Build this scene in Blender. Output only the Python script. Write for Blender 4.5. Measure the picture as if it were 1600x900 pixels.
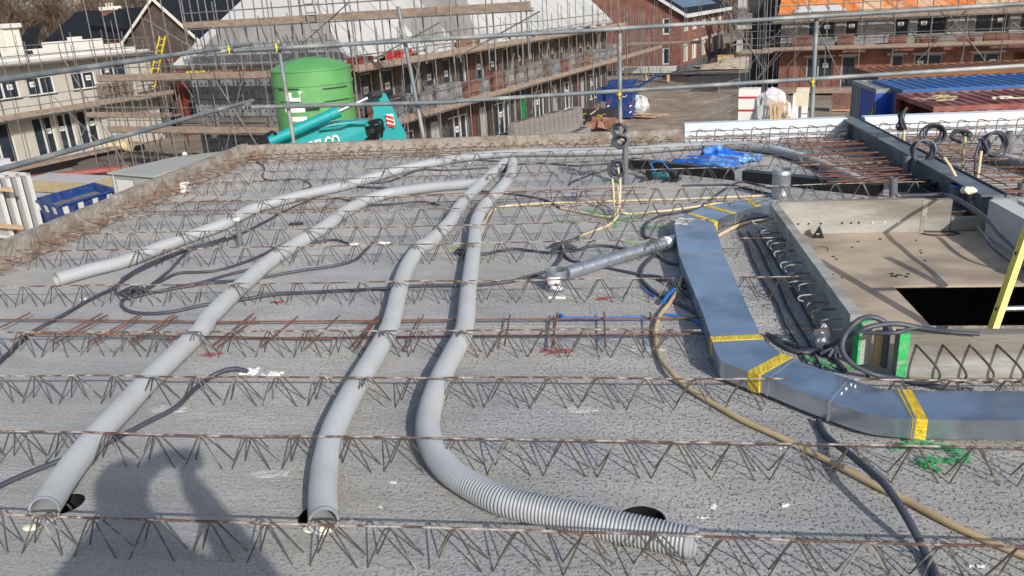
import bpy, bmesh, math, random
from mathutils import Vector, Matrix, noise
random.seed(7)
S = bpy.context.scene
COL = S.collection
for o in list(bpy.data.objects): bpy.data.objects.remove(o)

# ---------------------------------------------------------------- camera, sky, sun, exposure
F_PX, PITCH, ROLL, YAW, EYE = 1254.77, 0.340967, -0.0604208, -0.1469877, 1.6
def basis():
    fw = Vector((math.sin(YAW)*math.cos(PITCH), math.cos(YAW)*math.cos(PITCH), -math.sin(PITCH)))
    rt = Vector((math.cos(YAW), -math.sin(YAW), 0)); up = rt.cross(fw)
    return rt*math.cos(ROLL)+up*math.sin(ROLL), up*math.cos(ROLL)-rt*math.sin(ROLL), fw
BR, BU, BF = basis()
CAM = Vector((0, 0, EYE))
cd = bpy.data.cameras.new('camera'); co = bpy.data.objects.new('camera', cd); COL.objects.link(co)
cd.sensor_width = 36; cd.lens = F_PX/1600*36; cd.clip_start = .05; cd.clip_end = 1500
co.matrix_world = Matrix(((BR.x, BU.x, -BF.x, 0), (BR.y, BU.y, -BF.y, 0), (BR.z, BU.z, -BF.z, EYE), (0, 0, 0, 1)))
S.camera = co
SUN_TO = Vector((1.07, -1.60, 1.0)).normalized()
w = bpy.data.worlds.new('World'); S.world = w; w.use_nodes = True
nt = w.node_tree; bg = nt.nodes['Background']; sky = nt.nodes.new('ShaderNodeTexSky')
sky.sky_type = 'NISHITA'; sky.sun_disc = False
sky.sun_elevation = math.asin(SUN_TO.z); sky.sun_rotation = math.atan2(SUN_TO.x, SUN_TO.y)
sky.air_density = 1.0; sky.dust_density = 2.0; sky.ozone_density = 1.0
nt.links.new(sky.outputs[0], bg.inputs[0]); bg.inputs[1].default_value = .115
sl = bpy.data.lights.new('sun', 'SUN'); sl.energy = 3.4; sl.angle = math.radians(.53); sl.color = (1, .955, .89)
so = bpy.data.objects.new('sun', sl); COL.objects.link(so)
so.rotation_euler = SUN_TO.to_track_quat('Z', 'Y').to_euler(); so.location = (20, -30, 30)
S.view_settings.view_transform = 'Standard'; S.view_settings.look = 'None'
S.view_settings.exposure = 0.32; S.view_settings.gamma = 1
S.render.resolution_x = 1024; S.render.resolution_y = 576

ORD = ['first','second','third','fourth','fifth','sixth','seventh','eighth','ninth','tenth','eleventh','twelfth','thirteenth','fourteenth','fifteenth','sixteenth','seventeenth','eighteenth','nineteenth','twentieth','twenty first','twenty second','twenty third','twenty fourth','twenty fifth','twenty sixth']
# ---------------------------------------------------------------- measuring helpers
def ray(x, y): return BR*((x-800)/F_PX) - BU*((y-450)/F_PX) + BF
def G(x, y, z=0.0):                       # point on a level plane
    d = ray(x, y); return CAM + d*((z-EYE)/d.z)
def GY(x, y, Y):
    d = ray(x, y); return CAM + d*(Y/d.y)
ZG = -6.1
_d = ray(1406, -32.7); _a = math.atan2(_d.x, _d.y)
TT = Vector((math.sin(_a), math.cos(_a), 0)); NN = Vector((math.cos(_a), -math.sin(_a), 0))
def site(p): return Vector((p.dot(NN), p.dot(TT), p.z))      # world -> street frame (across, along, height)
def SG(x, y, z=ZG): return site(G(x, y, z))
def SN(x, y, n):
    d = ray(x, y); return site(CAM + d*(n/d.dot(NN)))
def ST(x, y, t):
    d = ray(x, y); return site(CAM + d*(t/d.dot(TT)))
def SD(x, y, D):
    d = ray(x, y); return site(CAM + d*(D/math.hypot(d.x, d.y)))

# ---------------------------------------------------------------- mesh building
class MB:
    def __init__(s, off=None): s.v = []; s.f = []; s.o = Vector(off) if off else Vector((0, 0, 0))
    def add(s, vs, fs):
        k = len(s.v); s.v += [tuple(Vector(p)-s.o) for p in vs]; s.f += [tuple(i+k for i in f) for f in fs]; return s
    def box(s, x0, x1, y0, y1, z0, z1):
        if x0 > x1: x0, x1 = x1, x0
        if y0 > y1: y0, y1 = y1, y0
        if z0 > z1: z0, z1 = z1, z0
        return s.add([(x0,y0,z0),(x1,y0,z0),(x1,y1,z0),(x0,y1,z0),(x0,y0,z1),(x1,y0,z1),(x1,y1,z1),(x0,y1,z1)],
                     [(0,3,2,1),(4,5,6,7),(0,1,5,4),(1,2,6,5),(2,3,7,6),(3,0,4,7)])
    def obox(s, c, size, rz=0, rx=0, ry=0):
        M = Matrix.Translation(Vector(c)) @ Matrix.Rotation(rz, 4, 'Z') @ Matrix.Rotation(ry, 4, 'Y') @ Matrix.Rotation(rx, 4, 'X')
        a, b, h = [q/2 for q in size]
        return s.add([M @ Vector(q) for q in ((-a,-b,-h),(a,-b,-h),(a,b,-h),(-a,b,-h),(-a,-b,h),(a,-b,h),(a,b,h),(-a,b,h))],
                     [(0,3,2,1),(4,5,6,7),(0,1,5,4),(1,2,6,5),(2,3,7,6),(3,0,4,7)])
    def prism(s, pts, vec):
        n = len(pts); P = [Vector(p) for p in pts]; V = Vector(vec)
        return s.add(P+[p+V for p in P], [tuple(range(n))[::-1], tuple(range(n, 2*n))]+[(i, (i+1) % n, n+(i+1) % n, n+i) for i in range(n)])
    def poly(s, pts): return s.add(pts, [tuple(range(len(pts)))])
    def tube(s, pts, r, n=8, closed=False, caps=True, rfun=None, squash=None):
        P = [Vector(p) for p in pts]; m = len(P); prev = None; vs = []
        for i, p in enumerate(P):
            if closed: d = P[(i+1) % m]-P[i-1]
            else: d = P[min(i+1, m-1)]-P[max(i-1, 0)]
            if d.length < 1e-9: d = Vector((0, 0, 1))
            d.normalize()
            if prev is None:
                u = Vector((0, 0, 1)).cross(d)
                if u.length < 1e-3: u = Vector((1, 0, 0)).cross(d)
            else: u = prev - d*prev.dot(d)
            u.normalize(); prev = u; q = d.cross(u)
            rr = rfun(i) if rfun else (r[i] if isinstance(r, (list, tuple)) else r)
            for k in range(n):
                a = 2*math.pi*k/n; vs.append(p+u*(math.cos(a)*rr)+q*(math.sin(a)*rr))
        fs = []
        for i in range(m if closed else m-1):
            j = (i+1) % m
            for k in range(n):
                l = (k+1) % n; fs.append((i*n+k, i*n+l, j*n+l, j*n+k))
        if caps and not closed: fs += [tuple(range(n))[::-1], tuple((m-1)*n+k for k in range(n))]
        return s.add(vs, fs)
    def cyl(s, a, b, r, n=8, r2=None): return s.tube([a, b], [r, r if r2 is None else r2], n)
    def lathe(s, prof, c=(0, 0, 0), n=24, cap=False):
        vs = []; fs = []; m = len(prof)
        for r, z in prof:
            for k in range(n): a = 2*math.pi*k/n; vs.append((c[0]+r*math.cos(a), c[1]+r*math.sin(a), c[2]+z))
        for i in range(m-1):
            for k in range(n): l = (k+1) % n; fs.append((i*n+k, i*n+l, (i+1)*n+l, (i+1)*n+k))
        if cap: fs += [tuple(range(n))[::-1], tuple((m-1)*n+k for k in range(n))]
        return s.add(vs, fs)
    def mesh(s, name, mat, smooth=False):
        me = bpy.data.meshes.new(name); me.from_pydata(s.v, [], s.f)
        if mat: me.materials.append(mat)
        if smooth:
            me.polygons.foreach_set('use_smooth', [True]*len(me.polygons)); me.update()
            if len(me.polygons) < 4000: me.set_sharp_from_angle(angle=math.radians(50))
        me.update(); return me
    def build(s, name, mat, parent=None, smooth=False):
        o = bpy.data.objects.new(name, s.mesh(name, mat, smooth)); COL.objects.link(o)
        if parent is not None: o.parent = parent
        return o
def link(name, me, parent=None, loc=(0, 0, 0), rot=(0, 0, 0)):
    o = bpy.data.objects.new(name, me); COL.objects.link(o); o.parent = parent
    o.location = loc; o.rotation_euler = rot; return o
def tag(o, label, cat, group=None):
    o['label'] = label; o['category'] = cat
    if group: o['group'] = group
    return o
def struct(o, kind='structure', label=None, cat=None):
    o['kind'] = kind
    if label: o['label'] = label; o['category'] = cat
    return o
def thing(name, label, cat, loc=(0, 0, 0), rz=0.0, group=None):
    o = bpy.data.objects.new(name, None); COL.objects.link(o); o.empty_display_size = .2
    o.location = loc; o.rotation_euler = (0, 0, rz); return tag(o, label, cat, group)
class Site:                                # a thing standing in the street frame
    def __init__(s, name, label, cat, n, t, z=ZG, group=None, kind=None):
        s.o = Vector((n, t, z)); wp = NN*n+TT*t+Vector((0, 0, z))
        s.root = thing(name, label, cat, wp, -_a, group)
        if kind: s.root['kind'] = kind
    def mb(s): return MB(s.o)
    def loc(s, p): return Vector(p)-s.o
def sdup(root, n, t, z, label=None, rz=0):
    r = root.copy(); COL.objects.link(r); r.location = NN*n+TT*t+Vector((0, 0, z)); r.rotation_euler = (0, 0, -_a+rz)
    if label: r['label'] = label
    for ch in root.children:
        c = ch.copy(); COL.objects.link(c); c.parent = r
        for g in ch.children: d = g.copy(); COL.objects.link(d); d.parent = c
    return r
def spline(pts, step=.03, closed=False):
    P = [Vector(p) for p in pts]; out = []; m = len(P)
    rng = range(m if closed else m-1)
    for i in rng:
        if closed: a, b, c, d = P[i-1], P[i], P[(i+1) % m], P[(i+2) % m]
        else: a, b, c, d = P[max(i-1, 0)], P[i], P[i+1], P[min(i+2, m-1)]
        k = max(1, int((c-b).length/step))
        for j in range(k):
            t = j/k
            out.append(.5*((2*b)+(c-a)*t+(2*a-5*b+4*c-d)*t*t+(3*b-a-3*c+d)*t*t*t))
    if not closed: out.append(P[-1])
    return out
def resample(pts, step):
    out = [pts[0]]; acc = 0.0
    for a, b in zip(pts, pts[1:]):
        L = (b-a).length
        if L < 1e-9: continue
        p = step-acc
        while p <= L:
            out.append(a+(b-a)*(p/L)); p += step
        acc = (acc+L) % step if True else 0
        acc = L-(p-step)
    return out

# ---------------------------------------------------------------- materials
MATS = {}
def mat(name, col, rough=.75, metal=0.0, nsc=6.0, namt=.18, bump=0.0, bsc=60.0, col2=None, c2sc=2.0, c2w=(.5, .62), stretch=(1, 1, 1), spec=.5, world=False):
    if name in MATS: return MATS[name]
    m = bpy.data.materials.new(name); m.use_nodes = True; N = m.node_tree.nodes; L = m.node_tree.links
    b = N['Principled BSDF']; b.inputs['Roughness'].default_value = rough; b.inputs['Metallic'].default_value = metal
    b.inputs['Specular IOR Level'].default_value = spec
    tc = N.new('ShaderNodeTexCoord'); mp = N.new('ShaderNodeMapping'); mp.inputs['Scale'].default_value = stretch
    if world:
        g = N.new('ShaderNodeNewGeometry'); L.new(g.outputs['Position'], mp.inputs[0])
    else: L.new(tc.outputs['Object'], mp.inputs[0])
    no = N.new('ShaderNodeTexNoise'); no.inputs['Scale'].default_value = nsc; no.inputs['Detail'].default_value = 5; L.new(mp.outputs[0], no.inputs[0])
    mr = N.new('ShaderNodeMapRange'); mr.inputs[1].default_value = .25; mr.inputs[2].default_value = .75
    mr.inputs[3].default_value = 1-namt; mr.inputs[4].default_value = 1+namt; L.new(no.outputs[0], mr.inputs[0])
    src = None
    c1 = N.new('ShaderNodeRGB'); c1.outputs[0].default_value = (*col, 1); src = c1.outputs[0]
    if col2:
        n2 = N.new('ShaderNodeTexNoise'); n2.inputs['Scale'].default_value = c2sc; n2.inputs['Detail'].default_value = 6; L.new(mp.outputs[0], n2.inputs[0])
        r2 = N.new('ShaderNodeMapRange'); r2.inputs[1].default_value = c2w[0]; r2.inputs[2].default_value = c2w[1]; L.new(n2.outputs[0], r2.inputs[0])
        mx = N.new('ShaderNodeMix'); mx.data_type = 'RGBA'; L.new(r2.outputs[0], mx.inputs[0]); L.new(src, mx.inputs[6]); mx.inputs[7].default_value = (*col2, 1); src = mx.outputs[2]
    vm = N.new('ShaderNodeVectorMath'); vm.operation = 'SCALE'; L.new(src, vm.inputs[0]); L.new(mr.outputs[0], vm.inputs['Scale'])
    L.new(vm.outputs[0], b.inputs['Base Color'])
    if bump:
        nb = N.new('ShaderNodeTexNoise'); nb.inputs['Scale'].default_value = bsc; nb.inputs['Detail'].default_value = 6; L.new(mp.outputs[0], nb.inputs[0])
        bp = N.new('ShaderNodeBump'); bp.inputs['Strength'].default_value = min(1, bump); bp.inputs['Distance'].default_value = .01 if bump <= 1 else .01*bump
        L.new(nb.outputs[0], bp.inputs['Height']); L.new(bp.outputs[0], b.inputs['Normal'])
    MATS[name] = m; return m
def brickmat(name, c1, c2, mortar, bw=.21, bh=.0625, ms=.012, rough=.9, off=.5, bump=.4):
    m = mat(name, c1, rough); N = m.node_tree.nodes; L = m.node_tree.links; b = N['Principled BSDF']
    tc = N.new('ShaderNodeTexCoord'); sp = N.new('ShaderNodeSeparateXYZ'); L.new(tc.outputs['Object'], sp.inputs[0])
    ad = N.new('ShaderNodeMath'); L.new(sp.outputs[0], ad.inputs[0]); L.new(sp.outputs[1], ad.inputs[1])
    cb = N.new('ShaderNodeCombineXYZ'); L.new(ad.outputs[0], cb.inputs[0]); L.new(sp.outputs[2], cb.inputs[1])
    br = N.new('ShaderNodeTexBrick'); L.new(cb.outputs[0], br.inputs[0]); br.offset = off
    br.inputs['Color1'].default_value = (*c1, 1); br.inputs['Color2'].default_value = (*c2, 1); br.inputs['Mortar'].default_value = (*mortar, 1)
    br.inputs['Scale'].default_value = 1; br.inputs['Brick Width'].default_value = bw; br.inputs['Row Height'].default_value = bh; br.inputs['Mortar Size'].default_value = ms
    no = N.new('ShaderNodeTexNoise'); no.inputs['Scale'].default_value = 1.3; L.new(tc.outputs['Object'], no.inputs[0])
    mr = N.new('ShaderNodeMapRange'); mr.inputs[1].default_value = .3; mr.inputs[2].default_value = .7; mr.inputs[3].default_value = .75; mr.inputs[4].default_value = 1.25; L.new(no.outputs[0], mr.inputs[0])
    vm = N.new('ShaderNodeVectorMath'); vm.operation = 'SCALE'; L.new(br.outputs[0], vm.inputs[0]); L.new(mr.outputs[0], vm.inputs['Scale'])
    L.new(vm.outputs[0], b.inputs['Base Color'])
    return m
def slabmat():
    m = bpy.data.materials.new('raw_precast_concrete'); m.use_nodes = True; N = m.node_tree.nodes; L = m.node_tree.links
    b = N['Principled BSDF']; b.inputs['Roughness'].default_value = .92; b.inputs['Specular IOR Level'].default_value = .25
    g = N.new('ShaderNodeNewGeometry')
    def noi(sc, det=6, st=(1, 1, 1), rough=.55):
        mp = N.new('ShaderNodeMapping'); mp.inputs['Scale'].default_value = st; L.new(g.outputs['Position'], mp.inputs[0])
        n = N.new('ShaderNodeTexNoise'); n.inputs['Scale'].default_value = sc; n.inputs['Detail'].default_value = det; n.inputs['Roughness'].default_value = rough; L.new(mp.outputs[0], n.inputs[0]); return n.outputs[0]
    def rng(x, a, c, lo, hi):
        r = N.new('ShaderNodeMapRange'); r.inputs[1].default_value = a; r.inputs[2].default_value = c; r.inputs[3].default_value = lo; r.inputs[4].default_value = hi; L.new(x, r.inputs[0]); return r.outputs[0]
    def mth(op, a, c):
        q = N.new('ShaderNodeMath'); q.operation = op
        for i, k in enumerate((a, c)):
            if isinstance(k, (int, float)): q.inputs[i].default_value = k
            else: L.new(k, q.inputs[i])
        return q.outputs[0]
    big = rng(noi(.7, 5), .3, .7, .86, 1.14)
    mid = rng(noi(4.5, 6, (.5, 1.6, 1)), .3, .7, .88, 1.12)
    fine = mth('MULTIPLY', rng(noi(75, 4), .3, .7, .84, 1.16), rng(noi(190, 2), .32, .68, .80, 1.18))
    streak = noi(26, 5, (.16, 1.5, 1))
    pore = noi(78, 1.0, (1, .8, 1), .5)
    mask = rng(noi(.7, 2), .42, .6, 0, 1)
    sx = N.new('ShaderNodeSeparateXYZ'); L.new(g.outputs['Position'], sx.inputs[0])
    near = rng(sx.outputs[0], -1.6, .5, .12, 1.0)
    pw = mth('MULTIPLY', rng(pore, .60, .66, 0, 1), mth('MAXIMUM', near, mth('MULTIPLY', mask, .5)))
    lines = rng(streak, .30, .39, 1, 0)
    dirt = mth('SUBTRACT', 1, mth('ADD', mth('MULTIPLY', pw, .42), mth('MULTIPLY', lines, .13)))  # shade of the pits painted into the colour, plus faint darker streaks
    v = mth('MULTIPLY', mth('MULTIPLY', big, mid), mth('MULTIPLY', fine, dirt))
    ramp = N.new('ShaderNodeMix'); ramp.data_type = 'RGBA'; ramp.inputs[6].default_value = (.465, .462, .462, 1); ramp.inputs[7].default_value = (.53, .51, .47, 1)
    L.new(rng(noi(1.1, 4), .42, .62, 0, 1), ramp.inputs[0])
    vm = N.new('ShaderNodeVectorMath'); vm.operation = 'SCALE'; L.new(ramp.outputs[2], vm.inputs[0]); L.new(v, vm.inputs['Scale']); L.new(vm.outputs[0], b.inputs['Base Color'])
    h = mth('ADD', mth('MULTIPLY', streak, .42), mth('ADD', mth('MULTIPLY', noi(60, 9, (.8, 1.1, 1), .78), 1.0), mth('MULTIPLY', pw, -1.1)))
    bp = N.new('ShaderNodeBump'); bp.inputs['Strength'].default_value = 1.0; bp.inputs['Distance'].default_value = .0145
    L.new(h, bp.inputs['Height']); L.new(bp.outputs[0], b.inputs['Normal'])
    return m
def tilemat(name, col):
    m = mat(name, col, .8, spec=.15, nsc=1.5, namt=.25); N = m.node_tree.nodes; L = m.node_tree.links; b = N['Principled BSDF']
    tc = N.new('ShaderNodeTexCoord'); wv = N.new('ShaderNodeTexWave'); wv.bands_direction = 'Z'; wv.inputs['Scale'].default_value = 1.4; wv.wave_profile = 'SAW'
    L.new(tc.outputs['Object'], wv.inputs[0]); bp = N.new('ShaderNodeBump'); bp.inputs['Strength'].default_value = 1; bp.inputs['Distance'].default_value = .08
    L.new(wv.outputs[1], bp.inputs['Height']); L.new(bp.outputs[0], b.inputs['Normal']); return m
M = {}
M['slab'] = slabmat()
M['upstand'] = mat('rough_brownish_concrete', (.30, .27, .235), .95, nsc=14, namt=.3, bump=1.6, bsc=34, col2=(.22, .18, .14), c2sc=5, world=True)
M['upsmooth'] = mat('smooth_stained_concrete', (.34, .335, .31), .85, nsc=8, namt=.2, bump=.5, bsc=50, col2=(.19, .175, .15), c2sc=2.6, c2w=(.46, .62), stretch=(.35, 1, 2), world=True)
M['chord'] = mat('cement_splashed_rebar', (.34, .315, .285), .9, nsc=60, namt=.4, col2=(.10, .055, .04), c2sc=16, c2w=(.42, .54), world=True)
M['wire'] = mat('dull_steel_wire', (.085, .072, .062), .65, .25, nsc=30, namt=.4, col2=(.27, .25, .22), c2sc=8, c2w=(.56, .64), world=True)
M['rust'] = mat('rusty_rebar', (.19, .085, .05), .85, nsc=30, namt=.35, col2=(.11, .06, .045), c2sc=9, world=True)
M['whook'] = mat('cement_coated_bar', (.36, .34, .31), .8, nsc=30, namt=.2, col2=(.08, .055, .045), c2sc=9, c2w=(.46, .54), world=True)
M['duct'] = mat('light_grey_duct_plastic', (.335, .355, .38), .5, nsc=3, namt=.06, spec=.4, col2=(.30, .31, .32), c2sc=5, c2w=(.50, .78))
M['ductin'] = mat('duct_lining', (.36, .38, .40), .5, nsc=10, namt=.1)
M['pvc'] = mat('grey_pvc', (.135, .14, .155), .4, nsc=8, namt=.15)
M['cable'] = mat('slate_flex_conduit', (.052, .058, .078), .5, nsc=20, namt=.2, col2=(.12, .125, .135), c2sc=4, c2w=(.6, .75))
M['black'] = mat('black_plastic', (.012, .012, .014), .4, nsc=20, namt=.3)
M['dirtyblack'] = mat('dark_rubber', (.03, .03, .032), .7, nsc=30, namt=.3)
M['cream'] = mat('cream_pvc_conduit', (.60, .50, .31), .45, nsc=10, namt=.12, col2=(.36, .28, .17), c2sc=14, c2w=(.62, .70))
M['tan'] = mat('tan_flex_conduit', (.47, .36, .20), .5, nsc=10, namt=.15)
M['galv'] = mat('galvanised_steel', (.40, .43, .47), .42, .75, nsc=25, namt=.18, bump=.25, bsc=9, col2=(.36, .385, .42), c2sc=14)
M['galvtop'] = mat('galvanised_sheet', (.50, .555, .635), .28, .88, nsc=5, namt=.16, bump=.25, bsc=2.5, col2=(.34, .385, .45), c2sc=3)
M['beam'] = mat('dark_painted_steel', (.125, .15, .175), .5, .1, nsc=5, namt=.35, col2=(.16, .17, .18), c2sc=3)
M['tape'] = mat('yellow_tape', (.66, .47, .02), .45, nsc=30, namt=.2, bump=1.2, bsc=60, stretch=(1, .25, 1))
M['white'] = mat('white_plastic', (.75, .75, .73), .5, nsc=10, namt=.08)
M['foam'] = mat('pale_foam', (.78, .74, .58), .9, nsc=30, namt=.15, bump=.8, bsc=40)
M['blue'] = mat('bright_blue_plastic', (.02, .16, .55), .4, nsc=20, namt=.2)
M['tarp'] = mat('blue_sheeting', (.01, .11, .50), .35, nsc=16, namt=.35, col2=(.10, .27, .62), c2sc=7, bump=.7, bsc=18)
M['red'] = mat('red_paint', (.45, .03, .03), .6)
M['redmark'] = mat('red_marking_paint', (.40, .10, .10), .9, nsc=60, namt=.3)
M['green'] = mat('green_marking_paint', (.04, .42, .13), .85, nsc=60, namt=.35, col2=(.22, .36, .22), c2sc=40, c2w=(.52, .62))
M['lime'] = mat('lime_marking_paint', (.45, .62, .12), .8, nsc=60, namt=.3)
M['ply'] = mat('formwork_plywood', (.44, .355, .265), .85, nsc=3, namt=.2, col2=(.28, .225, .17), c2sc=1.9, c2w=(.45, .66), stretch=(1, 1.4, 1), world=True)
M['air'] = mat('aerated_block', (.50, .50, .49), .95, nsc=10, namt=.06, bump=.4, bsc=90)
M['eps'] = mat('pale_edge_insulation', (.58, .64, .68), .7, nsc=5, namt=.1, world=True)
M['tube'] = mat('weathered_scaffold_tube', (.185, .21, .225), .62, .3, nsc=6, namt=.25, col2=(.33, .345, .34), c2sc=2.5, world=True)
M['tubefar'] = mat('scaffold_steel', (.17, .17, .165), .65, .25, nsc=3, namt=.35, world=True)
M['plank'] = mat('weathered_plank', (.27, .205, .16), .85, nsc=3, namt=.3, stretch=(1, 1, 3), world=True)
M['teal'] = mat('teal_machine_paint', (.01, .30, .31), .45, nsc=4, namt=.1)
M['silo'] = mat('green_silo_paint', (.10, .31, .10), .55, nsc=2, namt=.12, col2=(.16, .34, .14), c2sc=1.5, c2w=(.55, .75))
M['skipblue'] = mat('blue_steel', (.012, .045, .19), .5, nsc=4, namt=.25, col2=(.05, .07, .15), c2sc=3)
M['skiprust'] = mat('dusty_steel', (.20, .19, .19), .8, nsc=5, namt=.3, col2=(.10, .08, .07))
M['yellow'] = mat('yellow_fibreglass', (.70, .53, .02), .45, nsc=6, namt=.12)
M['alu'] = mat('aluminium', (.6, .6, .6), .35, .9)
M['earth'] = mat('bare_earth', (.20, .155, .115), 1, nsc=.5, namt=.3, bump=1.5, bsc=3, col2=(.29, .24, .18), c2sc=.15, c2w=(.4, .62), world=True)
M['road'] = mat('churned_track', (.25, .19, .14), 1, nsc=1.2, namt=.35, bump=1.8, bsc=2.5, col2=(.35, .285, .215), c2sc=.35, world=True)
M['sand'] = mat('sand', (.42, .36, .28), 1, nsc=2, namt=.2, bump=1, bsc=6)
M['mound'] = mat('dark_soil', (.13, .10, .08), 1, nsc=2, namt=.3, bump=1.5, bsc=5)
M['limewall'] = mat('pale_sand_lime_wall', (.45, .425, .38), .9, nsc=1.5, namt=.08, bump=.2, bsc=20)
M['limeblock'] = mat('white_sand_lime_block', (.66, .645, .61), .9, nsc=1.5, namt=.07)
M['greyblock'] = mat('grey_hollow_block', (.18, .185, .20), .95, nsc=3, namt=.2, col2=(.25, .25, .26), c2sc=1)
M['roughwhite'] = brickmat('pale_grey_inner_wall', (.36, .36, .36), (.25, .25, .26), (.12, .12, .12), .45, .16, .012)
M['redbrick'] = brickmat('red_brick', (.25, .066, .038), (.185, .05, .032), (.16, .12, .10))
M['brownbrick'] = brickmat('brown_brick', (.105, .066, .050), (.08, .05, .04), (.09, .075, .065))
M['darkbrick'] = brickmat('dark_purple_brick', (.07, .048, .044), (.05, .036, .036), (.07, .06, .06))
M['greybrick'] = brickmat('grey_plinth_brick', (.10, .10, .105), (.075, .075, .08), (.09, .09, .09))
M['pallet_brick'] = brickmat('stacked_grey_brick', (.22, .185, .17), (.15, .125, .12), (.06, .05, .05), .21, .075, .010)
M['pallet_red'] = brickmat('stacked_red_brick', (.26, .12, .09), (.19, .085, .065), (.07, .05, .04), .21, .075, .010)
M['wrapped'] = brickmat('wrapped_brick_pack', (.30, .27, .26), (.24, .215, .21), (.11, .10, .10), .21, .075, .008)
M['blackroof'] = tilemat('black_roof_tile', (.014, .017, .023))
M['whiteroof'] = mat('white_roof_sheet', (.48, .48, .475), .65, nsc=.8, namt=.07, col2=(.40, .405, .41), c2sc=.35, c2w=(.5, .7))
M['greyroof'] = mat('grey_roof_board', (.27, .265, .26), .8, nsc=1, namt=.1, col2=(.21, .205, .205), c2sc=.5)
M['orange'] = mat('orange_roof_foil', (.62, .20, .05), .6, nsc=1.2, namt=.15, col2=(.62, .42, .28), c2sc=.35, c2w=(.5, .6))
M['glass'] = mat('dark_window_glass', (.03, .04, .055), .12, nsc=2, namt=.3)
M['frame'] = mat('white_window_frame', (.60, .60, .58), .5, nsc=4, namt=.05)
M['greyframe'] = mat('dusty_window_frame', (.34, .34, .33), .6, nsc=4, namt=.1)
M['paper'] = mat('window_sticker', (.72, .71, .69), .8, nsc=20, namt=.1)
M['verge'] = mat('cream_verge_board', (.70, .67, .58), .6)
M['curtain'] = mat('cream_blind', (.66, .60, .46), .8, nsc=4, namt=.1)
M['redcol'] = mat('red_primer_steel', (.20, .035, .03), .6)
M['greyshed'] = mat('grey_site_cabin', (.27, .29, .30), .6, nsc=2, namt=.06)
M['shedroof'] = mat('grey_felt_roof', (.37, .38, .355), .8, nsc=1, namt=.06)
M['contblue'] = mat('blue_container', (.015, .10, .33), .5, nsc=2, namt=.25, col2=(.05, .12, .25), c2sc=1.4)
M['contblue2'] = mat('bright_blue_container', (.01, .07, .42), .5, nsc=2, namt=.15)
M['contred'] = mat('rusty_red_container', (.22, .055, .045), .7, nsc=2, namt=.3, col2=(.30, .15, .12), c2sc=1.2, c2w=(.45, .65))
M['contrust'] = mat('rusty_brown_container', (.22, .09, .035), .85, nsc=2, namt=.35)
M['contgrey'] = mat('grey_green_container', (.25, .27, .25), .6, nsc=2, namt=.15)
M['bark'] = mat('bare_bark', (.125, .10, .083), .95, nsc=5, namt=.3)
M['twig'] = mat('bare_twigs', (.125, .088, .068), .95, nsc=5, namt=.3)
M['insul'] = mat('yellow_mineral_wool', (.38, .32, .19), .95, nsc=4, namt=.15)
M['wrapw'] = mat('white_wrap', (.50, .50, .53), .4, nsc=3, namt=.12, bump=.6, bsc=8)
M['timber'] = mat('raw_timber', (.55, .38, .22), .8, nsc=5, namt=.15)
M['brownpack'] = mat('terracotta_packs', (.27, .14, .095), .85, nsc=4, namt=.3)
M['skin'] = mat('skin', (.48, .27, .19), .6)
M['jacket'] = mat('dark_jacket', (.03, .035, .05), .9)
M['concrete'] = mat('pale_structure_concrete', (.46, .46, .45), .9, nsc=1, namt=.12)
M['label'] = mat('printed_label', (.72, .72, .72), .6, nsc=45, namt=.1, col2=(.12, .12, .14), c2sc=30, c2w=(.55, .6))
M['solar'] = mat('solar_panel', (.02, .03, .055), .15, spec=.7)
M['wireft'] = mat('white_debris', (.70, .69, .66), .9, nsc=30, namt=.15)
M['mesh_dark'] = mat('dark_netting', (.05, .05, .05), .9)

# ================================================================ THE ROOF SLAB
XL, XR, YN, YF = -4.36, 5.6, -2.1, 8.93
def flat_plate(name, outer, holes, z0, z1, m, parent):
    cu = bpy.data.curves.new(name, 'CURVE'); cu.dimensions = '2D'; cu.fill_mode = 'BOTH'; cu.extrude = (z1-z0)/2
    for ring in [outer]+holes:
        sp = cu.splines.new('POLY'); sp.points.add(len(ring)-1); sp.use_cyclic_u = True
        for i, (x, y) in enumerate(ring): sp.points[i].co = (x, y, 0, 1)
    tmp = bpy.data.objects.new('tmp', cu); COL.objects.link(tmp); bpy.context.view_layer.update()
    me = bpy.data.meshes.new_from_object(tmp.evaluated_get(bpy.context.evaluated_depsgraph_get()))
    bpy.data.objects.remove(tmp); bpy.data.curves.remove(cu)
    me.materials.clear(); me.materials.append(m)
    for v in me.vertices: v.co.z += (z0+z1)/2
    me.name = name; return link(name, me, parent)
def ring(x, y, r, n=40): return [(x+r*math.cos(2*math.pi*i/n), y+r*math.sin(2*math.pi*i/n)) for i in range(n)]
slab = bpy.data.objects.new('floor_slab', None); COL.objects.link(slab); struct(slab)
h1, h2, h3 = G(92, 792), G(503, 806), G(1003, 812)
g = .004
HOLES = [ring(h1.x+.01, h1.y+.02, .066), ring(h2.x-.012, h2.y+.0, .070), ring(h3.x, h3.y, .078)]
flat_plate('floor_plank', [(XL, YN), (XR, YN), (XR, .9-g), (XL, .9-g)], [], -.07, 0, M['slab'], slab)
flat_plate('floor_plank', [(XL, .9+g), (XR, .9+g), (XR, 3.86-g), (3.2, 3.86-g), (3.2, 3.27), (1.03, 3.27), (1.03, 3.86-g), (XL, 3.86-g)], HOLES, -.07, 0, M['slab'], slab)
flat_plate('floor_plank', [(XL, 3.86+g), (1.03, 3.86+g), (1.03, 5.62), (3.2, 5.62), (3.2, 3.86+g), (XR, 3.86+g), (XR, 6.8-g), (XL, 6.8-g)], [], -.07, 0, M['slab'], slab)
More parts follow.
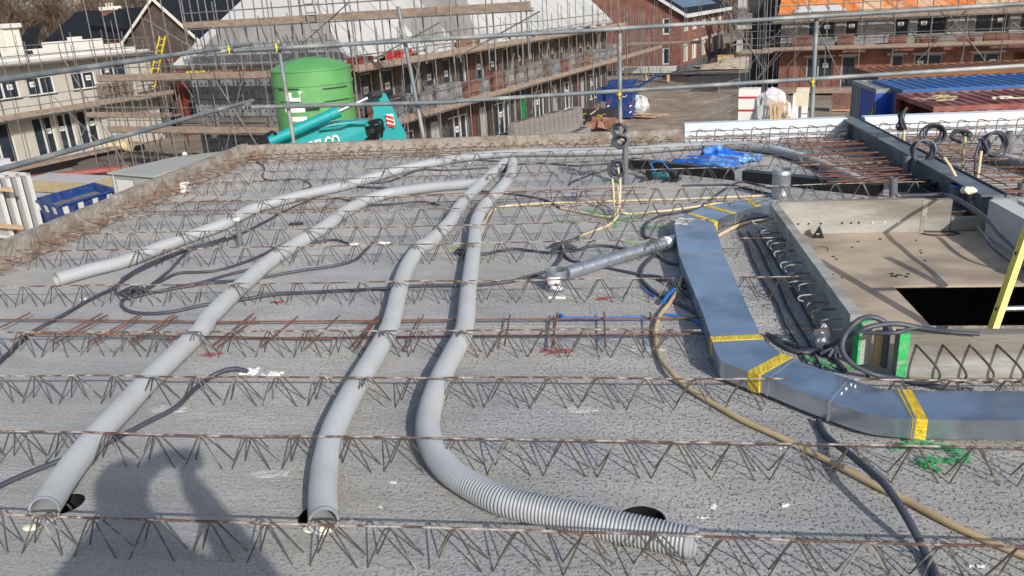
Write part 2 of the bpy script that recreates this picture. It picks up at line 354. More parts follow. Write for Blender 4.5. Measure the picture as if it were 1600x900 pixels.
flat_plate('floor_plank', [(XL, 6.8+g), (XR, 6.8+g), (XR, 9.16), (XL, 9.16)], [], -.07, 0, M['slab'], slab)
for hi_, rr_ in enumerate(HOLES):
    cx_ = sum(q[0] for q in rr_)/40; cy_ = sum(q[1] for q in rr_)/40; rad = math.hypot(rr_[0][0]-cx_, rr_[0][1]-cy_)
    MB().lathe([(rad-.0005, -.002), (rad-.004, -.003), (rad-.004, -.3), (.0005, -.3)], (cx_, cy_, 0), 40).build('hole_sleeve', M['black'], slab, True)
MB().box(XL+.01, XR, 3.86-g+.0005, 3.86+g-.0005, -.068, -.006).box(XL+.01, XR, 6.8-g+.0005, 6.8+g-.0005, -.068, -.006).build('joint_filler', M['upstand'], slab)
# house below
hb = thing('unfinished_house', 'unfinished house storey that carries the concrete roof slab', 'house', (0, 3, ZG))
b = MB((0, 3, ZG)); b.box(XL-.06, XR+.1, YN-.1, YN+.05, ZG, -.075); b.build('wall', M['limewall'], hb)
b = MB((0, 3, ZG)); b.box(XL-.06, XL+.1, YN+.052, 9.1, ZG, -.075); b.build('wall', M['limewall'], hb)
b = MB((0, 3, ZG)); b.box(XR-.1, XR+.1, YN+.052, 9.1, ZG, -.075); b.build('wall', M['limewall'], hb)
b = MB((0, 3, ZG)); b.box(XL-.06, XR+.1, 9.102, 9.3, ZG, -.075); b.build('wall', M['limewall'], hb)
b = MB((0, 3, ZG)); b.box(XL+.12, XR-.12, YN+.06, 9.08, -3.1, -2.9); b.build('lower_floor', M['upsmooth'], hb)

# upstands round the slab edge
def hook_mesh(lean=.0, L=.15, name='rebar_hook', m=None, r=.0038):
    P = [Vector((0, 0, 0)), Vector((L*.8, 0, .012)), Vector((L, .008, .004)), Vector((L*1.02, .03, -.02)), Vector((L*.85, .045, -.035)), Vector((L*.45, .05, -.04))]
    return MB().tube(spline(P, .02), r, 5).mesh(name, m or M['rust'], True)
def rough_wall(name, x0, x1, y0, y1, h, m, parent=None, amp=.004, n=90, bevel=.006):
    """board with slightly uneven faces"""
    bm = bmesh.new(); bmesh.ops.create_cube(bm, size=1)
    for v in bm.verts: v.co = Vector(((x0+x1)/2+v.co.x*(x1-x0), (y0+y1)/2+v.co.y*(y1-y0), h[0]+(v.co.z+.5)*(h[1]-h[0])))
    ax = 0 if (x1-x0) > (y1-y0) else 1
    le = [e for e in bm.edges if abs((e.verts[0].co-e.verts[1].co)[ax]) > .5*max(x1-x0, y1-y0)]
    bmesh.ops.subdivide_edges(bm, edges=le, cuts=n, use_grid_fill=True)
    ve = [e for e in bm.edges if abs((e.verts[0].co-e.verts[1].co)[2]) > .6*(h[1]-h[0])]
    bmesh.ops.subdivide_edges(bm, edges=ve, cuts=5, use_grid_fill=True)
    for v in bm.verts:
        k = noise.noise(v.co*9)*amp+noise.noise(v.co*31)*amp*.6
        v.co += Vector((k if ax else 0, 0 if ax else k, noise.noise(v.co*6+Vector((5, 1, 2)))*amp*(1 if v.co.z > h[0]+.02 else 0)))
    me = bpy.data.meshes.new(name); bm.to_mesh(me); bm.free(); me.materials.append(m); return link(name, me, parent)
lu = thing('edge_upstand', 'rough concrete upstand along the left slab edge with rusty hooks sticking out', 'concrete upstand', (-4.4, 3.5, 0))
o = rough_wall('concrete_board', XL-.005-.075, XL-.005, YN, 6.32, (-.07, .2), M['upstand'], lu); o.location = (4.4, -3.5, 0)
o = rough_wall('concrete_board', XL-.005-.075, XL-.005, 6.36, YF+.07, (-.07, .215), M['upstand'], lu, n=40); o.location = (4.4, -3.5, 0)
hk = hook_mesh(L=.17)
y = 2.4
while y < 8.8:
    link('rebar_hook', hk, lu, (XL-.01+4.4, y-3.5, .13+random.uniform(-.015, .015)), (0, random.uniform(.0, .2), random.uniform(-.12, .25)))
    link('rebar_hook', hk, lu, (XL-.01+4.4, y+.1-3.5, .075+random.uniform(-.015, .015)), (0, random.uniform(-.1, .1), random.uniform(-.1, .4)))
    y += .205
fu = thing('edge_upstand', 'rough concrete upstand along the far slab edge in front of the green silo', 'concrete upstand', (-1.8, YF, 0))
o = rough_wall('concrete_board', XL+.002, .66, YF, YF+.07, (.001, .2), M['upstand'], fu); o.location = (1.8, -YF, 0)
hk2 = hook_mesh(L=.13)
x = -4.25
while x < .6:
    link('rebar_hook', hk2, fu, (x+1.8, -.005, .135+random.uniform(-.01, .01)), (0, 0, -math.pi/2+random.uniform(-.4, .3)))
    x += .128
def lowbars(parent, x0, x1, ys, org):
    for yy, zz in ys:
        P = [Vector((x0+(x1-x0)*i/14-org[0], yy+random.uniform(-.008, .008)-org[1], zz+random.uniform(-.006, .006))) for i in range(15)]
        MB().tube(spline(P, .2), .004, 5).build('edge_bar', M['rust'], parent, True)
lowbars(fu, XL+.05, .6, ((YF-.07, .09), (YF-.16, .055)), (-1.8, YF))
# pale edge insulation with hooked bars
for i, (x0, x1, lab) in enumerate(((.69, 2.42, 'pale edge insulation board behind the blue sheeting, left of the dark steel beam'), (2.60, 5.6, 'pale edge insulation board behind the conduit coils, right of the dark steel beam'))):
    e = thing('edge_insulation', lab, 'insulation board', ((x0+x1)/2, 9.2, 0)); cx = (x0+x1)/2
    for k, (z0, z1, dy) in enumerate(((.001, .062, .0), (.066, .128, .012), (.132, .20, .004), (.2005, .215, .03))):
        MB((cx, 9.2, 0)).box(x0, x1, 9.17+dy, 9.34, z0, z1).build('foam_strip', M['eps'], e)
    x = x0+.12
    while x < x1-.05:
        P = [(0, 0, -.005), (.0, 0, .12), (.01, .0, .165), (.03, -.01, .172), (.07, -.03, .16), (.10, -.045, .145)]
        MB().tube(spline([Vector(p) for p in P], .03), .005, 5).build('starter_bar', M['rust'], e, True).location = (x-cx, -.13, 0)
        x += .195
    for yy, zz in ((9.05, .155), (9.08, .07), (8.98, .11)):
        P = [Vector((x0+.05+(x1-x0-.1)*q/10-cx, yy-9.2, zz+random.uniform(-.004, .004))) for q in range(11)]
        MB().tube(P, .0042, 5).build('edge_bar', M['rust'], e, True)
MB((0.675, 9.15, 0)).box(.665, .684, YF-.01, 9.33, .001, .24).build('edge_plate', M['beam'])
tag(bpy.data.objects['edge_plate'], 'thin dark upright plate where the far concrete upstand meets pale insulation', 'plate')

# ---------------------------------------------------------------- lattice girders
PITCHG = .196; HG = .128
def girder(Y, x0, x1, ph, label, z0=0.0):
    cx = (x0+x1)/2; r = thing('lattice_girder', label, 'lattice girder', (cx, Y, z0), 0, 'lattice girders cast into the slab')
    n = max(2, int((x1-x0)/.35)); amp = .003
    P = [Vector((x0+(x1-x0)*i/n-cx, random.uniform(-amp, amp), HG+random.uniform(-amp, amp))) for i in range(n+1)]
    MB().tube(spline(P, .12), .0040, 6).build('top_chord', M['chord'], r, True)
    k0 = math.ceil((x0-ph)/PITCHG); k1 = math.floor((x1-ph)/PITCHG)
    for side in (-1, 1):
        b = MB()
        for k in range(k0, k1+1):
            a = ph+k*PITCHG-cx+random.uniform(-.006, .006)+.006*side
            yb = .033*side+random.uniform(-.005, .005)
            b.tube([(a-.080+random.uniform(-.006, .006), yb, -.012), (a-.016, .007*side, HG-.014), (a-.007, .006*side, HG-.003), (a+.007, .006*side, HG-.003), (a+.016, .007*side, HG-.014), (a+.084+random.uniform(-.006, .006), yb, -.012)], .0030, 5)
        b.build('zigzag_wire', M['wire'], r, True)
    return r
rows = [(1.975, [(-4.2, 5.4)], -1.683), (2.497, [(-4.2, 5.4)], -1.784), (2.995, [(-4.2, .64), (.89, 5.4)], -1.68), (3.505, [(-4.2, .35), (.80, .985)], -1.75),
        (4.235, [(-4.2, .27), (.62, .985)], -1.70), (4.985, [(-4.2, .28), (.66, .985)], -1.78), (5.44, [(-4.2, .62)], -1.72), (5.94, [(-4.2, 2.0)], -1.75),
        (6.42, [(-4.2, 2.3), (2.85, 5.4)], -1.69), (7.2, [(-4.2, 2.3), (2.75, 5.4)], -1.8), (7.66, [(-4.2, 2.3), (2.75, 5.4)], -1.73), (8.29, [(-4.2, 2.35), (2.75, 5.4)], -1.71), (8.74, [(-4.2, 2.35), (2.75, 5.4)], -1.66)]
ordw = ['nearest', 'second nearest', 'third nearest', 'fourth nearest', 'fifth nearest', 'sixth nearest', 'seventh nearest', 'eighth nearest', 'ninth nearest', 'fourth row from the far edge of', 'third row from the far edge of', 'second row from the far edge of', 'farthest']
for i, (Y, segs, ph) in enumerate(rows):
    for j, (a, c) in enumerate(segs):
        base = ('%s lattice girder' % ordw[i]) if 'row' not in ordw[i] else 'lattice girder, %s' % ordw[i].replace(' of', '')
        where = ', long run across the slab' if j == 0 else (', piece between flat duct and stair opening' if i in (3, 4, 5) else ', piece right of the flat duct' if i == 2 else ', part right of the dark steel beam')
        girder(Y, a, c, ph, base+where)

# ---------------------------------------------------------------- grey corrugated ducts
def px(pts, z): return [G(p[0], p[1], z if len(p) < 3 else p[2]) for p in pts]
def corrugated(name, pts, R, pitch, label, cat, group, m=None, depth=.006, sides=22, cuff=.022, inner=True):
    path = resample(spline(pts, .012), pitch/4); n = len(path)
    r = thing(name, label, cat, tuple(path[n//2].xy)+(0,), 0, group); off = r.location.copy()
    def rf(i):
        return R if (i*pitch/4 < cuff*.0+.0 or (n-i)*pitch/4 < cuff) else (R, R, R-depth, R-depth*.85)[i % 4]
    MB(off).tube(path, R, sides, rfun=rf, caps=False).build('corrugated_wall', m or M['duct'], r, True)
    if inner:
        k = max(6, int(.5/(pitch/4)))
        for seg in (path[:k:4], path[-k::4][::-1]):
            b = MB(off); seg = list(seg); b.tube(seg, R-.006, sides, caps=False)
            b.build('inner_wall', M['ductin'], r, True)
            a = seg[0]; d = (seg[1]-seg[0]).normalized(); e = MB(off); ph = []
            u = Vector((0, 0, 1)).cross(d).normalized(); q = d.cross(u)
            vs = []; fs = []
            for kk in range(sides):
                an = 2*math.pi*kk/sides; vs += [a+(u*math.cos(an)+q*math.sin(an))*(R+.001), a+(u*math.cos(an)+q*math.sin(an))*(R-.0065)]
            for kk in range(sides): l = (kk+1) % sides; fs.append((2*kk, 2*l, 2*l+1, 2*kk+1))
            e.add([v-d*.001 for v in vs], fs); e.build('end_rim', m or M['duct'], r)
    return r
DG = 'grey corrugated ventilation ducts on the slab'
corrugated('ventilation_duct', px([(88, 437), (140, 422), (200, 406), (275, 377), (350, 350), (400, 325), (475, 304), (545, 288), (625, 265), (712, 248), (800, 239), (900, 237.5), (980, 235.5), (1060, 229), (1110, 227), (1160, 228.5), (1215, 236), (1275, 254), (1312, 270), (1350, 287)], .05), .048, .0125,
           'long grey duct curving along the far edge, open end at the left above the cables', 'ventilation duct', DG)
corrugated('ventilation_duct', px([(750, 286), (675, 292), (625, 299), (600, 304), (568, 315), (537, 332), (508, 354), (462, 382), (425, 406), (380, 444), (330, 493), (310, 520), (239, 588), (190, 640), (144, 690), (105, 740), (80, 779), (68, 799)], .05), .050, .0125,
           'grey duct running diagonally down to the bottom left corner by a black hole', 'ventilation duct', DG)
corrugated('ventilation_duct', px([(789, 254, .06), (768, 272), (738, 300), (717, 324), (702, 348), (671, 378), (655, 388), (637, 415), (627, 440), (622, 460), (607, 515), (566, 587), (545, 622), (521, 672), (508, 725), (504, 775), (506, 818)], .05), .050, .0125,
           'grey duct ending open at bottom centre left beside a black hole', 'ventilation duct', DG)
corrugated('ventilation_duct', px([(801, 253, .06), (796, 276), (779, 298), (755, 324), (744, 348), (741, 376), (738, 402), (733, 440), (731, 455), (725, 515), (709, 550), (690, 587), (674, 630), (668, 670), (679, 706), (703, 736), (735, 758), (767, 775), (800, 787), (875, 803), (950, 820), (1025, 836), (1087, 849)], .05), .050, .0125,
           'grey duct with sharp dark ribs curling right at the bottom centre', 'ventilation duct', DG)
corrugated('ventilation_duct', px([(1538, 243), (1565, 248), (1600, 257), (1660, 275)], .06), .052, .0125, 'short grey duct leaving the picture at the right edge behind the coils', 'ventilation duct', DG)

# ---------------------------------------------------------------- slate conduits
def conduit(pts, label, r=.0085, m='cable', name='flexible_conduit', cat='conduit', group='slate grey flexible conduits on the slab', z=None, ribs=True, step=.02):
    P = [G(p[0], p[1], (p[2] if len(p) > 2 else (r+.002 if z is None else z))) for p in pts]
    path = spline(P, step); c = path[len(path)//2].copy(); c.z = 0
    for i, q in enumerate(path): q.z += .002*noise.noise(q*7); q.x += .003*noise.noise(q*5+Vector((9, 2, 1)))
    o = MB(c).tube(path, r, 8).build(name, M[m], None, True); o.location = c
    return tag(o, label, cat, group)
conduit([(-10, 764), (37, 742), (90, 721), (130, 708), (165, 693), (200, 675), (240, 655), (275, 636), (300, 611), (327, 590), (350, 579, .03), (370, 576, .03), (387, 581)], 'dark conduit looping under the lower left duct to a white splash', .011)
conduit([(-10, 575), (25, 540), (57, 515), (100, 492), (137, 470), (180, 449), (190, 440), (220, 422), (260, 404), (300, 388), (330, 382), (350, 376), (370, 368), (400, 354), (424, 341), (436, 333)], 'dark conduit running from the left edge up past the upright grey stub', .011)
conduit([(190, 436), (222, 417), (262, 400), (300, 386), (332, 378), (352, 371)], 'upper strand of the pair passing left of the upright grey stub', .010, z=.03)
conduit([(180, 448), (181, 456), (190, 461), (208, 463)], 'tiny curl joining the taped conduit knot at the left', .010)
conduit([(224, 456), (238, 447), (250, 440), (280, 427), (330, 424), (370, 414), (410, 398), (444, 381), (470, 372), (492, 372)], 'upper conduit running right from the taped knot to behind the diagonal duct', .010)
conduit([(224, 454), (262, 425), (284, 402), (300, 390), (325, 384)], 'short conduit rising steeply right from the taped knot to the paired strands', .010)
conduit([(208, 461), (240, 457), (280, 448), (320, 440), (360, 428), (396, 419), (430, 402), (470, 383), (500, 377), (525, 375), (545, 381)], 'conduit from the taped knot arching to white debris beyond the diagonal duct', .010)
conduit([(208, 464), (250, 455), (300, 446), (340, 440), (378, 438), (418, 432), (475, 422), (525, 415), (555, 406), (570, 392), (582, 380)], 'conduit from the taped knot ending at white debris left of the second duct', .010)
conduit([(205, 465), (193, 468), (190, 478), (204, 487), (235, 490), (270, 487), (310, 478), (346, 472), (386, 467), (430, 460), (500, 456), (600, 451), (650, 447), (712, 446), (762, 444), (800, 439), (825, 432), (852, 425)], 'long conduit looping back from the knot and crossing under three ducts', .011)
conduit([(719, 398), (755, 397), (800, 389), (832, 392), (862, 395), (880, 392), (900, 391), (920, 385), (945, 384), (980, 389), (1010, 392)], 'dark conduit crossing through the junction knot behind the spiral pipe', .010)
conduit([(878, 393), (880, 382), (890, 376), (900, 375), (904, 370)], 'short dark conduit bending up to the cream elbow', .012)
conduit([(878, 394), (877, 402), (870, 412), (862, 420)], 'short conduit dropping from junction knot behind the round can', .012)
conduit([(882, 397), (890, 406), (912, 411), (962, 421), (1000, 429), (1025, 435), (1050, 441), (1075, 452), (1090, 462)], 'conduit passing below the spiral pipe toward the flat metal duct', .009)
conduit([(1025, 397), (1008, 412), (1002, 428), (1004, 438), (1014, 449), (1032, 462), (1060, 474), (1086, 488), (1100, 497)], 'conduit curving down under the spiral pipe and under the flat duct', .010)
conduit([(1027, 398), (1044, 410), (1064, 414), (1085, 420)], 'short conduit tucked between spiral pipe end and flat duct', .009)
conduit([(1100, 325), (1060, 332), (1030, 338), (1012, 348), (1006, 362), (1010, 371), (1030, 376), (1050, 380)], 'dark conduit loop left of the flat duct elbow label', .010)
conduit([(1000, 430), (1030, 432, .03), (1055, 446, .03), (1085, 470)], 'thin conduit crossing the tan hose below the spiral pipe', .008)
conduit([(807, 257), (850, 255), (900, 259), (950, 256), (968, 262)], 'dark conduit running from the two duct tops to the black coil', .009)
conduit([(562, 286), (605, 284), (637, 272), (662, 265), (700, 266), (762, 262)], 'thin conduit between the far curved duct and the two duct tops', .009)
conduit([(540, 289), (560, 292), (605, 294), (640, 296)], 'short conduit under the far curved duct near the second duct', .009)
conduit([(386, 249), (400, 253), (413, 262), (410, 276), (424, 282), (456, 280), (476, 282), (486, 291), (474, 296)], 'wiggling thin conduit at the far left corner of the slab', .009)
conduit([(440, 332), (470, 318), (500, 308), (540, 312), (570, 322)], 'thin conduit behind the far curved duct in its shade', .008)
conduit([(568, 322), (620, 318), (660, 315), (686, 320)], 'conduit ending at white debris right of the diagonal duct bend', .009)
conduit([(690, 250), (720, 245, .06), (742, 250), (780, 252)], 'thin conduit lying over the far curved duct', .008)
conduit([(745, 298), (788, 302), (820, 306), (850, 312), (876, 325)], 'black conduit from behind the ducts to the left cream conduit', .009)
conduit([(890, 289), (895, 284), (910, 278), (930, 270), (950, 265)], 'dark conduit stub rising toward the black coil from the left', .010)
conduit([(1279, 658), (1294, 684), (1330, 711, .06), (1369, 744, .09), (1390, 768, .09), (1414, 804, .07), (1435, 840, .04), (1450, 870), (1465, 905)], 'thick dark conduit arching over the tan hose to the bottom right', .0125)
conduit([(1198, 522), (1237, 540), (1270, 547), (1300, 557), (1320, 580)], 'conduit in the shade along the foot of the stair upstand', .011)
conduit([(1205, 528), (1237, 547), (1262, 551), (1282, 545), (1312, 532, .12), (1337, 520, .21), (1362, 510, .24), (1400, 506, .24), (1437, 512, .22), (1487, 519, .215)], 'ribbed conduit climbing over the stair corner onto the near upstand', .011)
conduit([(1392, 519, .2), (1380, 502, .25), (1360, 495, .27), (1340, 502, .27), (1322, 521, .22), (1316, 545, .16), (1330, 567, .09), (1362, 584, .03), (1400, 592), (1475, 606), (1520, 610)], 'big open conduit loop at the green painted stair corner', .012)
conduit([(1350, 520, .2), (1400, 520, .215), (1430, 512, .22), (1490, 519, .214), (1530, 522, .21)], 'second ribbed conduit lying on top of the near stair upstand', .009)
conduit([(1410, 306, .215), (1445, 305, .22), (1475, 304, .23), (1499, 313, .26), (1526, 330, .27), (1544, 345, .26), (1562, 366, .24), (1586, 388, .22), (1615, 420, .2)], 'conduit arching over the far stair upstand toward the yellow ladder', .013)
conduit([(1526, 354, .10), (1544, 378, .08), (1562, 396, .06), (1600, 420, .02), (1640, 440, .02)], 'lower conduit lying beside the aerated blocks over the plywood', .011)
conduit([(1090, 328), (1150, 286), (1190, 290), (1225, 300)], 'conduit behind the flat duct near the round collar', .009)
conduit([(1065, 290), (1100, 289), (1140, 289), (1180, 298), (1205, 304)], 'conduit between the power tool and the round collar', .009)
conduit([(1330, 262), (1360, 268), (1380, 276), (1400, 282)], 'thin dark conduit crossing the rusty mesh near the round duct end', .008)
# taped knots
def knot(c, label, s=.07, m='dirtyblack', n=7):
    r = thing('conduit_knot', label, 'conduit knot', (c.x, c.y, 0)); b = MB(); bb = MB()
    for k in range(n):
        a = random.uniform(0, 3.1); p = [Vector((math.cos(a)*s*u+random.uniform(-.012, .012), math.sin(a)*s*.45*u+random.uniform(-.01, .01), .015+.03*(1-u*u)+random.uniform(0, .012))) for u in (-1, -.5, 0, .5, 1)]
        b.tube(spline(p, .015), .008, 7)
    bb.tube([(-.025, 0, .03), (.025, .005, .032)], .021, 9)
    b.build('conduit_end', M['cable'], r, True); bb.build('tape_wrap', M[m], r, True); return r
knot(G(212, 461), 'taped knot of dark conduits at the left of the slab', .09)
knot(G(880, 392), 'taped knot of dark conduits left of the spiral pipe', .10)
knot(G(722, 399), 'dark taped conduit end under the third duct beside lime paint', .05)
knot(G(1302, 560), 'crossed conduits bunched at the foot of the stair corner', .06)
# cream conduits
CG = 'cream conduits'
def cream(pts, label, r=.0095, m='cream'): return conduit(pts, label, r, m, 'rigid_conduit' if m == 'cream' else 'tan_hose', 'conduit' if m == 'cream' else 'hose', CG if m == 'cream' else 'tan hoses')
cream([(752, 362), (756, 350), (762, 338), (772, 328), (790, 322), (860, 317.5), (960, 314), (1060, 311), (1140, 308), (1206, 305)], 'long cream conduit crossing behind the flat duct from beside the fourth duct')
cream([(876, 325), (920, 334), (950, 339), (962, 334, .03), (966, 318, .08)], 'left cream conduit bending up into the upright bundle')
cream([(904, 370), (926, 361), (950, 352), (962, 341, .03), (965, 332, .06), (968, 310, .14), (969, 285, .26), (966, 262, .38)], 'front cream conduit bending up to the black coil', .010)
cream([(1130, 317), (1120, 318), (1060, 327), (1010, 332), (980, 334), (970, 328, .04), (967, 310, .10), (966, 290, .2)], 'right cream conduit bending up into the upright bundle')
o = MB().cyl((0, 0, 0), (-.02, .0, .36), .0095, 10).build('rigid_conduit', M['cream'], None, True); o.location = G(960, 322); tag(o, 'rear upright cream conduit in the bundle below the black coil', 'conduit', CG)
cream([(1115, 376), (1124, 367), (1137, 360), (1155, 352), (1175, 346), (1200, 343)], 'cream conduit curving past the elbow of the flat duct', .012)
conduit([(1072, 418), (1068, 428), (1058, 454, .02), (1044, 476), (1030, 494), (1024, 514), (1025, 535), (1030, 557), (1050, 583, .03), (1082, 611), (1120, 634), (1162, 657), (1225, 686), (1300, 723), (1375, 762), (1420, 784), (1480, 816), (1540, 843), (1610, 872)], 'long tan hose curving from under the flat duct to the bottom right corner', .0118, 'tan', 'tan_hose', 'hose', None)
# blue pieces
def bluebar(pts, label, r=.006):
    return conduit(pts, label, r, 'blue', 'blue_conduit', 'blue conduit', None)
bluebar([(880, 497, .02), (905, 497, .015), (935, 498, .012)], 'dark blue strip with bent end lying behind rusty bars', .0085)
bluebar([(937, 497.5), (975, 496), (1008, 495)], 'bright blue strip continuing toward the tan hose', .007)
bluebar([(1040, 491), (1060, 494), (1085, 501), (1098, 508)], 'blue strip running under the flat duct', .007)
bluebar([(1036, 472, .03), (1044, 461, .03), (1054, 452, .03)], 'short blue tie crossing the tan hose', .010)
bluebar([(1002, 446), (1012, 456), (1024, 463)], 'faint blue offcut left of the tan hose', .006)
bluebar([(876, 492), (881, 498, .02)], 'stubby blue bent end at the left of the blue strip', .012)

# ---------------------------------------------------------------- loose rusty reinforcement
def rbar(a, c, label, grp, r=.005, sag=.004, m='rust'):
    n = max(2, int((c-a).length/.5)); P = [a.lerp(c, i/n)+Vector((0, random.uniform(-sag, sag), random.uniform(0, sag))) for i in range(n+1)]
    ctr = (a+c)/2; ctr.z = 0; o = MB(ctr).tube(spline(P, .3), r, 6).build('rusty_bar', M[m], None, True); o.location = ctr
    return tag(o, label, 'reinforcing bar', grp)
RG = 'loose rusty bars lying across the third girder bay'
rbar(G(-15, 500, .03), G(405, 504, .03), 'back long rusty bar on the left, lying across its bay', RG)
rbar(G(300, 504, .036), G(1097, 497, .03), 'back long rusty bar from the diagonal duct to the flat duct', RG)
rbar(G(45, 522, .045), G(520, 530, .03), 'front long rusty bar on the left, under the top chord', RG)
rbar(G(390, 529, .022), G(1100, 522, .03), 'front long rusty bar from the diagonal duct to the flat duct', RG)
rbar(G(555, 502, .04), G(600, 503, .04), 'short lap of rusty bar left of the third duct', RG)
cb = [(0, 512, 47, 489), (16, 533, 72, 510), (78, 534, 160, 490), (88, 537, 168, 493), (137, 536, 217, 493), (145, 538, 221, 495), (200, 536, 273, 491), (206, 538, 278, 494), (262, 532, 325, 500), (333, 539, 396, 490), (340, 542, 400, 496),
      (408, 542, 465, 495), (479, 544, 530, 494), (550, 542, 591, 494), (557, 546, 594, 492), (635, 546, 662, 492), (788, 542, 797, 492), (862, 545, 871, 489), (866, 540, 865, 494), (946, 543, 944, 488), (1022, 545, 1016, 488)]
for i, (a, b2, c, d) in enumerate(cb):
    rbar(G(a, b2, .04), G(c, d, .042), ORD[i]+' rusty cross bar from the left on the long bars of the third bay', 'short rusty cross bars', .0046, .002)
RH = 'rusty bars in the far middle bay'
rbar(G(215, 318, .03), G(640, 309, .03), 'far long rusty bar left of the diagonal duct bend', RH, .0042)
rbar(G(225, 332, .03), G(560, 326, .03), 'second far rusty bar left of the diagonal duct bend', RH, .0042)
rbar(G(640, 305, .03), G(1010, 293, .03), 'far long rusty bar behind the two upright running ducts', RH, .0042)
rbar(G(640, 318, .03), G(1010, 303, .03), 'second far rusty bar behind the two upright running ducts', RH, .0042)
for i, (a, b2, c, d) in enumerate(((228, 330, 268, 312), (266, 328, 306, 309), (306, 326, 342, 309), (343, 326, 378, 307), (466, 325, 490, 310), (506, 325, 526, 310), (818, 310, 822, 292), (862, 312, 860, 290), (900, 310, 903, 288), (985, 302, 990, 290))):
    rbar(G(a, b2, .04), G(c, d, .04), ORD[i]+' rusty cross bar from the left in the far middle bay', 'short rusty cross bars in the far middle bay', .004, .002)
# rusty mats by the steel beam
def mat_of_bars(name, label, x0, x1, y0, y1, n, cross, z=.05):
    r = thing(name, label, 'reinforcing mat', ((x0+x1)/2, (y0+y1)/2, 0)); off = Vector(((x0+x1)/2, (y0+y1)/2, 0))
    for i in range(n):
        yy = y0+(y1-y0)*(i+.5)/n+random.uniform(-.03, .03); a = x0+random.uniform(0, .25*(x1-x0)); c = x1-random.uniform(0, .15*(x1-x0)); zz = z+random.uniform(-.025, .05)
        P = [Vector((a+(c-a)*k/4, yy+random.uniform(-.012, .012), zz+random.uniform(-.006, .006))) for k in range(5)]
        MB(off).tube(spline(P, .2), .0045, 5).build('mat_bar', M['rust'], r, True)
    for i in range(cross):
        xx = x0+(x1-x0)*(i+.6)/cross+random.uniform(-.05, .05); yy = random.uniform(y0, y1-.6)
        MB(off).tube([(xx, yy, z+.02), (xx+random.uniform(-.05, .05), yy+random.uniform(.5, .9), z+.02)], .0045, 5).build('cross_bar', M['rust'], r, True)
mat_of_bars('rusty_mat', 'rusty reinforcing bars packed left of the dark steel beam', 1.55, 2.42, 6.5, 8.9, 34, 6, .08)
mat_of_bars('rusty_mat', 'rusty reinforcing bars packed right of the dark steel beam', 2.64, 3.6, 6.2, 9.0, 30, 6)
mat_of_bars('rusty_mat', 'small rusty bars before the far pale insulation board', .9, 1.6, 8.75, 9.1, 5, 2)
mat_of_bars('rusty_mat', 'rusty bars at the dark gap beside the aerated blocks', 2.1, 2.42, 5.66, 6.35, 7, 2, .03)

# ---------------------------------------------------------------- steel beam
sb = thing('steel_beam', 'dark steel beam running away between the two far slab fields', 'steel beam', (2.45, 7.4, 0)); of = (2.45, 7.4, 0)
MB(of).box(2.40, 2.54, 5.66, 9.36, .002, .012).build('bottom_flange', M['beam'], sb)
MB(of).box(2.462, 2.474, 5.665, 9.355, .013, .189).build('web', M['beam'], sb)
MB(of).box(2.385, 2.53, 5.64, 7.9, .190, .203).build('top_flange', M['beam'], sb); MB(of).box(2.383, 2.531, 7.915, 9.38, .190, .205).build('top_flange', M['beam'], sb)
MB(of).box(2.532, 2.546, 5.64, 9.38, .185, .214).build('edge_strip', M['black'], sb)

# ---------------------------------------------------------------- flat metal duct
ZB, ZT = .022, .102
outer = [G(*p, ZT) for p in ((1053, 352), (1062, 400), (1078, 440), (1098, 488), (1112, 530), (1118, 548), (1127, 563), (1146, 572), (1172, 581), (1200, 590), (1250, 610), (1296, 627), (1350, 645), (1390, 652), (1430, 655), (1500, 656.5), (1600, 657), (1700, 658))]
inner = [G(*p, ZT) for p in ((1117, 352), (1132, 400), (1150, 440), (1172, 488), (1190, 526), (1196, 534), (1203, 541), (1213, 548), (1224, 554), (1242, 562), (1283, 577), (1325, 591), (1363, 604), (1384, 608), (1408, 609.5), (1480, 610.5), (1600, 611), (1700, 612))]
def fine(E_, i0, i1, k=5):
    out = []
    for i in range(i0, i1):
        a, b_, c, d = E_[max(i-1, 0)], E_[i], E_[i+1], E_[min(i+2, len(E_)-1)]
        for j in range(k): t = j/k; out.append(.5*((2*b_)+(c-a)*t+(2*a-5*b_+4*c-d)*t*t+(3*b_-a-3*c+d)*t*t*t))
    return out+[E_[i1]]
def duct_section(name, i0, i1, parent, off, m, zt=ZT, grow=0.0):
    b = MB(off); O = outer[i0:i1+1]; I = inner[i0:i1+1]; vs = []; fs = []
    if 'elbow' in name: O, I = fine(outer, i0, i1), fine(inner, i0, i1)
    n = len(O)
    for a, c in zip(O, I):
        d = (a-c).normalized()*grow; a2 = a+d; c2 = c-d
        vs += [Vector((a2.x, a2.y, zt)), Vector((c2.x, c2.y, zt)), Vector((c2.x, c2.y, ZB-grow)), Vector((a2.x, a2.y, ZB-grow))]
    for k in range(n-1):
        for j in range(4): fs.append((k*4+j, k*4+(j+1) % 4, (k+1)*4+(j+1) % 4, (k+1)*4+j))
    fs += [(0, 3, 2, 1), ((n-1)*4, (n-1)*4+1, (n-1)*4+2, (n-1)*4+3)]
    b.add(vs, fs); return b.build(name, m, parent, 'elbow' in name)
fd = thing('flat_metal_duct', 'flat galvanised duct with yellow tape sweeping round the stair opening to the right edge', 'air duct', (.55, 3.5, 0)); FO = (.55, 3.5, 0)
duct_section('straight_section', 1, 4, fd, FO, M['galvtop'])
duct_section('elbow', 4, 9, fd, FO, M['galvtop'])
duct_section('straight_section', 9, 11, fd, FO, M['galvtop'])
duct_section('elbow', 11, 14, fd, FO, M['galvtop'])
duct_section('straight_section', 14, 17, fd, FO, M['galvtop'])
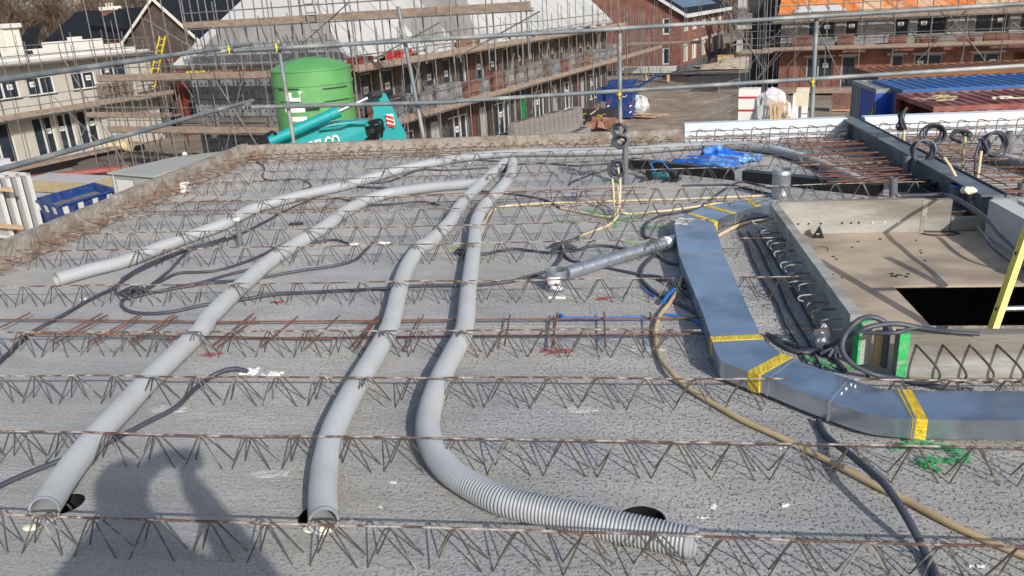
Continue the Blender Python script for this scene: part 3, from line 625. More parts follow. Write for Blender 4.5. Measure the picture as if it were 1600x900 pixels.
def strip_across(a, c, wdt, name, m, parent, off, lift=.0022):
    """band round a flat duct between top edge points a (outer) and c (inner)"""
    d = (c-a); d.z = 0; L = d.length; d.normalize(); t = Vector((-d.y, d.x, 0))*wdt/2; e = d*lift; b = MB(off)
    a2 = a-e; c2 = c+e; top = Vector((0, 0, lift)); bot = Vector((0, 0, ZB-ZT-lift))
    for p, q in ((a2, c2),):
        b.add([p-t+top, q-t+top, q+t+top, p+t+top, p-t+bot, q-t+bot, q+t+bot, p+t+bot], [(0, 1, 2, 3), (4, 7, 6, 5), (0, 4, 5, 1), (1, 5, 6, 2), (2, 6, 7, 3), (3, 7, 4, 0)])
    return b.build(name, m, parent)
strip_across(outer[4], inner[4]+Vector((0, .0, 0)), .05, 'tape_band', M['tape'], fd, FO)
strip_across(G(1178, 583.5, ZT), G(1229, 556, ZT), .055, 'tape_band', M['tape'], fd, FO)
strip_across(G(1438, 655.2, ZT), G(1413, 609.6, ZT), .05, 'tape_band', M['tape'], fd, FO)
strip_across(outer[1]+Vector((0, .03, 0)), inner[1]+Vector((0, .03, 0)), .012, 'joint_seam', M['beam'], fd, FO, .0035)
for k_ in (4, 9, 11, 14): strip_across(outer[k_], inner[k_], .008, 'joint_seam', M['galv'], fd, FO, .0018 if k_ == 4 else .0035)
strip_across(G(1424, 654.4, ZT), G(1398, 608.8, ZT), .006, 'joint_seam', M['galv'], fd, FO, .0016)
# back elbow and its leg
e1 = [G(*p, ZT) for p in ((1054, 352), (1056, 344), (1066, 338), (1100, 322), (1162, 311), (1204, 308))]
e2 = [G(*p, ZT) for p in ((1118, 353), (1116, 351), (1113, 348.5), (1134, 337), (1178, 324), (1210, 319))]
def loft(rows_, name, m, parent, off):
    b = MB(off); vs = []; fs = []
    for a, c in rows_: vs += [Vector((a.x, a.y, ZT)), Vector((c.x, c.y, ZT)), Vector((c.x, c.y, ZB)), Vector((a.x, a.y, ZB))]
    for k in range(len(rows_)-1):
        for j in range(4): fs.append((k*4+j, k*4+(j+1) % 4, (k+1)*4+(j+1) % 4, (k+1)*4+j))
    n = len(rows_); fs += [(0, 3, 2, 1), ((n-1)*4, (n-1)*4+1, (n-1)*4+2, (n-1)*4+3)]; b.add(vs, fs); return b.build(name, m, parent)
loft([(outer[1], inner[1])]+list(zip(e1[:3], e2[:3])), 'elbow', M['galvtop'], fd, FO)
loft(list(zip(e1[2:], e2[2:])), 'straight_section', M['galvtop'], fd, FO)
for p, q in (((1078, 333.5), (1117, 346.5)), ((1104, 321.5), (1146, 333)), ((1166, 310.5), (1184, 322))):
    strip_across(G(*p, ZT), G(*q, ZT), .045, 'tape_band', M['tape'], fd, FO)
P = [G(*p, ZT+.002) for p in ((1053, 350), (1073, 352), (1085, 342), (1062, 340))]; MB(FO).prism(P, (0, 0, .0012)).build('printed_sticker', M['label'], fd)
for p in ((1330, 600), (1322, 607), (1315, 614), (1303, 640), (1297, 650), (1336, 603)):
    q = G(*p, ZT); MB(FO).obox((q.x, q.y, ZT+.003), (.006, .006, .005)).build('rivet', M['alu'], fd)

# ---------------------------------------------------------------- spiral pipe and its can
sp = thing('spiral_pipe', 'galvanised spiral pipe leading from the round can to the flat duct', 'pipe', tuple(G(965, 400).xy)+(0,)); of = sp.location.copy()
a = G(884, 427, .045); c = G(1060, 374, .055); path = resample(spline([a, (a+c)/2+Vector((0, 0, .002)), c], .05), .01)
def rsp(i): return .0405 if i % 10 else .0425
MB(of).tube(path, .04, 24, rfun=rsp).build('pipe_wall', M['galv'], sp, True)
d = (c-a).normalized(); MB(of).cyl(a+(c-a)*.86, a+(c-a)*.9, .0435, 24).build('tape_band', M['white'], sp, True)
def can(x, y, r, h, label, cat='duct collar', m='galv', sticker=True, name='duct_collar', open_top=True):
    t = thing(name, label, cat, (x, y, 0))
    prof = [(r, .001), (r, h*.12), (r+.002, h*.14), (r, h*.16), (r, h*.82), (r+.004, h*.84), (r+.004, h*.88), (r, h*.9), (r, h), (r-.003, h), (r-.003, .01)]
    MB().lathe(prof, n=32).build('wall', M[m], t, True)
    MB().lathe([(.0005, h*.06), (r-.0035, h*.06)], n=32).build('bottom_disc', M['black'], t)
    if sticker:
        vs = []; fs = []
        for k in range(9):
            an = math.radians(225+k*9); vs += [((r+.0012)*math.cos(an), (r+.0012)*math.sin(an), h*.2), ((r+.0012)*math.cos(an), (r+.0012)*math.sin(an), h*.78)]
        for k in range(8): fs.append((2*k, 2*k+2, 2*k+3, 2*k+1))
        MB().add(vs, fs).build('printed_sticker', M['label'], t)
        vs = [((r+.0014)*math.cos(math.radians(q)), (r+.0014)*math.sin(math.radians(q)), zz) for q in (205, 222) for zz in (h*.3, h*.6)]
        MB().add(vs, [(0, 2, 3, 1)]).build('red_sticker', M['red'], t)
    return t
p = G(868, 458); can(p.x, p.y+.06, .062, .125, 'galvanised round can with printed sticker at the left end of spiral pipe')
p = G(1222, 313); can(p.x, p.y+.07, .072, .235, 'open galvanised duct collar standing behind the flat duct at the stair corner', sticker=False)
# grey upright stubs
def stub(p, q, r, label, m='pvc', foam=False, lean=(0, 0)):
    base = G(*p); top = GY(*q, base.y); t = thing('pipe_stub', label, 'pipe stub', base, 0, 'grey upright pipe stubs')
    v = Vector((top.x-base.x, lean[1], top.z))
    MB().tube([Vector((0, 0, -.0)), v*.93, v*.931, v], [r, r, r*1.04, r*1.04], 20, caps=False).tube([v, v*.2], r*.9, 20, caps=False).build('pipe_wall', M[m], t, True)
    MB().tube([v*.5, v*.501], r*.9, 20).build('pipe_plug', M['black'], t)
    if foam:
        bm = bmesh.new(); bmesh.ops.create_icosphere(bm, subdivisions=2, radius=r*1.35)
        for x in bm.verts: x.co *= 1+.35*noise.noise(x.co*60); x.co.z *= .6
        me = bpy.data.meshes.new('foam_plug'); bm.to_mesh(me); bm.free(); me.materials.append(M['foam']); link('foam_plug', me, t, v+Vector((0, 0, .01)))
    return t
stub((376, 386), (371, 345), .019, 'grey stub plugged with pale foam among the left cables', foam=True)
stub((977, 288), (977, 222), .026, 'grey stub standing behind the black coil, left end of black trough')
stub((1414, 283), (1420, 245), .033, 'dark leaning grey stub beside the rusty bars and steel beam', lean=(0, .03))
stub((1396, 310), (1396, 277), .030, 'lighter grey stub just behind the far stair upstand')
stub((1576, 240), (1577, 205), .030, 'dark grey stub at the right edge behind the coils')
stub((1597, 306), (1597, 285), .03, 'small dark stub cut by the right edge of the picture')
p = G(1500, 322); t = can(p.x, p.y+.02, .075, .16, 'grey blue topped round socket beyond the far stair upstand', m='pvc', sticker=False, name='round_socket', cat='pipe socket')
MB().lathe([(.0755, .15), (.0755, .162), (.071, .162)], n=32).build('blue_rim', M['blue'], t, True)
stub((1513, 345), (1513, 300), .036, 'black bucket like stub overflowing with pale foam', m='black', foam=True)
# black trough
bt = thing('black_trough', 'long black cable trough running from the centre stub to the stair upstand', 'cable trough', tuple(G(1180, 285).xy)+(0,)); of = bt.location.copy()
a = G(984, 262); c = G(1376, 306); d = (c-a).normalized(); q = Vector((-d.y, d.x, 0))*.05
for nm, s0, s1, z0, z1 in (('trough_side', -1, -.9, .004, .085), ('trough_side', .9, 1, .004, .085), ('trough_lid', -.995, .995, .0855, .093)):
    b = MB(of); A, C, A2, C2 = a+q*s0, c+q*s0, a+q*s1, c+q*s1
    b.add([Vector((v.x, v.y, z)) for z in (z0, z1) for v in (A, C, C2, A2)], [(3, 2, 1, 0), (4, 5, 6, 7), (0, 1, 5, 4), (1, 2, 6, 5), (2, 3, 7, 6), (3, 0, 4, 7)]).build(nm, M['black'], bt)
m0 = a.lerp(c, .5); strip = MB(of); A = m0-q*1.08-d*.035; C = m0+q*1.08-d*.035
strip.add([A+Vector((0, 0, .0955)), C+Vector((0, 0, .0955)), C+d*.07+Vector((0, 0, .0955)), A+d*.07+Vector((0, 0, .0955)), A+Vector((0, 0, .0)), A+d*.07], [(0, 1, 2, 3), (0, 3, 5, 4)]).build('clear_tape', M['ductin'], bt)
# blue sheeting
def crumple(name, x0, x1, y0, y1, hfun, m, label, cat, seed=0, n=46, sy=26):
    bm = bmesh.new(); vs = {}
    for i in range(n+1):
        for j in range(sy+1):
            u, v = i/n, j/sy; x = x0+(x1-x0)*u; y = y0+(y1-y0)*v
            q = Vector((u*3.1, v*3.1, seed)); h = hfun(u, v)
            cre = abs(noise.noise(q*1.6))*.02+abs(noise.noise(q*5))*.015
            vs[i, j] = bm.verts.new((x+noise.noise(q*3)*.03, y+noise.noise(q*3+Vector((3, 3, 3)))*.03, max(.006, h*(.85+noise.noise(q*1.8)*.3)+cre*min(1, h*12))))
    for i in range(n):
        for j in range(sy):
            u, v = (i+.5)/n, (j+.5)/sy
            if hfun(u, v) > .002: bm.faces.new((vs[i, j], vs[i+1, j], vs[i+1, j+1], vs[i, j+1]))
    bmesh.ops.delete(bm, geom=[v for v in bm.verts if not v.link_faces], context='VERTS')
    me = bpy.data.meshes.new(name); bm.to_mesh(me); bm.free(); me.materials.append(m)
    c = Vector(((x0+x1)/2, (y0+y1)/2, 0))
    for v in me.vertices: v.co -= c
    me.polygons.foreach_set('use_smooth', [True]*len(me.polygons))
    o = link(name, me, None, c); sm = o.modifiers.new('solid', 'SOLIDIFY'); sm.thickness = .002
    return tag(o, label, cat)
def h1f(u, v):
    w_ = .12+.88*min(1, u*1.9) if u < .8 else 1-(u-.8)*3
    return .095*max(0, 1-abs(v-.5)*2/max(.05, w_))**.5*(.55+.8*math.sin(u*2.6)) if abs(v-.5)*2 < w_ else 0
crumple('blue_sheeting', .38, 1.10, 7.62, 8.14, h1f, M['tarp'], 'crumpled blue plastic sheeting behind the black trough', 'plastic sheet', 1)
def h2f(u, v):
    w_ = 1-max(0, u-.45)*1.7
    return (.19-.11*u)*max(0, 1-abs(v-.5)*2/w_)**.4 if abs(v-.5)*2 < w_ else 0
crumple('blue_bag', .78, 1.34, 7.84, 8.22, h2f, M['tarp'], 'puffed blue plastic bag on the right end of the sheeting', 'plastic bag', 4)
# power tool
p = G(1034, 282); pt = thing('angle_grinder', 'teal cordless power tool lying left of the black trough with a blue strap', 'power tool', p, math.radians(-14))
MB().lathe([(.001, -.09), (.024, -.088), (.028, -.05), (.030, .03), (.026, .075), (.001, .078)], n=16).build('motor_body', mat('tool_teal', (.01, .14, .17), .4), pt, True).rotation_euler = (0, math.pi/2, 0)
pt.children[0].location = (0, 0, .05)
MB().obox((-.115, 0, .052), (.055, .075, .085)).build('battery', M['black'], pt)
MB().lathe([(.001, -.03), (.04, -.028), (.045, 0), (.04, .03), (.001, .032)], n=18).build('gear_head', M['black'], pt, True).location = (.115, -.005, .06)
MB().lathe([(.001, 0), (.062, 0), (.062, .004), (.001, .005)], n=24).build('cutting_disc', M['dirtyblack'], pt, True).location = (.125, -.03, .022)
MB().cyl((.1, -.02, .05), (.06, -.13, .03), .013, 10).build('side_handle', M['black'], pt, True)
MB().tube(spline([Vector(q) for q in ((-.06, .02, .07), (-.11, .06, .14), (-.02, .05, .17), (.03, .03, .13), (.07, .02, .09))], .02), .006, 6).build('strap', M['blue'], pt, True)

# ---------------------------------------------------------------- coils and upright cream conduits
def coil(c, R, label, tilt=.3, n=4, r=.0085, sq=1.0, yaw=0.0, m='cable', tail=None):
    t = thing('conduit_coil', label, 'conduit coil', c, yaw, 'coiled conduits on upright pipes'); b = MB()
    for k in range(n):
        rr = R*(1-.11*k+random.uniform(-.08, .08)); ph = random.uniform(0, 6); tl = tilt+random.uniform(-.35, .35); ox_, oz_ = random.uniform(-.12, .12)*R, random.uniform(-.14, .14)*R
        P = [Vector((ox_+rr*math.cos(a)*(1+.08*math.sin(2*a+ph)), (k-n/2)*.015+.014*math.sin(a*2+ph)+math.sin(a)*rr*math.sin(tl)*.5, oz_+rr*sq*math.sin(a)*math.cos(tl))) for a in [2*math.pi*i/26 for i in range(26)]]
        b.tube(P, r, 7, closed=True)
    b.build('conduit_loop', M[m], t, True)
    MB().tube([Vector((0, -.03, -R*sq*.9)), Vector((0, .03, -R*sq*.9))], .018, 8).build('tie_wrap', M['black'], t, True)
    if tail: MB(c).tube(spline(tail, .03), r, 7).build('conduit_tail', M[m], t, True)
    return t
Yc = G(966, 340).y
coil(GY(964, 262, 6.1), .058, 'black conduit coil on top of the cream bundle left of the power tool', .4, 5, .010, 1.2)
coil(GY(968, 203, 7.2), .062, 'upper slate coil above the grey stub, top ring', .2, 4, .009)
coil(GY(969, 220, 7.15), .062, 'dense slate coil hanging just below the top ring', .1, 5, .010)
conduit([(985, 262, .06), (1000, 268, .05), (1012, 276, .03), (1003, 282, .02)], 'cut conduit ends between black coil and power tool', .012)
for q, p in enumerate(((1411, 246, 1413, 187), (1504, 266, 1508, 214), (1527, 281, 1533, 236), (1470, 295, 1471, 258))):
    base = G(p[0], p[1]); top = GY(p[2], p[3], base.y)
    o = MB(base).cyl(base, top, .0125, 12).build('upright_conduit', M['cream'], None, True); o.location = base
    tag(o, ['cream upright conduit beside the steel beam with an edge on coil', 'cream upright conduit below the flat coil', 'cream upright conduit below the big open coil', 'short cream upright conduit in front of the steel beam'][q], 'conduit', CG)
b0 = G(1498, 287, .15); o = MB().tube(spline([Vector((0, 0, 0)), GY(1490, 270, b0.y+.05)-b0, GY(1482, 256, b0.y+.1)-b0, GY(1475, 247, b0.y+.14)-b0], .03), .012, 10).build('cream_hose', M['cream'], None, True); o.location = b0; tag(o, 'leaning cream conduit rising from the blue topped socket', 'conduit', CG)
coil(GY(1408, 187, 7.9), .085, 'narrow edge on coil on the upright conduit near the steel beam', .1, 4, .010, 1.1, 1.25)
coil(GY(1458, 212, 7.5), .095, 'large round coil above the steel beam, highest of its pair', .2, 4, .010)
coil(GY(1442, 236, 6.9), .095, 'large round coil in front of the steel beam, lower of its pair', .3, 3, .011)
coil(GY(1499, 212, 7.5), .085, 'flattened oval coil between the round coils and the big open loop', .3, 4, .010, .62)
coil(GY(1553, 226, 7.2), .115, 'big open coil at the right near the dark stub', .25, 3, .010, 1, .2)
coil(GY(1536, 226, 7.2), .075, 'tight twisted coil touching the big open loop', .3, 4, .010, .9, 1.0)
b0 = GY(1478, 258, 6.9); 
P = [GY(1452, 226, 6.9), GY(1468, 240, 6.9), GY(1485, 262, 6.8), GY(1498, 286, 6.7)]; c0 = P[1].copy(); o = MB(c0).tube(spline(P, .03), .010, 8).build('flexible_conduit', M['cable'], None, True); o.location = c0; tag(o, 'dark conduit leaving the lower round coil toward the socket', 'conduit')
P = [GY(1530, 225, 7.15), GY(1524, 245, 7.1), GY(1524, 265, 7.1), GY(1523, 280, 7.05)]; c0 = P[1].copy(); o = MB(c0).tube(spline(P, .03), .010, 8).build('flexible_conduit', M['cable'], None, True); o.location = c0; tag(o, 'dark conduit hanging from the big open coil to the slab', 'conduit')
def floor_coil(c, R, label, n=4):
    t = thing('conduit_coil', label, 'conduit coil', (c.x, c.y, 0)); b = MB()
    for k in range(n):
        rr = R*(1+random.uniform(-.1, .1)); P = [Vector((rr*1.25*math.cos(a)+random.uniform(-.004, .004), rr*.8*math.sin(a), .012+.017*k+.004*math.sin(a*3+k))) for a in [2*math.pi*i/30 for i in range(30)]]
        b.tube(P, .010, 7, closed=True)
    b.build('conduit_loop', M['cable'], t, True); return t
floor_coil(G(1433, 297), .12, 'flat slate coil lying just beyond the far stair upstand', 4)
knot(G(1446, 300), 'conduit ends tied on top of the flat coil', .08)

# ---------------------------------------------------------------- stair opening
so_ = thing('stair_upstand', 'concrete upstand board on the left of the stair opening with pale hooks', 'concrete upstand', (1.03, 4.5, 0)); of = Vector((1.03, 4.5, 0))
o = rough_wall('concrete_board', 1.002, 1.055, 3.50, 5.58, (-.069, .2), M['upsmooth'], so_, .002, 60); o.location = -of
hms = []
for v_ in range(5):
    a_ = random.uniform(.7, 1.1); d_ = random.uniform(.020, .034); HP = [Vector(q) for q in ((0, 0, 0), (-.10*a_, 0, 0), (-.135*a_, -.004, -.004), (-.146*a_, -.012, -d_*.5), (-.140*a_, -.018, -d_), (-random.uniform(.085, .12), -.02, -d_*1.2))]; hms.append(MB().tube(spline(HP, .015), .0036, 6).mesh('rebar_hook', M['whook'], True))
y = 3.62
while y < 5.5:
    link('rebar_hook', random.choice(hms), so_, Vector((1.0, y+random.uniform(-.025, .025), .13+random.uniform(-.012, .012)))-of, (random.uniform(-.45, .45), random.uniform(-.08, .08), random.uniform(-.14, .14))); y += .112
for xx, zz in ((.86, .012), (.93, .014), (.80, .012)):
    P = [Vector((xx+random.uniform(-.01, .01), 3.3+k*.28, zz)) for k in range(9)]; MB(of).tube(spline(P, .1), .006, 6).build('long_bar', M['dirtyblack'], so_, True)
su = thing('stair_upstand', 'far concrete upstand board across the stair opening with bolt holes', 'concrete upstand', (1.6, 5.6, 0)); of = Vector((1.6, 5.6, 0))
o = rough_wall('concrete_board', 1.058, 2.02, 5.585, 5.64, (-.03, .2), M['upsmooth'], su, .0015, 60); o.location = -of
o = rough_wall('concrete_board', 2.035, 2.19, 5.59, 5.64, (-.03, .19), M['upsmooth'], su, .0015, 20); o.location = -of
MB(of).box(2.0, 2.034, 5.582, 5.6, -.03, .195).build('joint_strip', M['upstand'], su)
for xx in (1.20, 1.27, 1.35, 1.49, 1.55, 1.60, 1.69, 1.77, 1.86):
    MB(of).tube([(xx, 5.581, .045), (xx, 5.586, .045)], .007, 8).build('bolt_hole', M['wireft' if random.random() < .6 else 'black'], su)
MB(of).box(2.2, 3.2, 5.6, 5.645, -.03, .06).build('low_board', M['upsmooth'], su)
sn = thing('stair_upstand', 'near concrete upstand board of the stair opening with five curved hooks', 'concrete upstand', (2, 3.3, 0)); of = Vector((2, 3.3, 0))
o = rough_wall('concrete_board', 1.145, 3.6, 3.272, 3.335, (.001, .2), M['upsmooth'], sn, .0015, 90); o.location = -of
MB(of).box(1.142, 1.182, 3.2665, 3.2712, .0, .206).box(1.142, 1.182, 3.2713, 3.30, .203, .2055).build('green_paint', M['green'], sn)
HQ = [Vector(q) for q in ((-.0, 0, 0), (.045, -.10, -.05), (.06, -.125, -.085), (.055, -.12, -.115), (.035, -.105, -.125), (.025, -.10, -.115))]
for k in range(9):
    xx = 1.21+k*.105; HM = MB().tube(spline(HQ, .02), .005, 6).mesh('rebar_hook', M['wire'], True) if k == 0 else HM
    link('rebar_hook', HM, sn, Vector((xx, 3.275, .155))-of, (0, 0, random.uniform(-.05, .05)))
# broken corner pieces
cp = thing('corner_board', 'split board ends with green spray paint at the stair corner', 'formwork board', (1.08, 3.42, 0)); of = Vector((1.08, 3.42, 0))
MB(of).obox((1.045, 3.42, .10), (.055, .03, .2), .3).build('board_end', M['upsmooth'], cp)
MB(of).obox((1.100, 3.40, .085), (.03, .02, .16), .1).build('wood_chip', M['timber'], cp)
MB(of).obox((1.125, 3.385, .095), (.018, .04, .19), .15).build('board_end', M['beam'], cp)
MB(of).obox((1.012, 3.40, .10), (.012, .04, .203), .3).build('green_paint', M['green'], cp)
MB(of).obox((1.045, 3.42, .2035), (.057, .032, .006), .3).build('green_paint', M['green'], cp)
# white bag tied by the corner
def lump(name, c, s, m, label, cat, seed=1, grp=None, amp=.35, sub=3):
    bm = bmesh.new(); bmesh.ops.create_icosphere(bm, subdivisions=sub, radius=1)
    for v in bm.verts:
        k = 1+amp*noise.noise(v.co*1.7+Vector((seed, 0, 0)))+amp*.5*noise.noise(v.co*4+Vector((0, seed, 0))); v.co = Vector((v.co.x*s[0]*k, v.co.y*s[1]*k, v.co.z*s[2]*k))
    me = bpy.data.meshes.new(name); bm.to_mesh(me); bm.free(); me.materials.append(m)
    o = link(name, me, None, c); return tag(o, label, cat, grp)
p = G(1283, 548); lump('plastic_rag', Vector((p.x, p.y, .06)), (.035, .03, .06), M['wrapw'], 'crumpled translucent plastic rag beside the stair corner', 'plastic rag', 3, amp=.6)
# plywood and hole
pl = thing('plywood_cover', 'dirty plywood sheets partly covering the stair opening', 'plywood', (2, 5, -.05)); of = Vector((2, 5, -.05))
MB(of).box(1.062, 3.18, 4.515, 5.582, -.045, -.030).build('plywood_sheet', M['ply'], pl)
MB(of).box(1.062, 1.508, 3.34, 4.5125, -.046, -.0305).build('plywood_sheet', M['ply'], pl)
for k in range(26):
    c = G(random.choice((1330, 1400, 1460, 1420)) + random.uniform(-30, 30), random.uniform(372, 436), -.028)
    if k < 14: c = G(1408+random.uniform(-16, 14), 430+random.uniform(-3, 3), -.027)
    o = MB().obox((0, 0, 0), (random.uniform(.006, .02), random.uniform(.005, .012), .006), random.uniform(0, 3)).build('dirt_crumb', M['dirtyblack']); o.location = c; tag(o, 'dark crumb of dirt on the plywood', 'crumb', 'dirt crumbs on the plywood')
p = G(1276, 372, -.03); t = thing('steel_bracket', 'black triangular bracket standing on the plywood corner', 'bracket', p)
MB().prism([(-.035, 0, 0), (.045, -.01, 0), (.012, 0, .085)], (0, .004, 0)).build('side_plate', M['black'], t); MB().prism([(.045, -.01, 0), (.012, 0, .085), (.02, .03, .08), (.05, .03, 0)], (.003, 0, 0)).build('side_plate', M['dirtyblack'], t)
MB().obox((.005, -.004, .03), (.02, .003, .012), .1).build('bright_tab', M['alu'], t)
P = [G(q[0], q[1], -.026) for q in ((1440, 365), (1465, 368), (1500, 365), (1480, 362), (1445, 362))]; ctr = P[0].copy(); o = MB(ctr).tube(spline(P, .03), .006, 6).build('black_offcut', M['dirtyblack'], None, True); o.location = ctr; tag(o, 'black cable offcut on the plywood below the far upstand', 'cable offcut')
P = [G(q[0], q[1], -.026) for q in ((1269, 389), (1282, 385), (1293, 386), (1294, 392))]; ctr = P[0].copy(); o = MB(ctr).tube(spline(P, .03), .002, 5).build('bent_wire', M['rust'], None, True); o.location = ctr; tag(o, 'thin bent wire on the plywood near the bracket', 'wire')
# ladder in the hole
ld = thing('yellow_ladder', 'yellow ladder with metal rungs standing in the stair opening', 'ladder', (1.9, 3.9, -1)); of = Vector((1.9, 3.9, -1))
bt_, tp_ = GY(1552, 512, 3.62), GY(1608, 352, 3.86); d = (tp_-bt_); lo = bt_-d*3.2; hi = tp_+d*.35
R3 = Vector((1, .06, 0)).normalized()
for s in (0, .42):
    a, c = lo+R3*s, hi+R3*s; b = MB(of); u = R3*.014; v = d.normalized().cross(R3)*.032
    b.add([a-u-v, a+u-v, a+u+v, a-u+v, c-u-v, c+u-v, c+u+v, c-u+v], [(3, 2, 1, 0), (4, 5, 6, 7), (0, 1, 5, 4), (1, 2, 6, 5), (2, 3, 7, 6), (3, 0, 4, 7)]); b.build('stile', M['yellow'], ld)
L = (hi-lo).length
for k in range(int(L/.28)):
    a = lo+(hi-lo).normalized()*(.06+k*.28); MB(of).cyl(a-R3*.016, a+R3*.436, .014, 8).build('rung', M['alu'], ld, True)
    MB(of).cyl(a-R3*.018, a-R3*.0142, .009, 8).build('rung_plug', M['dirtyblack'], ld)
# aerated blocks
for i, (x0, x1, y0, y1, z0, z1, lab) in enumerate(((2.38, 2.50, 4.96, 5.50, -.029, .205, 'pale aerated block standing behind the plywood, farther of the two on the left'), (2.385, 2.505, 4.36, 4.955, -.029, .20, 'pale aerated block nearer the yellow ladder'), (2.53, 2.65, 4.7, 5.45, -.029, .215, 'pale aerated block in the second row at the right edge'))):
    c = Vector(((x0+x1)/2, (y0+y1)/2, z0)); bm = bmesh.new(); bmesh.ops.create_cube(bm, size=1)
    for v in bm.verts: v.co = Vector((v.co.x*(x1-x0), v.co.y*(y1-y0), (v.co.z+.5)*(z1-z0)))
    bmesh.ops.bevel(bm, geom=bm.edges[:], offset=.004, segments=1)
    me = bpy.data.meshes.new('aerated_block'); bm.to_mesh(me); bm.free(); me.materials.append(M['air']); tag(link('aerated_block', me, None, c), lab, 'block', 'pale aerated blocks by the stair opening')

# ---------------------------------------------------------------- marks, scraps
def splat(c, L, Wd, rz, m, label, cat='paint mark', n=60, z=.0035):
    b = MB()
    for k in range(n):
        u = random.gauss(0, .32); v = random.gauss(0, .3)
        s = random.uniform(.004, .015)*(1 if abs(u) < .5 else .6); x = u*L; y = v*Wd; N_ = 6; a0 = random.uniform(0, 6)
        b.poly([(x+s*random.uniform(.6, 1.7)*math.cos(a0+6.283*i/N_), y+s*random.uniform(.4, .9)*math.sin(a0+6.283*i/N_), z+.00006*k) for i in range(N_)])
    o = b.build('paint_mark', m); o.location = (c.x, c.y, 0); o.rotation_euler = (0, 0, rz); return tag(o, label, cat)
def stroke(pts, wd, m, label, n=300):
    P = resample(spline([G(*p) for p in pts], .01), .004); c = P[len(P)//2].copy(); b = MB(c)
    for k in range(n):
        p = random.choice(P); q = p+Vector((random.gauss(0, wd*.38), random.gauss(0, wd*.38), .0035+.00005*k-p.z)); s = random.uniform(.003, .008); a0 = random.uniform(0, 6)
        b.poly([q+Vector((s*random.uniform(.7, 1.6)*math.cos(a0+6.283*i/6), s*random.uniform(.5, 1)*math.sin(a0+6.283*i/6), 0)) for i in range(6)])
    o = b.build('paint_mark', m); o.location = c; return tag(o, label, 'paint mark')
stroke([(1395, 706), (1420, 700), (1440, 698), (1470, 704), (1495, 710), (1513, 718), (1500, 725), (1470, 724), (1440, 726), (1450, 733), (1465, 738)], .022, M['green'], 'green spray mark shaped like a hook below the yellow taped duct', 420)
stroke([(1470, 683), (1490, 685)], .02, M['green'], 'small green spray mark at the edge of the flat duct', 60)
stroke([(858, 349), (880, 347), (897, 346)], .045, M['green'], 'green spray dashes left of the cream conduit elbow', 120)
stroke([(915, 330), (935, 336), (960, 345), (1000, 340), (1015, 336)], .07, M['green'], 'wide green spray mark under the cream conduit bundle', 320)
stroke([(960, 344), (962, 352), (960, 357)], .05, M['green'], 'green spray drip below the cream conduit elbow', 80)
stroke([(1000, 356), (1020, 357), (1035, 355)], .06, M['green'], 'green spray patch left of the dark conduit loop', 160)
stroke([(945, 283), (962, 282)], .07, M['green'], 'green spray patch behind the cream uprights', 90)
stroke([(980, 378), (1000, 383), (1025, 375)], .035, M['lime'], 'lime spray mark beside the upper end of spiral pipe', 130)
stroke([(708, 391), (722, 386), (745, 383), (765, 380)], .04, M['lime'], 'lime spray mark crossing under the fourth duct', 130)
stroke([(1255, 560), (1280, 567), (1300, 575), (1340, 578)], .03, M['green'], 'green spray on the slab at the foot of the stair corner', 160)
for (x, y_, lab, L_) in ((330, 555, 'red spray spot right of the diagonal duct', .10), (433, 473, 'small red spray spot under the long conduit', .06), (872, 550, 'red spray spot in front of the rusty bars', .13), (944, 467, 'small red mark in front of the spiral pipe', .07)):
    splat(G(x, y_), L_, L_*.35, .1, M['redmark'], lab, n=50)
def scrap(x, y_, s, label, n=3, m='wireft', z=.0, grp='white debris scraps on the slab'):
    c = G(x, y_, z); b = MB()
    for k in range(n):
        q = Vector((random.gauss(0, s*.6), random.gauss(0, s*.35), s*.12)); b.obox(q, (s*random.uniform(.4, 1), s*random.uniform(.3, .6), s*random.uniform(.12, .4)), random.uniform(0, 3), random.uniform(-.3, .3), random.uniform(-.3, .3))
    o = b.build('debris_scrap', M[m]); o.location = c; return tag(o, label, 'scrap', grp)
for x, y_, s, lab, n in ((1112, 790, .018, 'white crumbs right of the ribbed duct end', 5), (1098, 810, .014, 'lower white crumbs right of the ribbed duct end', 4), (1221, 792, .022, 'white scrap alone at the lower right centre', 2), (1530, 886, .02, 'white scrap at the bottom right corner', 3), (612, 754, .016, 'white chip between the two bottom ducts', 2), (598, 793, .01, 'tiny white chip by the nearest chord', 2), (551, 813, .016, 'white chip right of open duct end', 2),
                         (1215, 745, .008, 'speck on the slab below the tan hose', 2), (390, 583, .035, 'white mortar splash at the dark conduit end', 12), (430, 585, .03, 'white mortar splash on the third top chord', 12), (550, 382, .03, 'white mortar crumbs on the sixth girder', 9), (600, 380, .03, 'white mortar crumbs at the conduit end on the sixth girder', 9), (340, 380, .04, 'pale mortar pile beside the foam plugged stub', 8), (287, 295, .03, 'white cube of foam at the far left bay', 1), (375, 250, .05, 'yellowish white lump at the far left corner', 6), (735, 255, .03, 'white scrap in the far bay near the duct tops', 4), (683, 319, .03, 'white scrap at a conduit end by the second duct', 4), (130, 468, .02, 'white chip on the conduit at the left', 3), (1458, 688, .012, 'small white strip inside the green mark', 1), (1222, 700, .012, 'white crumbs beside the tan hose', 3), (900, 470, .006, 'specks before the round can', 6), (1405, 785, .01, 'pale pebble beside the tan hose', 1)):
    scrap(x, y_, s, lab, n, grp=None if 'cube' in lab else 'white debris scraps on the slab')
rnd_ = random.Random(11)
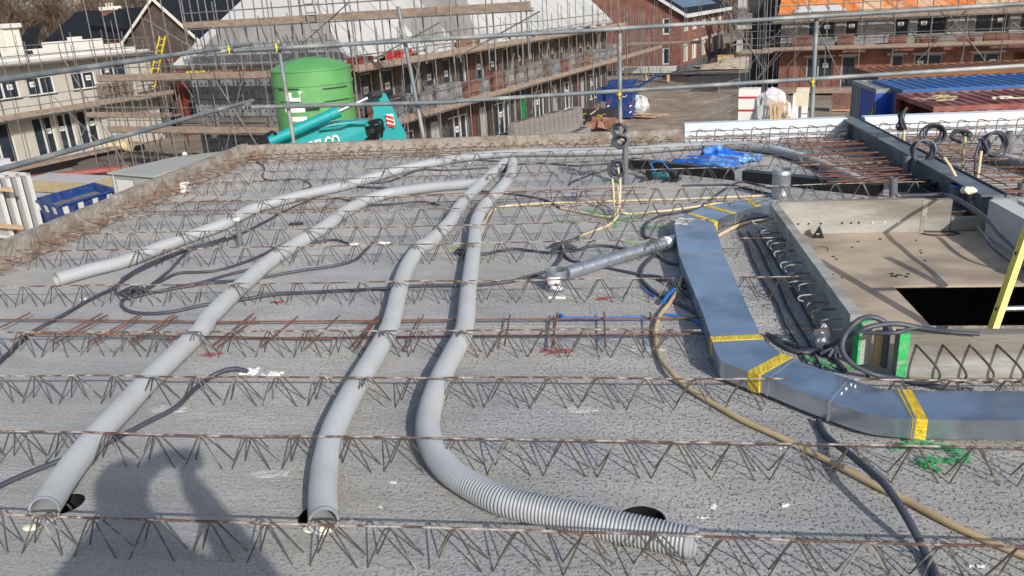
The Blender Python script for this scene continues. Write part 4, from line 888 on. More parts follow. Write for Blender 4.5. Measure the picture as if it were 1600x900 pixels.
def blot(x, y_, s, label, m='wireft', asp=.5):
    c = G(x, y_); b = MB(); pts = []
    for k in range(26):
        a_ = 2*math.pi*k/26; r_ = s*(1+.5*noise.noise(Vector((math.cos(a_)*1.3, math.sin(a_)*1.3, x*.1)))+.2*rnd_.uniform(-1, 1)); pts.append((r_*math.cos(a_), r_*asp*math.sin(a_), 0))
    o = b.prism([(q_[0], q_[1], -.002) for q_ in pts], (0, 0, .0035)).build('cement_spill', M['upsmooth'] if m == 'dark' else M['spill']); o.location = (c.x, c.y, .0008); return tag(o, label, 'cement spill')
M['spill'] = mat('dried_cement', (.47, .46, .44), .95, nsc=20, namt=.2, bump=1, bsc=50)
for x, y_, s, lab in ((560, 262, .22, 'pale smooth cement patch in the far bay under the curved duct'), (430, 262, .30, 'pale smooth cement patch at the far left bay'), (1010, 545, .09, 'dried cement spill in front of the rusty bars near the tan hose'), (262, 640, .08, 'dried cement spill left of the dark conduit'), (905, 640, .06, 'small dried cement spill between ribbed duct and tan hose'), (420, 740, .07, 'dried cement spill between the two bottom ducts')):
    blot(x, y_, s, lab, asp=.35)
p = G(868, 466); t = MB().obox((0, 0, .006), (.09, .014, .01), -.05).obox((.045, .006, .006), (.02, .03, .01), .3).build('white_clip', M['white']); t.location = p; tag(t, 'white plastic clip in front of the round can', 'clip')
p = G(287, 300); t = MB().box(-.05, .05, -.04, .05, 0, .1).build('white_box', M['white']); t.location = p; tag(t, 'small white box at the left upstand', 'box')
p = G(372, 248); t = MB().cyl((0, 0, 0), (0, 0, .12), .018, 10).build('lime_stake', M['lime'], None, True); t.location = p; tag(t, 'lime sprayed stake at the far left corner of the slab', 'stake')
p = G(463, 352); t = MB().obox((0, 0, .012), (.11, .02, .02), .05).build('dark_offcut', M['dirtyblack']); t.location = p; tag(t, 'dark offcut lying behind the second duct', 'offcut')
lump('foam_plug', Vector((h2.x+.02, h2.y-.075, .006)), (.05, .028, .010), M['foam'], 'flattened pale foam under the open end of the third duct', 'foam', 5, amp=.3)
lump('foam_plug', Vector((h1.x-.01, h1.y-.13, .008)), (.028, .016, .008), M['foam'], 'pale foam smear under the bottom left duct end', 'foam', 8, amp=.3)
for hh, lab in ((h1, 'pale wire end sticking out of the bottom left hole'), (h2, 'pale wire end sticking out of the second hole')):
    P = [hh+Vector((-.06, -.02, -.03)), hh+Vector((-.03, .0, .0)), hh+Vector((.01, .02, .002)), hh+Vector((.04, .01, -.02))]; c0 = hh.copy(); o = MB(c0).tube(spline(P, .01), .003, 6).build('wire_end', M['whook'], None, True); o.location = c0; tag(o, lab, 'wire')

# ---------------------------------------------------------------- edge protection rails
def tubeobj(a, c, label, cat='scaffold tube', r=.0242, name='guard_rail', grp='edge protection tubes round the slab', m='tube'):
    ctr = (a+c)/2; o = MB(ctr).cyl(a, c, r, 14).build(name, M[m], None, True); o.location = ctr
    cp_ = [MB().tube([Vector((0, 0, 0)), (c-a).normalized()*.001], r*.99, 14)]; return tag(o, label, cat, grp)
tubeobj(GY(345, 80.5, 9.4), GY(968, 45, 9.4), 'upper guard rail along the far edge, left length across the silo')
tubeobj(GY(955, 47, 9.45)+Vector((0, .0, .01)), GY(1660, 2, 9.45), 'upper guard rail along the far edge, right length before the brick row')
tubeobj(GY(380, 168, 9.4), GY(712, 159.5, 9.4), 'lower guard rail along the far edge, left length in front of the machine')
tubeobj(GY(700, 159, 9.45), GY(1660, 99, 9.45), 'lower guard rail along the far edge, right length past the blue bin')
def GX(x, y, X): d = ray(x, y); return CAM+d*(X/d.x)
tubeobj(GX(-40, 131, -4.7), GX(392, 68.5, -4.7), 'upper guard rail along the left edge over the white building')
tubeobj(GX(-40, 276, -4.7), GX(395, 157, -4.7), 'lower guard rail along the left edge over the skip')
def post(p, q, Y, label):
    a, c = GY(*p, Y), GY(*q, Y); d = (a-c); return tubeobj(c, a+d.normalized()*.35, label, r=.0242, name='rail_post')
post((459, 224), (434, 62), 9.46, 'rail post crossing the green silo')
post((969, 195), (968, 36), 9.51, 'rail post in front of the blue bin')
post((1268, 188), (1276, 22), 9.51, 'rail post in front of the right brick row')
post((662, 216), (622, 10), 9.49, 'leaning post right of the machine arm')
def coupler(x, y, Y, label, m='yellow'):
    c = GY(x, y, Y); t = thing('tube_coupler', label, 'coupler', c, 0, 'tube couplers on the guard rails')
    MB().tube([(-.03, 0, 0), (.03, 0, 0)], .033, 12).build('clamp_ring', M['tubefar'], t, True)
    MB().tube([(0, -.045, .0), (0, .05, .0)], .016, 8).tube([(0, -.04, -.05), (0, -.04, .045)], .008, 6).build('clamp_bolt', M[m], t, True)
coupler(434, 73, 9.42, 'coupler at the top of the silo post'); coupler(451, 163, 9.42, 'coupler low on the silo post', 'tubefar'); coupler(968, 147, 9.46, 'yellow coupler low on the blue bin post')
coupler(968, 45, 9.46, 'coupler where the upper rails meet before the white roof', 'tubefar'); coupler(1269, 127, 9.46, 'yellow coupler on the right brick row post'); coupler(360, 77, 9.35, 'coupler at the upper left rail corner'); coupler(388, 164, 9.35, 'coupler at the lower left rail corner', 'tubefar')

# ================================================================ THE GROUND
gb = bmesh.new(); gn = 60
def gz(x, y):
    return ZG+.12*noise.noise(Vector((x*.12, y*.12, 0)))+.05*noise.noise(Vector((x*.5, y*.5, 3)))
X0, X1, Y0, Y1 = -90, 70, -20, 140; gv = [[gb.verts.new((X0+(X1-X0)*i/160, Y0+(Y1-Y0)*j/160, gz(X0+(X1-X0)*i/160, Y0+(Y1-Y0)*j/160)-.06)) for j in range(161)] for i in range(161)]
for i in range(160):
    for j in range(160): gb.faces.new((gv[i][j], gv[i+1][j], gv[i+1][j+1], gv[i][j+1]))
me = bpy.data.meshes.new('ground'); gb.to_mesh(me); gb.free(); me.materials.append(M['earth']); me.polygons.foreach_set('use_smooth', [True]*len(me.polygons)); struct(link('ground', me))
struct(MB().box(-900, 900, -500, 1100, ZG-.5, ZG-.35).build('far_ground', M['earth']))
def sheet(name, pts, m, z=.0, sub=10):
    bm = bmesh.new(); vs = [bm.verts.new(p) for p in pts]; bm.faces.new(vs); bmesh.ops.triangulate(bm, faces=bm.faces[:]); bmesh.ops.subdivide_edges(bm, edges=bm.edges[:], cuts=sub, use_grid_fill=True)
    for v in bm.verts: v.co.z = gz(v.co.x, v.co.y)-.06+z
    me = bpy.data.meshes.new(name); bm.to_mesh(me); bm.free(); me.materials.append(m); return struct(link(name, me))
def W(n, t, z=ZG): return NN*n+TT*t+Vector((0, 0, z))
sheet('dirt_road', [W(-17.2, 30), W(-9.5, 30), W(-9.5, 62), W(-11.5, 80), W(-15.5, 112), W(-18.2, 112), W(-17.4, 80)], M['road'], .05, 14)

def bx(b, ax, a0, a1, f0, f1, z0, z1): return b.box(f0, f1, a0, a1, z0, z1) if ax == 't' else b.box(a0, a1, f0, f1, z0, z1)
def wall_open(s, name, ax, f0, f1, a0, a1, z0, z1, ops, m):
    """wall panel with real openings; ops = (a0,a1,z0,z1)"""
    b = s.mb(); cuts = sorted(set([a0, a1]+[q for o in ops for q in o[:2] if a0 < q < a1]))
    for p, q in zip(cuts, cuts[1:]):
        mid = (p+q)/2; iv = sorted([(max(z0, o[2]), min(z1, o[3])) for o in ops if o[0] < mid < o[1]]); z = z0
        for lo, hi in iv:
            if lo > z+.001: bx(b, ax, p, q, f0, f1, z, lo)
            z = max(z, hi)
        if z < z1-.001: bx(b, ax, p, q, f0, f1, z, z1)
    return b.build(name, m, s.root)
def window(s, ax, a0, a1, z0, z1, f, inn, frac=(.5,), sticker=0, fm='frame', fw=.07, name='window', blind=False, sill=None):
    """f = outer wall face, inn = +1/-1 direction into the wall"""
    F0, F1 = f+inn*.08, f+inn*.14; b = s.mb()
    bx(b, ax, a0, a1, F0, F1, z0, z0+fw); bx(b, ax, a0, a1, F0, F1, z1-fw, z1)
    xs = [a0]+[a0+(a1-a0)*q for q in frac]+[a1]
    for i, x in enumerate(xs):
        w0 = x if i == 0 else x-fw*.6; w1 = x+fw if i == 0 else (x if i == len(xs)-1 else x+fw*.6)
        if i == len(xs)-1: w0 = x-fw
        bx(b, ax, w0, w1, F0, F1, z0+fw, z1-fw)
    fo = b.build(name, M[fm], s.root)
    for i in range(len(xs)-1):
        p = s.mb(); bx(p, ax, xs[i]+fw*.6, xs[i+1]-fw*.6, f+inn*.115, f+inn*.122, z0+fw, z1-fw); p.build('pane', M['curtain'] if blind and i % 2 == 0 else M['glass'], fo)
    if sticker is not None:
        i = min(sticker, len(xs)-2); c = (xs[i]+xs[i+1])/2; w_ = min(.19, (xs[i+1]-xs[i])*.32); zc = z0+(z1-z0)*.62
        p = s.mb(); bx(p, ax, c-w_, c+w_, f+inn*.1095, f+inn*.1145, zc-w_*.8, zc+w_*.8); p.build('sticker', M['paper'], fo)
        p = s.mb(); bx(p, ax, c-w_*.6, c+w_*.6, f+inn*.1065, f+inn*.109, zc-w_*.35, zc+w_*.35); p.build('sticker_print', M['greyframe'], fo)
    if sill: p = s.mb(); bx(p, ax, a0-.05, a1+.05, f-inn*.04, f+inn*.079, z0-.06, z0-.002); p.build('sill', M[sill], s.root)
    return fo

def scaffold(label, ax, a0, a1, fo, fi, z0, zt, sp, decks, rails=(.5, 1.0), tm='tubefar', every=1, toe=True, jit=.12, braces=4, grp=None, r=.026):
    s = Site('scaffold', label, 'scaffold', (fo if ax == 't' else a0), (a0 if ax == 't' else fo), z0, grp)
    me = MB().tube([(0, 0, 0), (0, 0, 1)], r, 5, caps=False).mesh('upright', M[tm], True)
    n = int((a1-a0)/sp)
    for i in range(n+1):
        a = a0+i*(a1-a0)/n+random.uniform(-jit, jit)
        for f in (fo, fi):
            H = zt-z0+random.uniform(-.1, .9); x, y = (f, a) if ax == 't' else (a, f)
            u = link('upright', me, s.root, s.loc((x, y, z0)), (random.uniform(-.012, .012), random.uniform(-.012, .012), 0)); u.scale = (1, 1, H)
    def run(name, f, z, a, c, m=tm):
        b = s.mb(); p = (f, a, z) if ax == 't' else (a, f, z); q = (f, c, z) if ax == 't' else (c, f, z); b.tube([p, q], r*.92, 5); return b.build(name, M[m], s.root, True)
    for zd in decks:
        a = a0
        while a < a1-.1:
            c = min(a1, a+6+random.uniform(-.4, .4))
            run('ledger', fo+.03, zd-.09, a, c+.15); run('ledger', fi-.03, zd-.09, a, c+.15)
            for h in rails: run('guard_rail', fo+.02, zd+h+random.uniform(-.03, .03), a, c+.2)
            a = c
        a = a0-.1
        while a < a1-.1:
            c = min(a1+.15, a+3.9)
            w_ = (fi-fo-.02)/4
            for k in range(4):
                b = s.mb(); bx(b, ax, a+.01+random.uniform(0, .08), c-.01, fo+w_*k+.01*(1 if w_ > 0 else -1), fo+w_*(k+1)-.005*(1 if w_ > 0 else -1), zd-.045+random.uniform(0, .012), zd+.003+random.uniform(0, .012)); b.build('deck_board', M['plank'], s.root)
            if toe:
                sg = -1 if fi > fo else 1; b = s.mb(); bx(b, ax, a+.01, c+.06, fo+sg*-.032+.0, fo+sg*.012, zd-.05+random.uniform(-.02, .02), zd+.2+random.uniform(-.02, .03)); b.build('toe_board', M['plank'], s.root)
            a = c
    for i in range(braces):
        a = a0+(a1-a0)*(i+.3)/braces; b = s.mb(); h = (zt-z0)*random.uniform(.4, .8); za = z0+random.uniform(0, .3)*(zt-z0); L = 3.2*random.choice((-1, 1))
        p = (fo-.05, a, za) if ax == 't' else (a, fo-.05, za); q = (fo-.05, a+L, min(zt, za+h)) if ax == 't' else (a+L, fo-.05, min(zt, za+h)); b.tube([p, q], r, 5); b.build('brace', M[tm], s.root, True)
    return s

# ================================================================ LONG TERRACE (white roof, brick below)
E = Site('terrace_house', 'long unfinished brick terrace with pale hipped roof behind the scaffolding', 'terrace', -20.2, 27.8)
t0, t1, nf, nb, ev = 27.8, 62.0, -20.2, -28.6, -.32
ops = []; mods = int((t1-t0-.6)/5.4); wins = []
for k in range(mods):
    a = t0+.6+k*5.4
    for q in ((a+.5, a+1.45, -2.75, -.85), (a+2.2, a+3.15, -2.75, -.85), (a+3.9, a+4.7, -2.55, -.85)): ops.append(q); wins.append(q+(1 if q[1]-q[0] > .9 else 0,))
    ops.append((a+.5, a+1.5, ZG+.1, -3.7)); ops.append((a+2.3, a+4.4, -5.6, -3.75))
wall_open(E, 'front_wall', 't', nf-.3, nf, t0, t1, ZG, -3.2, ops, M['darkbrick'])
wall_open(E, 'front_wall', 't', nf-.3, nf+.012, t0, t1, -3.198, ev, ops, M['brownbrick'])
for k in range(mods):
    a = t0+.6+k*5.4
    window(E, 't', a+.5, a+1.45, -2.75, -.85, nf, -1, (), 0, 'greyframe'); window(E, 't', a+2.2, a+3.15, -2.75, -.85, nf, -1, (), 0, 'greyframe'); window(E, 't', a+3.9, a+4.7, -2.55, -.85, nf, -1, (), None, 'frame')
    window(E, 't', a+2.3, a+4.4, -5.6, -3.75, nf, -1, (.35, .68), 1, 'frame')
    b = E.mb(); bx(b, 't', a+.52, a+1.48, nf-.16, nf-.1, ZG+.1, -3.72); b.build('door', mat('door_green', (.02, .22, .06), .5) if k in (3, 6) else M['greyframe'], E.root)
    b = E.mb(); bx(b, 't', a+5.0, a+5.12, nf+.013, nf+.06, ZG, ev); b.build('downpipe', M['redcol' if k % 3 == 1 else 'greyframe'], E.root)
b = E.mb(); b.box(nb, nf-.3, t1-.3, t1, ZG, ev); b.build('end_wall', M['redbrick'], E.root)
b = E.mb(); b.box(nb, nb+.3, t0+.3, t1-.3, ZG, ev); b.build('back_wall', M['redbrick'], E.root)
# near end wall of large grey blocks, each its own piece
rowsz = [(ZG+.02, -5.2), (-5.19, -4.3), (-4.29, -3.35), (-3.34, -2.45), (-2.44, -1.72), (-1.71, -.75)]
for i, (z0, z1) in enumerate(rowsz):
    x = nb; k = 0
    while x < nf-.32:
        x1 = min(nf-.3, x+(1.28 if (i or k) else .7)); b = E.mb(); b.box(x+.018, x1-.018, t0-.02+random.uniform(-.006, .006), t0+.26, z0+.006, z1-.008); o = b.build('wall_block', M['greyblock'], E.root)
        h = E.mb()
        for r_ in (.30, .70):
            for c_ in (.2, .5, .72): 
                cx = x+(x1-x)*c_; cz = z0+(z1-z0)*r_; h.box(cx-.035, cx+.035, t0-.032, t0-.022, cz-.035, cz+.035)
        h.build('lifting_holes', M['black'], o); x = x1; k += 1
b = E.mb(); b.box(nb, nf-.3, t0+.27, t0+.3, ZG, -.8); b.build('end_wall', M['darkbrick'], E.root)
b = E.mb(); b.box(nb-.2, nf+.2, t0-.05, t0+.3, -.745, ev); b.build('wall_plate', M['concrete'], E.root)
# hipped roof in panels
def hip_pt(n, t, z): return Vector((n, t, z))
ez = ev+.02; eo = .45; An, Bn = nb-eo, nf+eo; mid = (An+Bn)/2; rise = (Bn-An)/2*.94; ridge = ez+rise; Ta = t0-eo; Tr = Ta+(Bn-An)/2*.75
pan = 1.85; t = Ta; th = Vector((.05, 0, .09))
while t < t1+.3:
    tb = min(t1+.3, t+pan)
    def top(tt): f = max(0, min(1, (tt-Ta)/(Tr-Ta))); return Vector((Bn+(mid-Bn)*f, tt, ez+rise*f))
    pts = [Vector((Bn, t+.07, ez)), Vector((Bn, tb-.07, ez)), top(tb-.07), top(t+.07)]
    E.mb().prism(pts, th).build('roof_panel', M['whiteroof'], E.root); t = tb
E.mb().prism([Vector((An, Ta, ez)), Vector((mid, Tr, ridge)), Vector((mid, t1+.3, ridge)), Vector((An, t1+.3, ez))], (-.05, 0, .09)).build('roof_panel', M['whiteroof'], E.root)
def lerp(a, c, f): return a+(c-a)*f
L0, R0, AP = Vector((An, Ta-.003, ez)), Vector((Bn, Ta-.003, ez)), Vector((mid, Tr, ridge))
E.mb().prism([L0, R0, lerp(R0, AP, .36), lerp(L0, AP, .36)], (0, -.06, .08)).build('roof_board', M['greyroof'], E.root)
E.mb().prism([lerp(L0, AP, .364), lerp(R0, AP, .364), AP], (0, -.06, .08)).build('roof_panel', M['whiteroof'], E.root)
E.mb().prism([L0, lerp(L0, R0, .09), lerp(L0, R0, .09)*.0+lerp(lerp(L0, R0, .09), AP, .30), lerp(L0, AP, .36)], (0, -.085, .1)).build('roof_panel', M['whiteroof'], E.root)
t = Ta+1
while t < t1:                                       # eave brackets and white gutter packs
    E.mb().box(Bn+.03, Bn+.14, t, t+random.uniform(.6, 1.5), ez-.14, ez-.01).build('gutter_piece', M['frame'], E.root); t += random.uniform(2.2, 3.6)
# grey gable cheeks seen between the poles
for tt, hh in ((33.5, 1.9), (36.7, 2.3)):
    E.mb().prism([(Bn-.2, tt, ez+.1), (Bn-.2, tt+2.6, ez+.1), (Bn-.2, tt+1.9, ez+hh), (Bn-.2, tt+.7, ez+hh)], (-2.4, 0, 0)).build('dormer', M['greyroof'], E.root)
scaffold('tall scaffolding along the front of the long pale roofed terrace', 't', 26.6, 62.0, -18.7, -19.75, ZG, .9, 1.5, (-2.9, -.5), braces=7)
scaffold('lower scaffolding running on beyond the pale roof end toward the red brick house', 't', 62.6, 73.0, -18.7, -19.75, ZG, -.2, 1.4, (-2.9,), braces=2)
scaffold('scaffolding in front of the grey block end wall beside the silo', 'n', -32.6, -19.3, 26.3, 27.15, ZG, 2.4, 1.9, (-2.9, -.62), braces=3)
# ridge height deck
rd = scaffold('high scaffold deck crossing in front of the pale roof', 'n', ST(288, 36, 25.6).x, ST(818, 6, 25.6).x, 25.6, 26.1, -.3, 2.2, 1.3, (1.40,), rails=(.55, 1.05), braces=4)
for q in range(6):
    b = rd.mb(); a = -25.5+q*.0; 
lad = Site('scaffold_ladder', 'grey ladder rising through the high scaffold deck above the silo', 'ladder', -19.4, 26.0, -.5)
for s_ in (0, .42): lad.mb().tube([(-19.3+s_, 25.4, -1.2), (-20.1+s_, 25.5, 2.9)], .028, 5).build('stile', M['tubefar'], lad.root, True)
for k in range(13): f = k/13; lad.mb().tube([(-19.3-.8*f, 25.4+.1*f, -1.1+4*f), (-18.88-.8*f, 25.4+.1*f, -1.1+4*f)], .02, 5).build('rung', M['tubefar'], lad.root, True)
# brick packs standing on decks
def brickpack(n, t, z, w_, d_, h, label, m='pallet_brick', grp=None, pallet=True, rz=0):
    s = Site('brick_pack', label, 'brick pack', n, t, z, grp); s.root.rotation_euler.z += rz
    hp = .1 if pallet else 0
    MB().box(-w_/2, w_/2, -d_/2, d_/2, hp, hp+h).build('brick_stack', M[m], s.root)
    if pallet:
        for k in (-1, 0, 1): MB().box(-w_/2, w_/2, k*d_*.4-.05, k*d_*.4+.05, 0, .075).build('pallet_bearer', M['timber'], s.root)
        MB().box(-w_/2, w_/2, -d_/2, d_/2, .077, .098).build('pallet_top', M['timber'], s.root)
    return s
a = 28.2; k = 0
while a < 61 and k < 26:
    h = random.uniform(.65, 1.05); L_ = random.uniform(.75, 1.1)
    brickpack(-19.25, a+L_/2, -2.89, .6, L_, h, ORD[k]+' grey brown brick pack from the silo on the lower terrace deck', random.choice(('pallet_brick', 'wrapped', 'pallet_red', 'greyblock')), 'brick packs on the terrace scaffold'); a += L_+random.choice((.4, .5, .7, 1.0)); k += 1
for a, w_, h, m, lab in ((30.5, 1.2, .45, 'red', 'red crate on the upper deck just right of the silo'), (34, 1.3, .5, 'wrapw', 'white wrapped pack on the upper deck left of the window stack'), (37, 1.4, .6, 'brownpack', 'brown crate on the upper terrace deck'), (39.6, 1.6, .6, 'wrapw', 'white wrapped pack on the upper deck beside the brown crate'), (43.5, 1.5, .5, 'wrapw', 'white pack on the upper deck farther along'), (48, 2, .4, 'wrapw', 'long white pack on the far upper deck'), (27.6, 1.0, .4, 'redcol', 'dark red crate at the near corner of the upper deck')):
    s = Site('building_pack', lab, 'wrapped pack', -19.2, a, -.48); MB().box(-.3, .3, -w_/2, w_/2, 0, h).build('wrapped_body', M[m], s.root); MB().box(-.305, .305, -w_*.1, w_*.1, -.0, h+.006).build('strap', M['greyframe'], s.root)
for n_, w_, h, m, lab in ((-27.0, 1.1, .16, 'yellow', 'yellow plank pile on the upper deck left of the silo'), (-25.6, .8, .22, 'brownpack', 'orange brown crate on the upper deck left of the silo'), (-24.3, 1.2, .14, 'redcol', 'low dark red box on the upper deck left of the silo')):
    s = Site('building_pack', lab, 'building material', n_, 26.7, -.6); MB().box(-w_/2, w_/2, -.2, .2, 0, h).box(-w_/2+.1, w_/2-.2, -.15, .1, h, h+.06).build('packed_body', M[m], s.root)
for n_, lab in ((-27.6, 'dark brick heap on the lower deck behind the left rail'), (-25.4, 'brick heap with red mark on the lower deck left of silo'), (-24.2, 'rubble and bricks on the lower deck beside the silo')):
    brickpack(n_, 26.75, -2.89, 1.3, .5, .55, lab, 'pallet_brick', None, False)

# ================================================================ LEFT PALE BUILDING
A = Site('pale_house_row', 'pale sand lime brick row under construction at the left edge', 'house row', -46.8, 35); fa = -46.8
wz = []
for p, q in (((-15, 160), (34, 154)), ((47, 150), (88, 146)), ((116, 141), (152, 136)), ((162, 125), (200, 119))):
    a, c = SN(*p, fa), SN(*q, fa); wz.append((a.y, c.y, -2.06 if a.z < -1.9 else -1.62, -.98 if a.z < -1.9 else -.72))
gw = [(24.2, 25.8, -5.6, -3.35), (27.0, 28.4, -5.6, -3.35), (29.3, 31.2, -5.7, -3.3), (32.5, 33.9, -5.75, -3.3), (34.2, 35.3, -5.75, -3.3), (35.6, 37.0, -5.75, -3.3)]
ua = [(w_[0]-.03, w_[1]+.03, w_[2], w_[3]) for w_ in wz]+[(22.5, 24.3, -2.06, -.98), (26.2, 28.2, -2.06, -.98)]
wall_open(A, 'front_wall', 't', fa-.3, fa, 20, 42.2, -3.1, -.12, ua, M['limewall'])
wall_open(A, 'front_wall', 't', fa-.3, fa-.01, 20, 42.2, ZG, -3.103, gw, M['limewall'])
A.mb().box(fa-.6, fa+.09, 20, 42.3, -.118, .03).build('floor_edge', M['concrete'], A.root)
for k, w_ in enumerate(ua): window(A, 't', w_[0], w_[1], w_[2], w_[3], fa, -1, (.5,), (k+1) % 2, 'frame', .09, sill='dirtyblack')
for k, w_ in enumerate(gw): window(A, 't', w_[0], w_[1], w_[2], w_[3], fa-.01, -1, (.5,), k % 2 if k > 1 else None, 'frame', .10, name='glazed_door')
A.mb().box(fa-9, fa-8.7, 20, 42.2, ZG, -.12).build('back_wall', M['limewall'], A.root); A.mb().box(fa-8.7, fa-.3, 41.9, 42.2, ZG, -.12).build('end_wall', M['limewall'], A.root)
A.mb().box(fa-8.7, fa-.6, 20, 41.9, -.3, -.119).build('floor_deck', M['concrete'], A.root)
# stepped white blocks on top, one piece each
step = [(20, 0.9), (26, 1.6), (29.6, .95), (31.7, .62), (34.0, .95), (35.6, 1.15), (36.9, .95), (38.4, .55), (39.6, .30)]
a = 22.0
while a < 40.6:
    L_ = random.choice((.9, .9, .6)); hh = [h for s_, h in step if s_ <= a][-1]; z = .032
    while z < hh-.05:
        h1_ = min(.40, hh-z); o = A.mb().box(fa-.26, fa-.02+random.uniform(-.012, .012), a+.006, a+L_-.006, z, z+h1_-.008).build('lime_block', M['limeblock'], A.root); z += h1_
    a += L_
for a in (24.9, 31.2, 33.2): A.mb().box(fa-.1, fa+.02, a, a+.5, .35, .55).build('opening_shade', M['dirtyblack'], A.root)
scaffold('scaffolding in front of the pale house row at the left edge', 't', 19, 42.2, -45.3, -46.35, ZG, .7, 2.2, (-2.95,), braces=2)
scaffold('upper guard scaffold along the pale row parapet at the left', 't', 20, 42.0, -45.9, -46.55, -1.0, 1.5, 3.0, (-.12,), rails=(.45, .95), braces=0, toe=False)
for n_, t_, lab in ((-45.8, 37.5, 'stack of wooden pallets on the left scaffold deck, left stack'), (-45.8, 38.7, 'stack of wooden pallets on the left scaffold deck, right stack')):
    s = Site('pallet_stack', lab, 'pallet stack', n_, t_, -2.93)
    for k in range(8):
        b = MB(); z = k*.145
        for q in (-.42, 0, .42): b.box(-.45, .45, q-.06, q+.06, z, z+.09)
        for q in range(5): b.box(-.45+q*.19, -.34+q*.19, -.5, .5, z+.092, z+.112)
        b.build('pallet', M['plank'], s.root)
b = Site('soil_pipe', 'pale pipe lying on the scaffold board right of the pallets', 'pipe', -45.9, 40.6, -2.2); MB().tube([(0, -.7, 0), (0, .7, .02)], .09, 10).build('pipe_wall', M['greyshed'], b.root, True)
# foundations strip and ground clutter
b = Site('ground_beam', 'long concrete ground beam before the pale row', 'beam', -44.6, 32); MB().box(-.4, .4, -7, 6, -.05, .5).build('beam_body', M['plank'], b.root); MB().box(.401, .45, -7, 6, -.05, .35).build('dark_gap', M['black'], b.root)
# link building with red columns
O = Site('link_house', 'dark brick shell with red steel columns between the pale row and the silo', 'house', -40, 43.5)
wall_open(O, 'front_wall', 'n', 43.5, 43.8, -46.7, -30.5, ZG, -.9, [(-45.8, -43.5, -5.8, -3.6), (-42.5, -40.2, -5.8, -3.6), (-39, -36.5, -5.8, -3.5), (-45, -43.4, -2.6, -1.2), (-41, -39.2, -2.6, -1.2), (-37.8, -36, -2.6, -1.2)], M['darkbrick'])
O.mb().box(-46.7, -30.5, 49.5, 49.8, ZG, -.9).build('back_wall', M['darkbrick'], O.root); O.mb().box(-46.7, -30.5, 43.81, 49.4, -3.1, -2.9).build('upper_floor', M['concrete'], O.root)
for n_ in (-46.0, -45.4, -38.4, -37.7, -34.2, -33.8, -33.1): O.mb().box(n_-.1, n_+.1, 43.2, 43.45, ZG, -.7).build('steel_column', M['redcol'], O.root)
for n_ in (-34.6, -33.45, -32.8): O.mb().box(n_-.13, n_+.13, 43.15, 43.46, ZG, -.9).build('grey_column', M['greyframe'], O.root)
scaffold('scaffolding across the dark link house with the yellow ladder', 'n', -46.5, -29.4, 41.6, 42.6, ZG, .3, 2.4, (-2.0,), braces=1)
scaffold('low front scaffolding left of the grey block wall', 'n', -39.6, -33.6, 30.8, 31.6, ZG, -.9, 1.9, (-2.9,), braces=2)
yl = Site('yellow_ladder', 'tall yellow ladder leaning on the scaffold before the brown gable', 'ladder', -40, 41.2, -2)
p0, p1 = ST(233, 138, 41.3), ST(246, 57, 41.3)
for s_ in (0, .62):
    yl.mb().tube([(p0.x+s_, 41.2, p0.z), (p1.x+s_*.8, 41.5, p1.z)], .05, 5).build('stile', M['yellow'], yl.root, True)
for k in range(9): f = (k+.5)/9; yl.mb().tube([(p0.x+(p1.x-p0.x)*f, 41.2+.3*f, p0.z+(p1.z-p0.z)*f), (p0.x+.6+(p1.x-p0.x)*f, 41.2+.3*f, p0.z+(p1.z-p0.z)*f)], .035, 5).build('rung', M['yellow'], yl.root, True)
# ================================================================ BROWN GABLE HOUSE, BLACK HIPPED HOUSE
Cc = Site('brown_gable_house', 'brown brick house with cream verge boards and black roof behind the left scaffold', 'house', -51.3, 48)
gl, gr, gap, ga = -56.3, -46.9, -51.4, 3.35
Cc.mb().prism([(gl, 48, ZG), (gr, 48, ZG), (gr, 48, -.35), (gap, 48, ga), (gl, 48, -.35)], (0, .3, 0)).build('gable_wall', M['brownbrick'], Cc.root)
Cc.mb().box(gr-.3, gr, 48.31, 64, ZG, -.35).build('side_wall', M['brownbrick'], Cc.root); Cc.mb().box(gl, gl+.3, 48.31, 64, ZG, -.35).build('side_wall', M['brownbrick'], Cc.root)
for (e, s_) in ((gr+.35, 1), (gl-.35, -1)):
    zz = -.35-.35*(ga+.35)/(gr-gap if s_ > 0 else gap-gl)
    Cc.mb().prism([(e, 47.75, zz), (e, 64.3, zz), (gap, 64.3, ga), (gap, 47.75, ga)], (0, 0, .14)).build('roof_slope', M['blackroof'], Cc.root)
    Cc.mb().prism([(e+.05*s_, 47.66, zz-.05), (e+.05*s_, 47.66, zz+.19), (gap, 47.66, ga+.21), (gap, 47.66, ga-.06)], (0, .085, 0)).build('verge_board', M['verge'], Cc.root)
H = Site('black_roof_house', 'house with black hipped tile roof and brick chimney beyond the pale row', 'house', -58, 55)
he, rt = -1.0, 62.0
e0, r0, r1 = ST(70, 66, 57.5), ST(120, 20, rt), ST(232, 18, rt)
nA, nB, tA, tB, rz = e0.x, r1.x+6.5, 57.5, 66.5, r0.z; he = e0.z; r0 = r0.x; r1 = r1.x+2
H.mb().box(nA+.4, nB-.4, tA+.4, tB-.4, ZG, he).build('brick_wall', M['redbrick'], H.root)
for pts in ([(nA, tA, he), (nB, tA, he), (r1, rt, rz), (r0, rt, rz)], [(nA, tB, he), (r0, rt, rz), (r1, rt, rz), (nB, tB, he)], [(nA, tA, he), (r0, rt, rz), (nA, tB, he)], [(nB, tA, he), (nB, tB, he), (r1, rt, rz)]):
    H.mb().prism(pts, (0, 0, .12)).build('roof_slope', M['blackroof'], H.root)
d0, d1, d2 = ST(135, 40, 58.6), ST(165, 68, 57.7), ST(172, 25, 61.5)
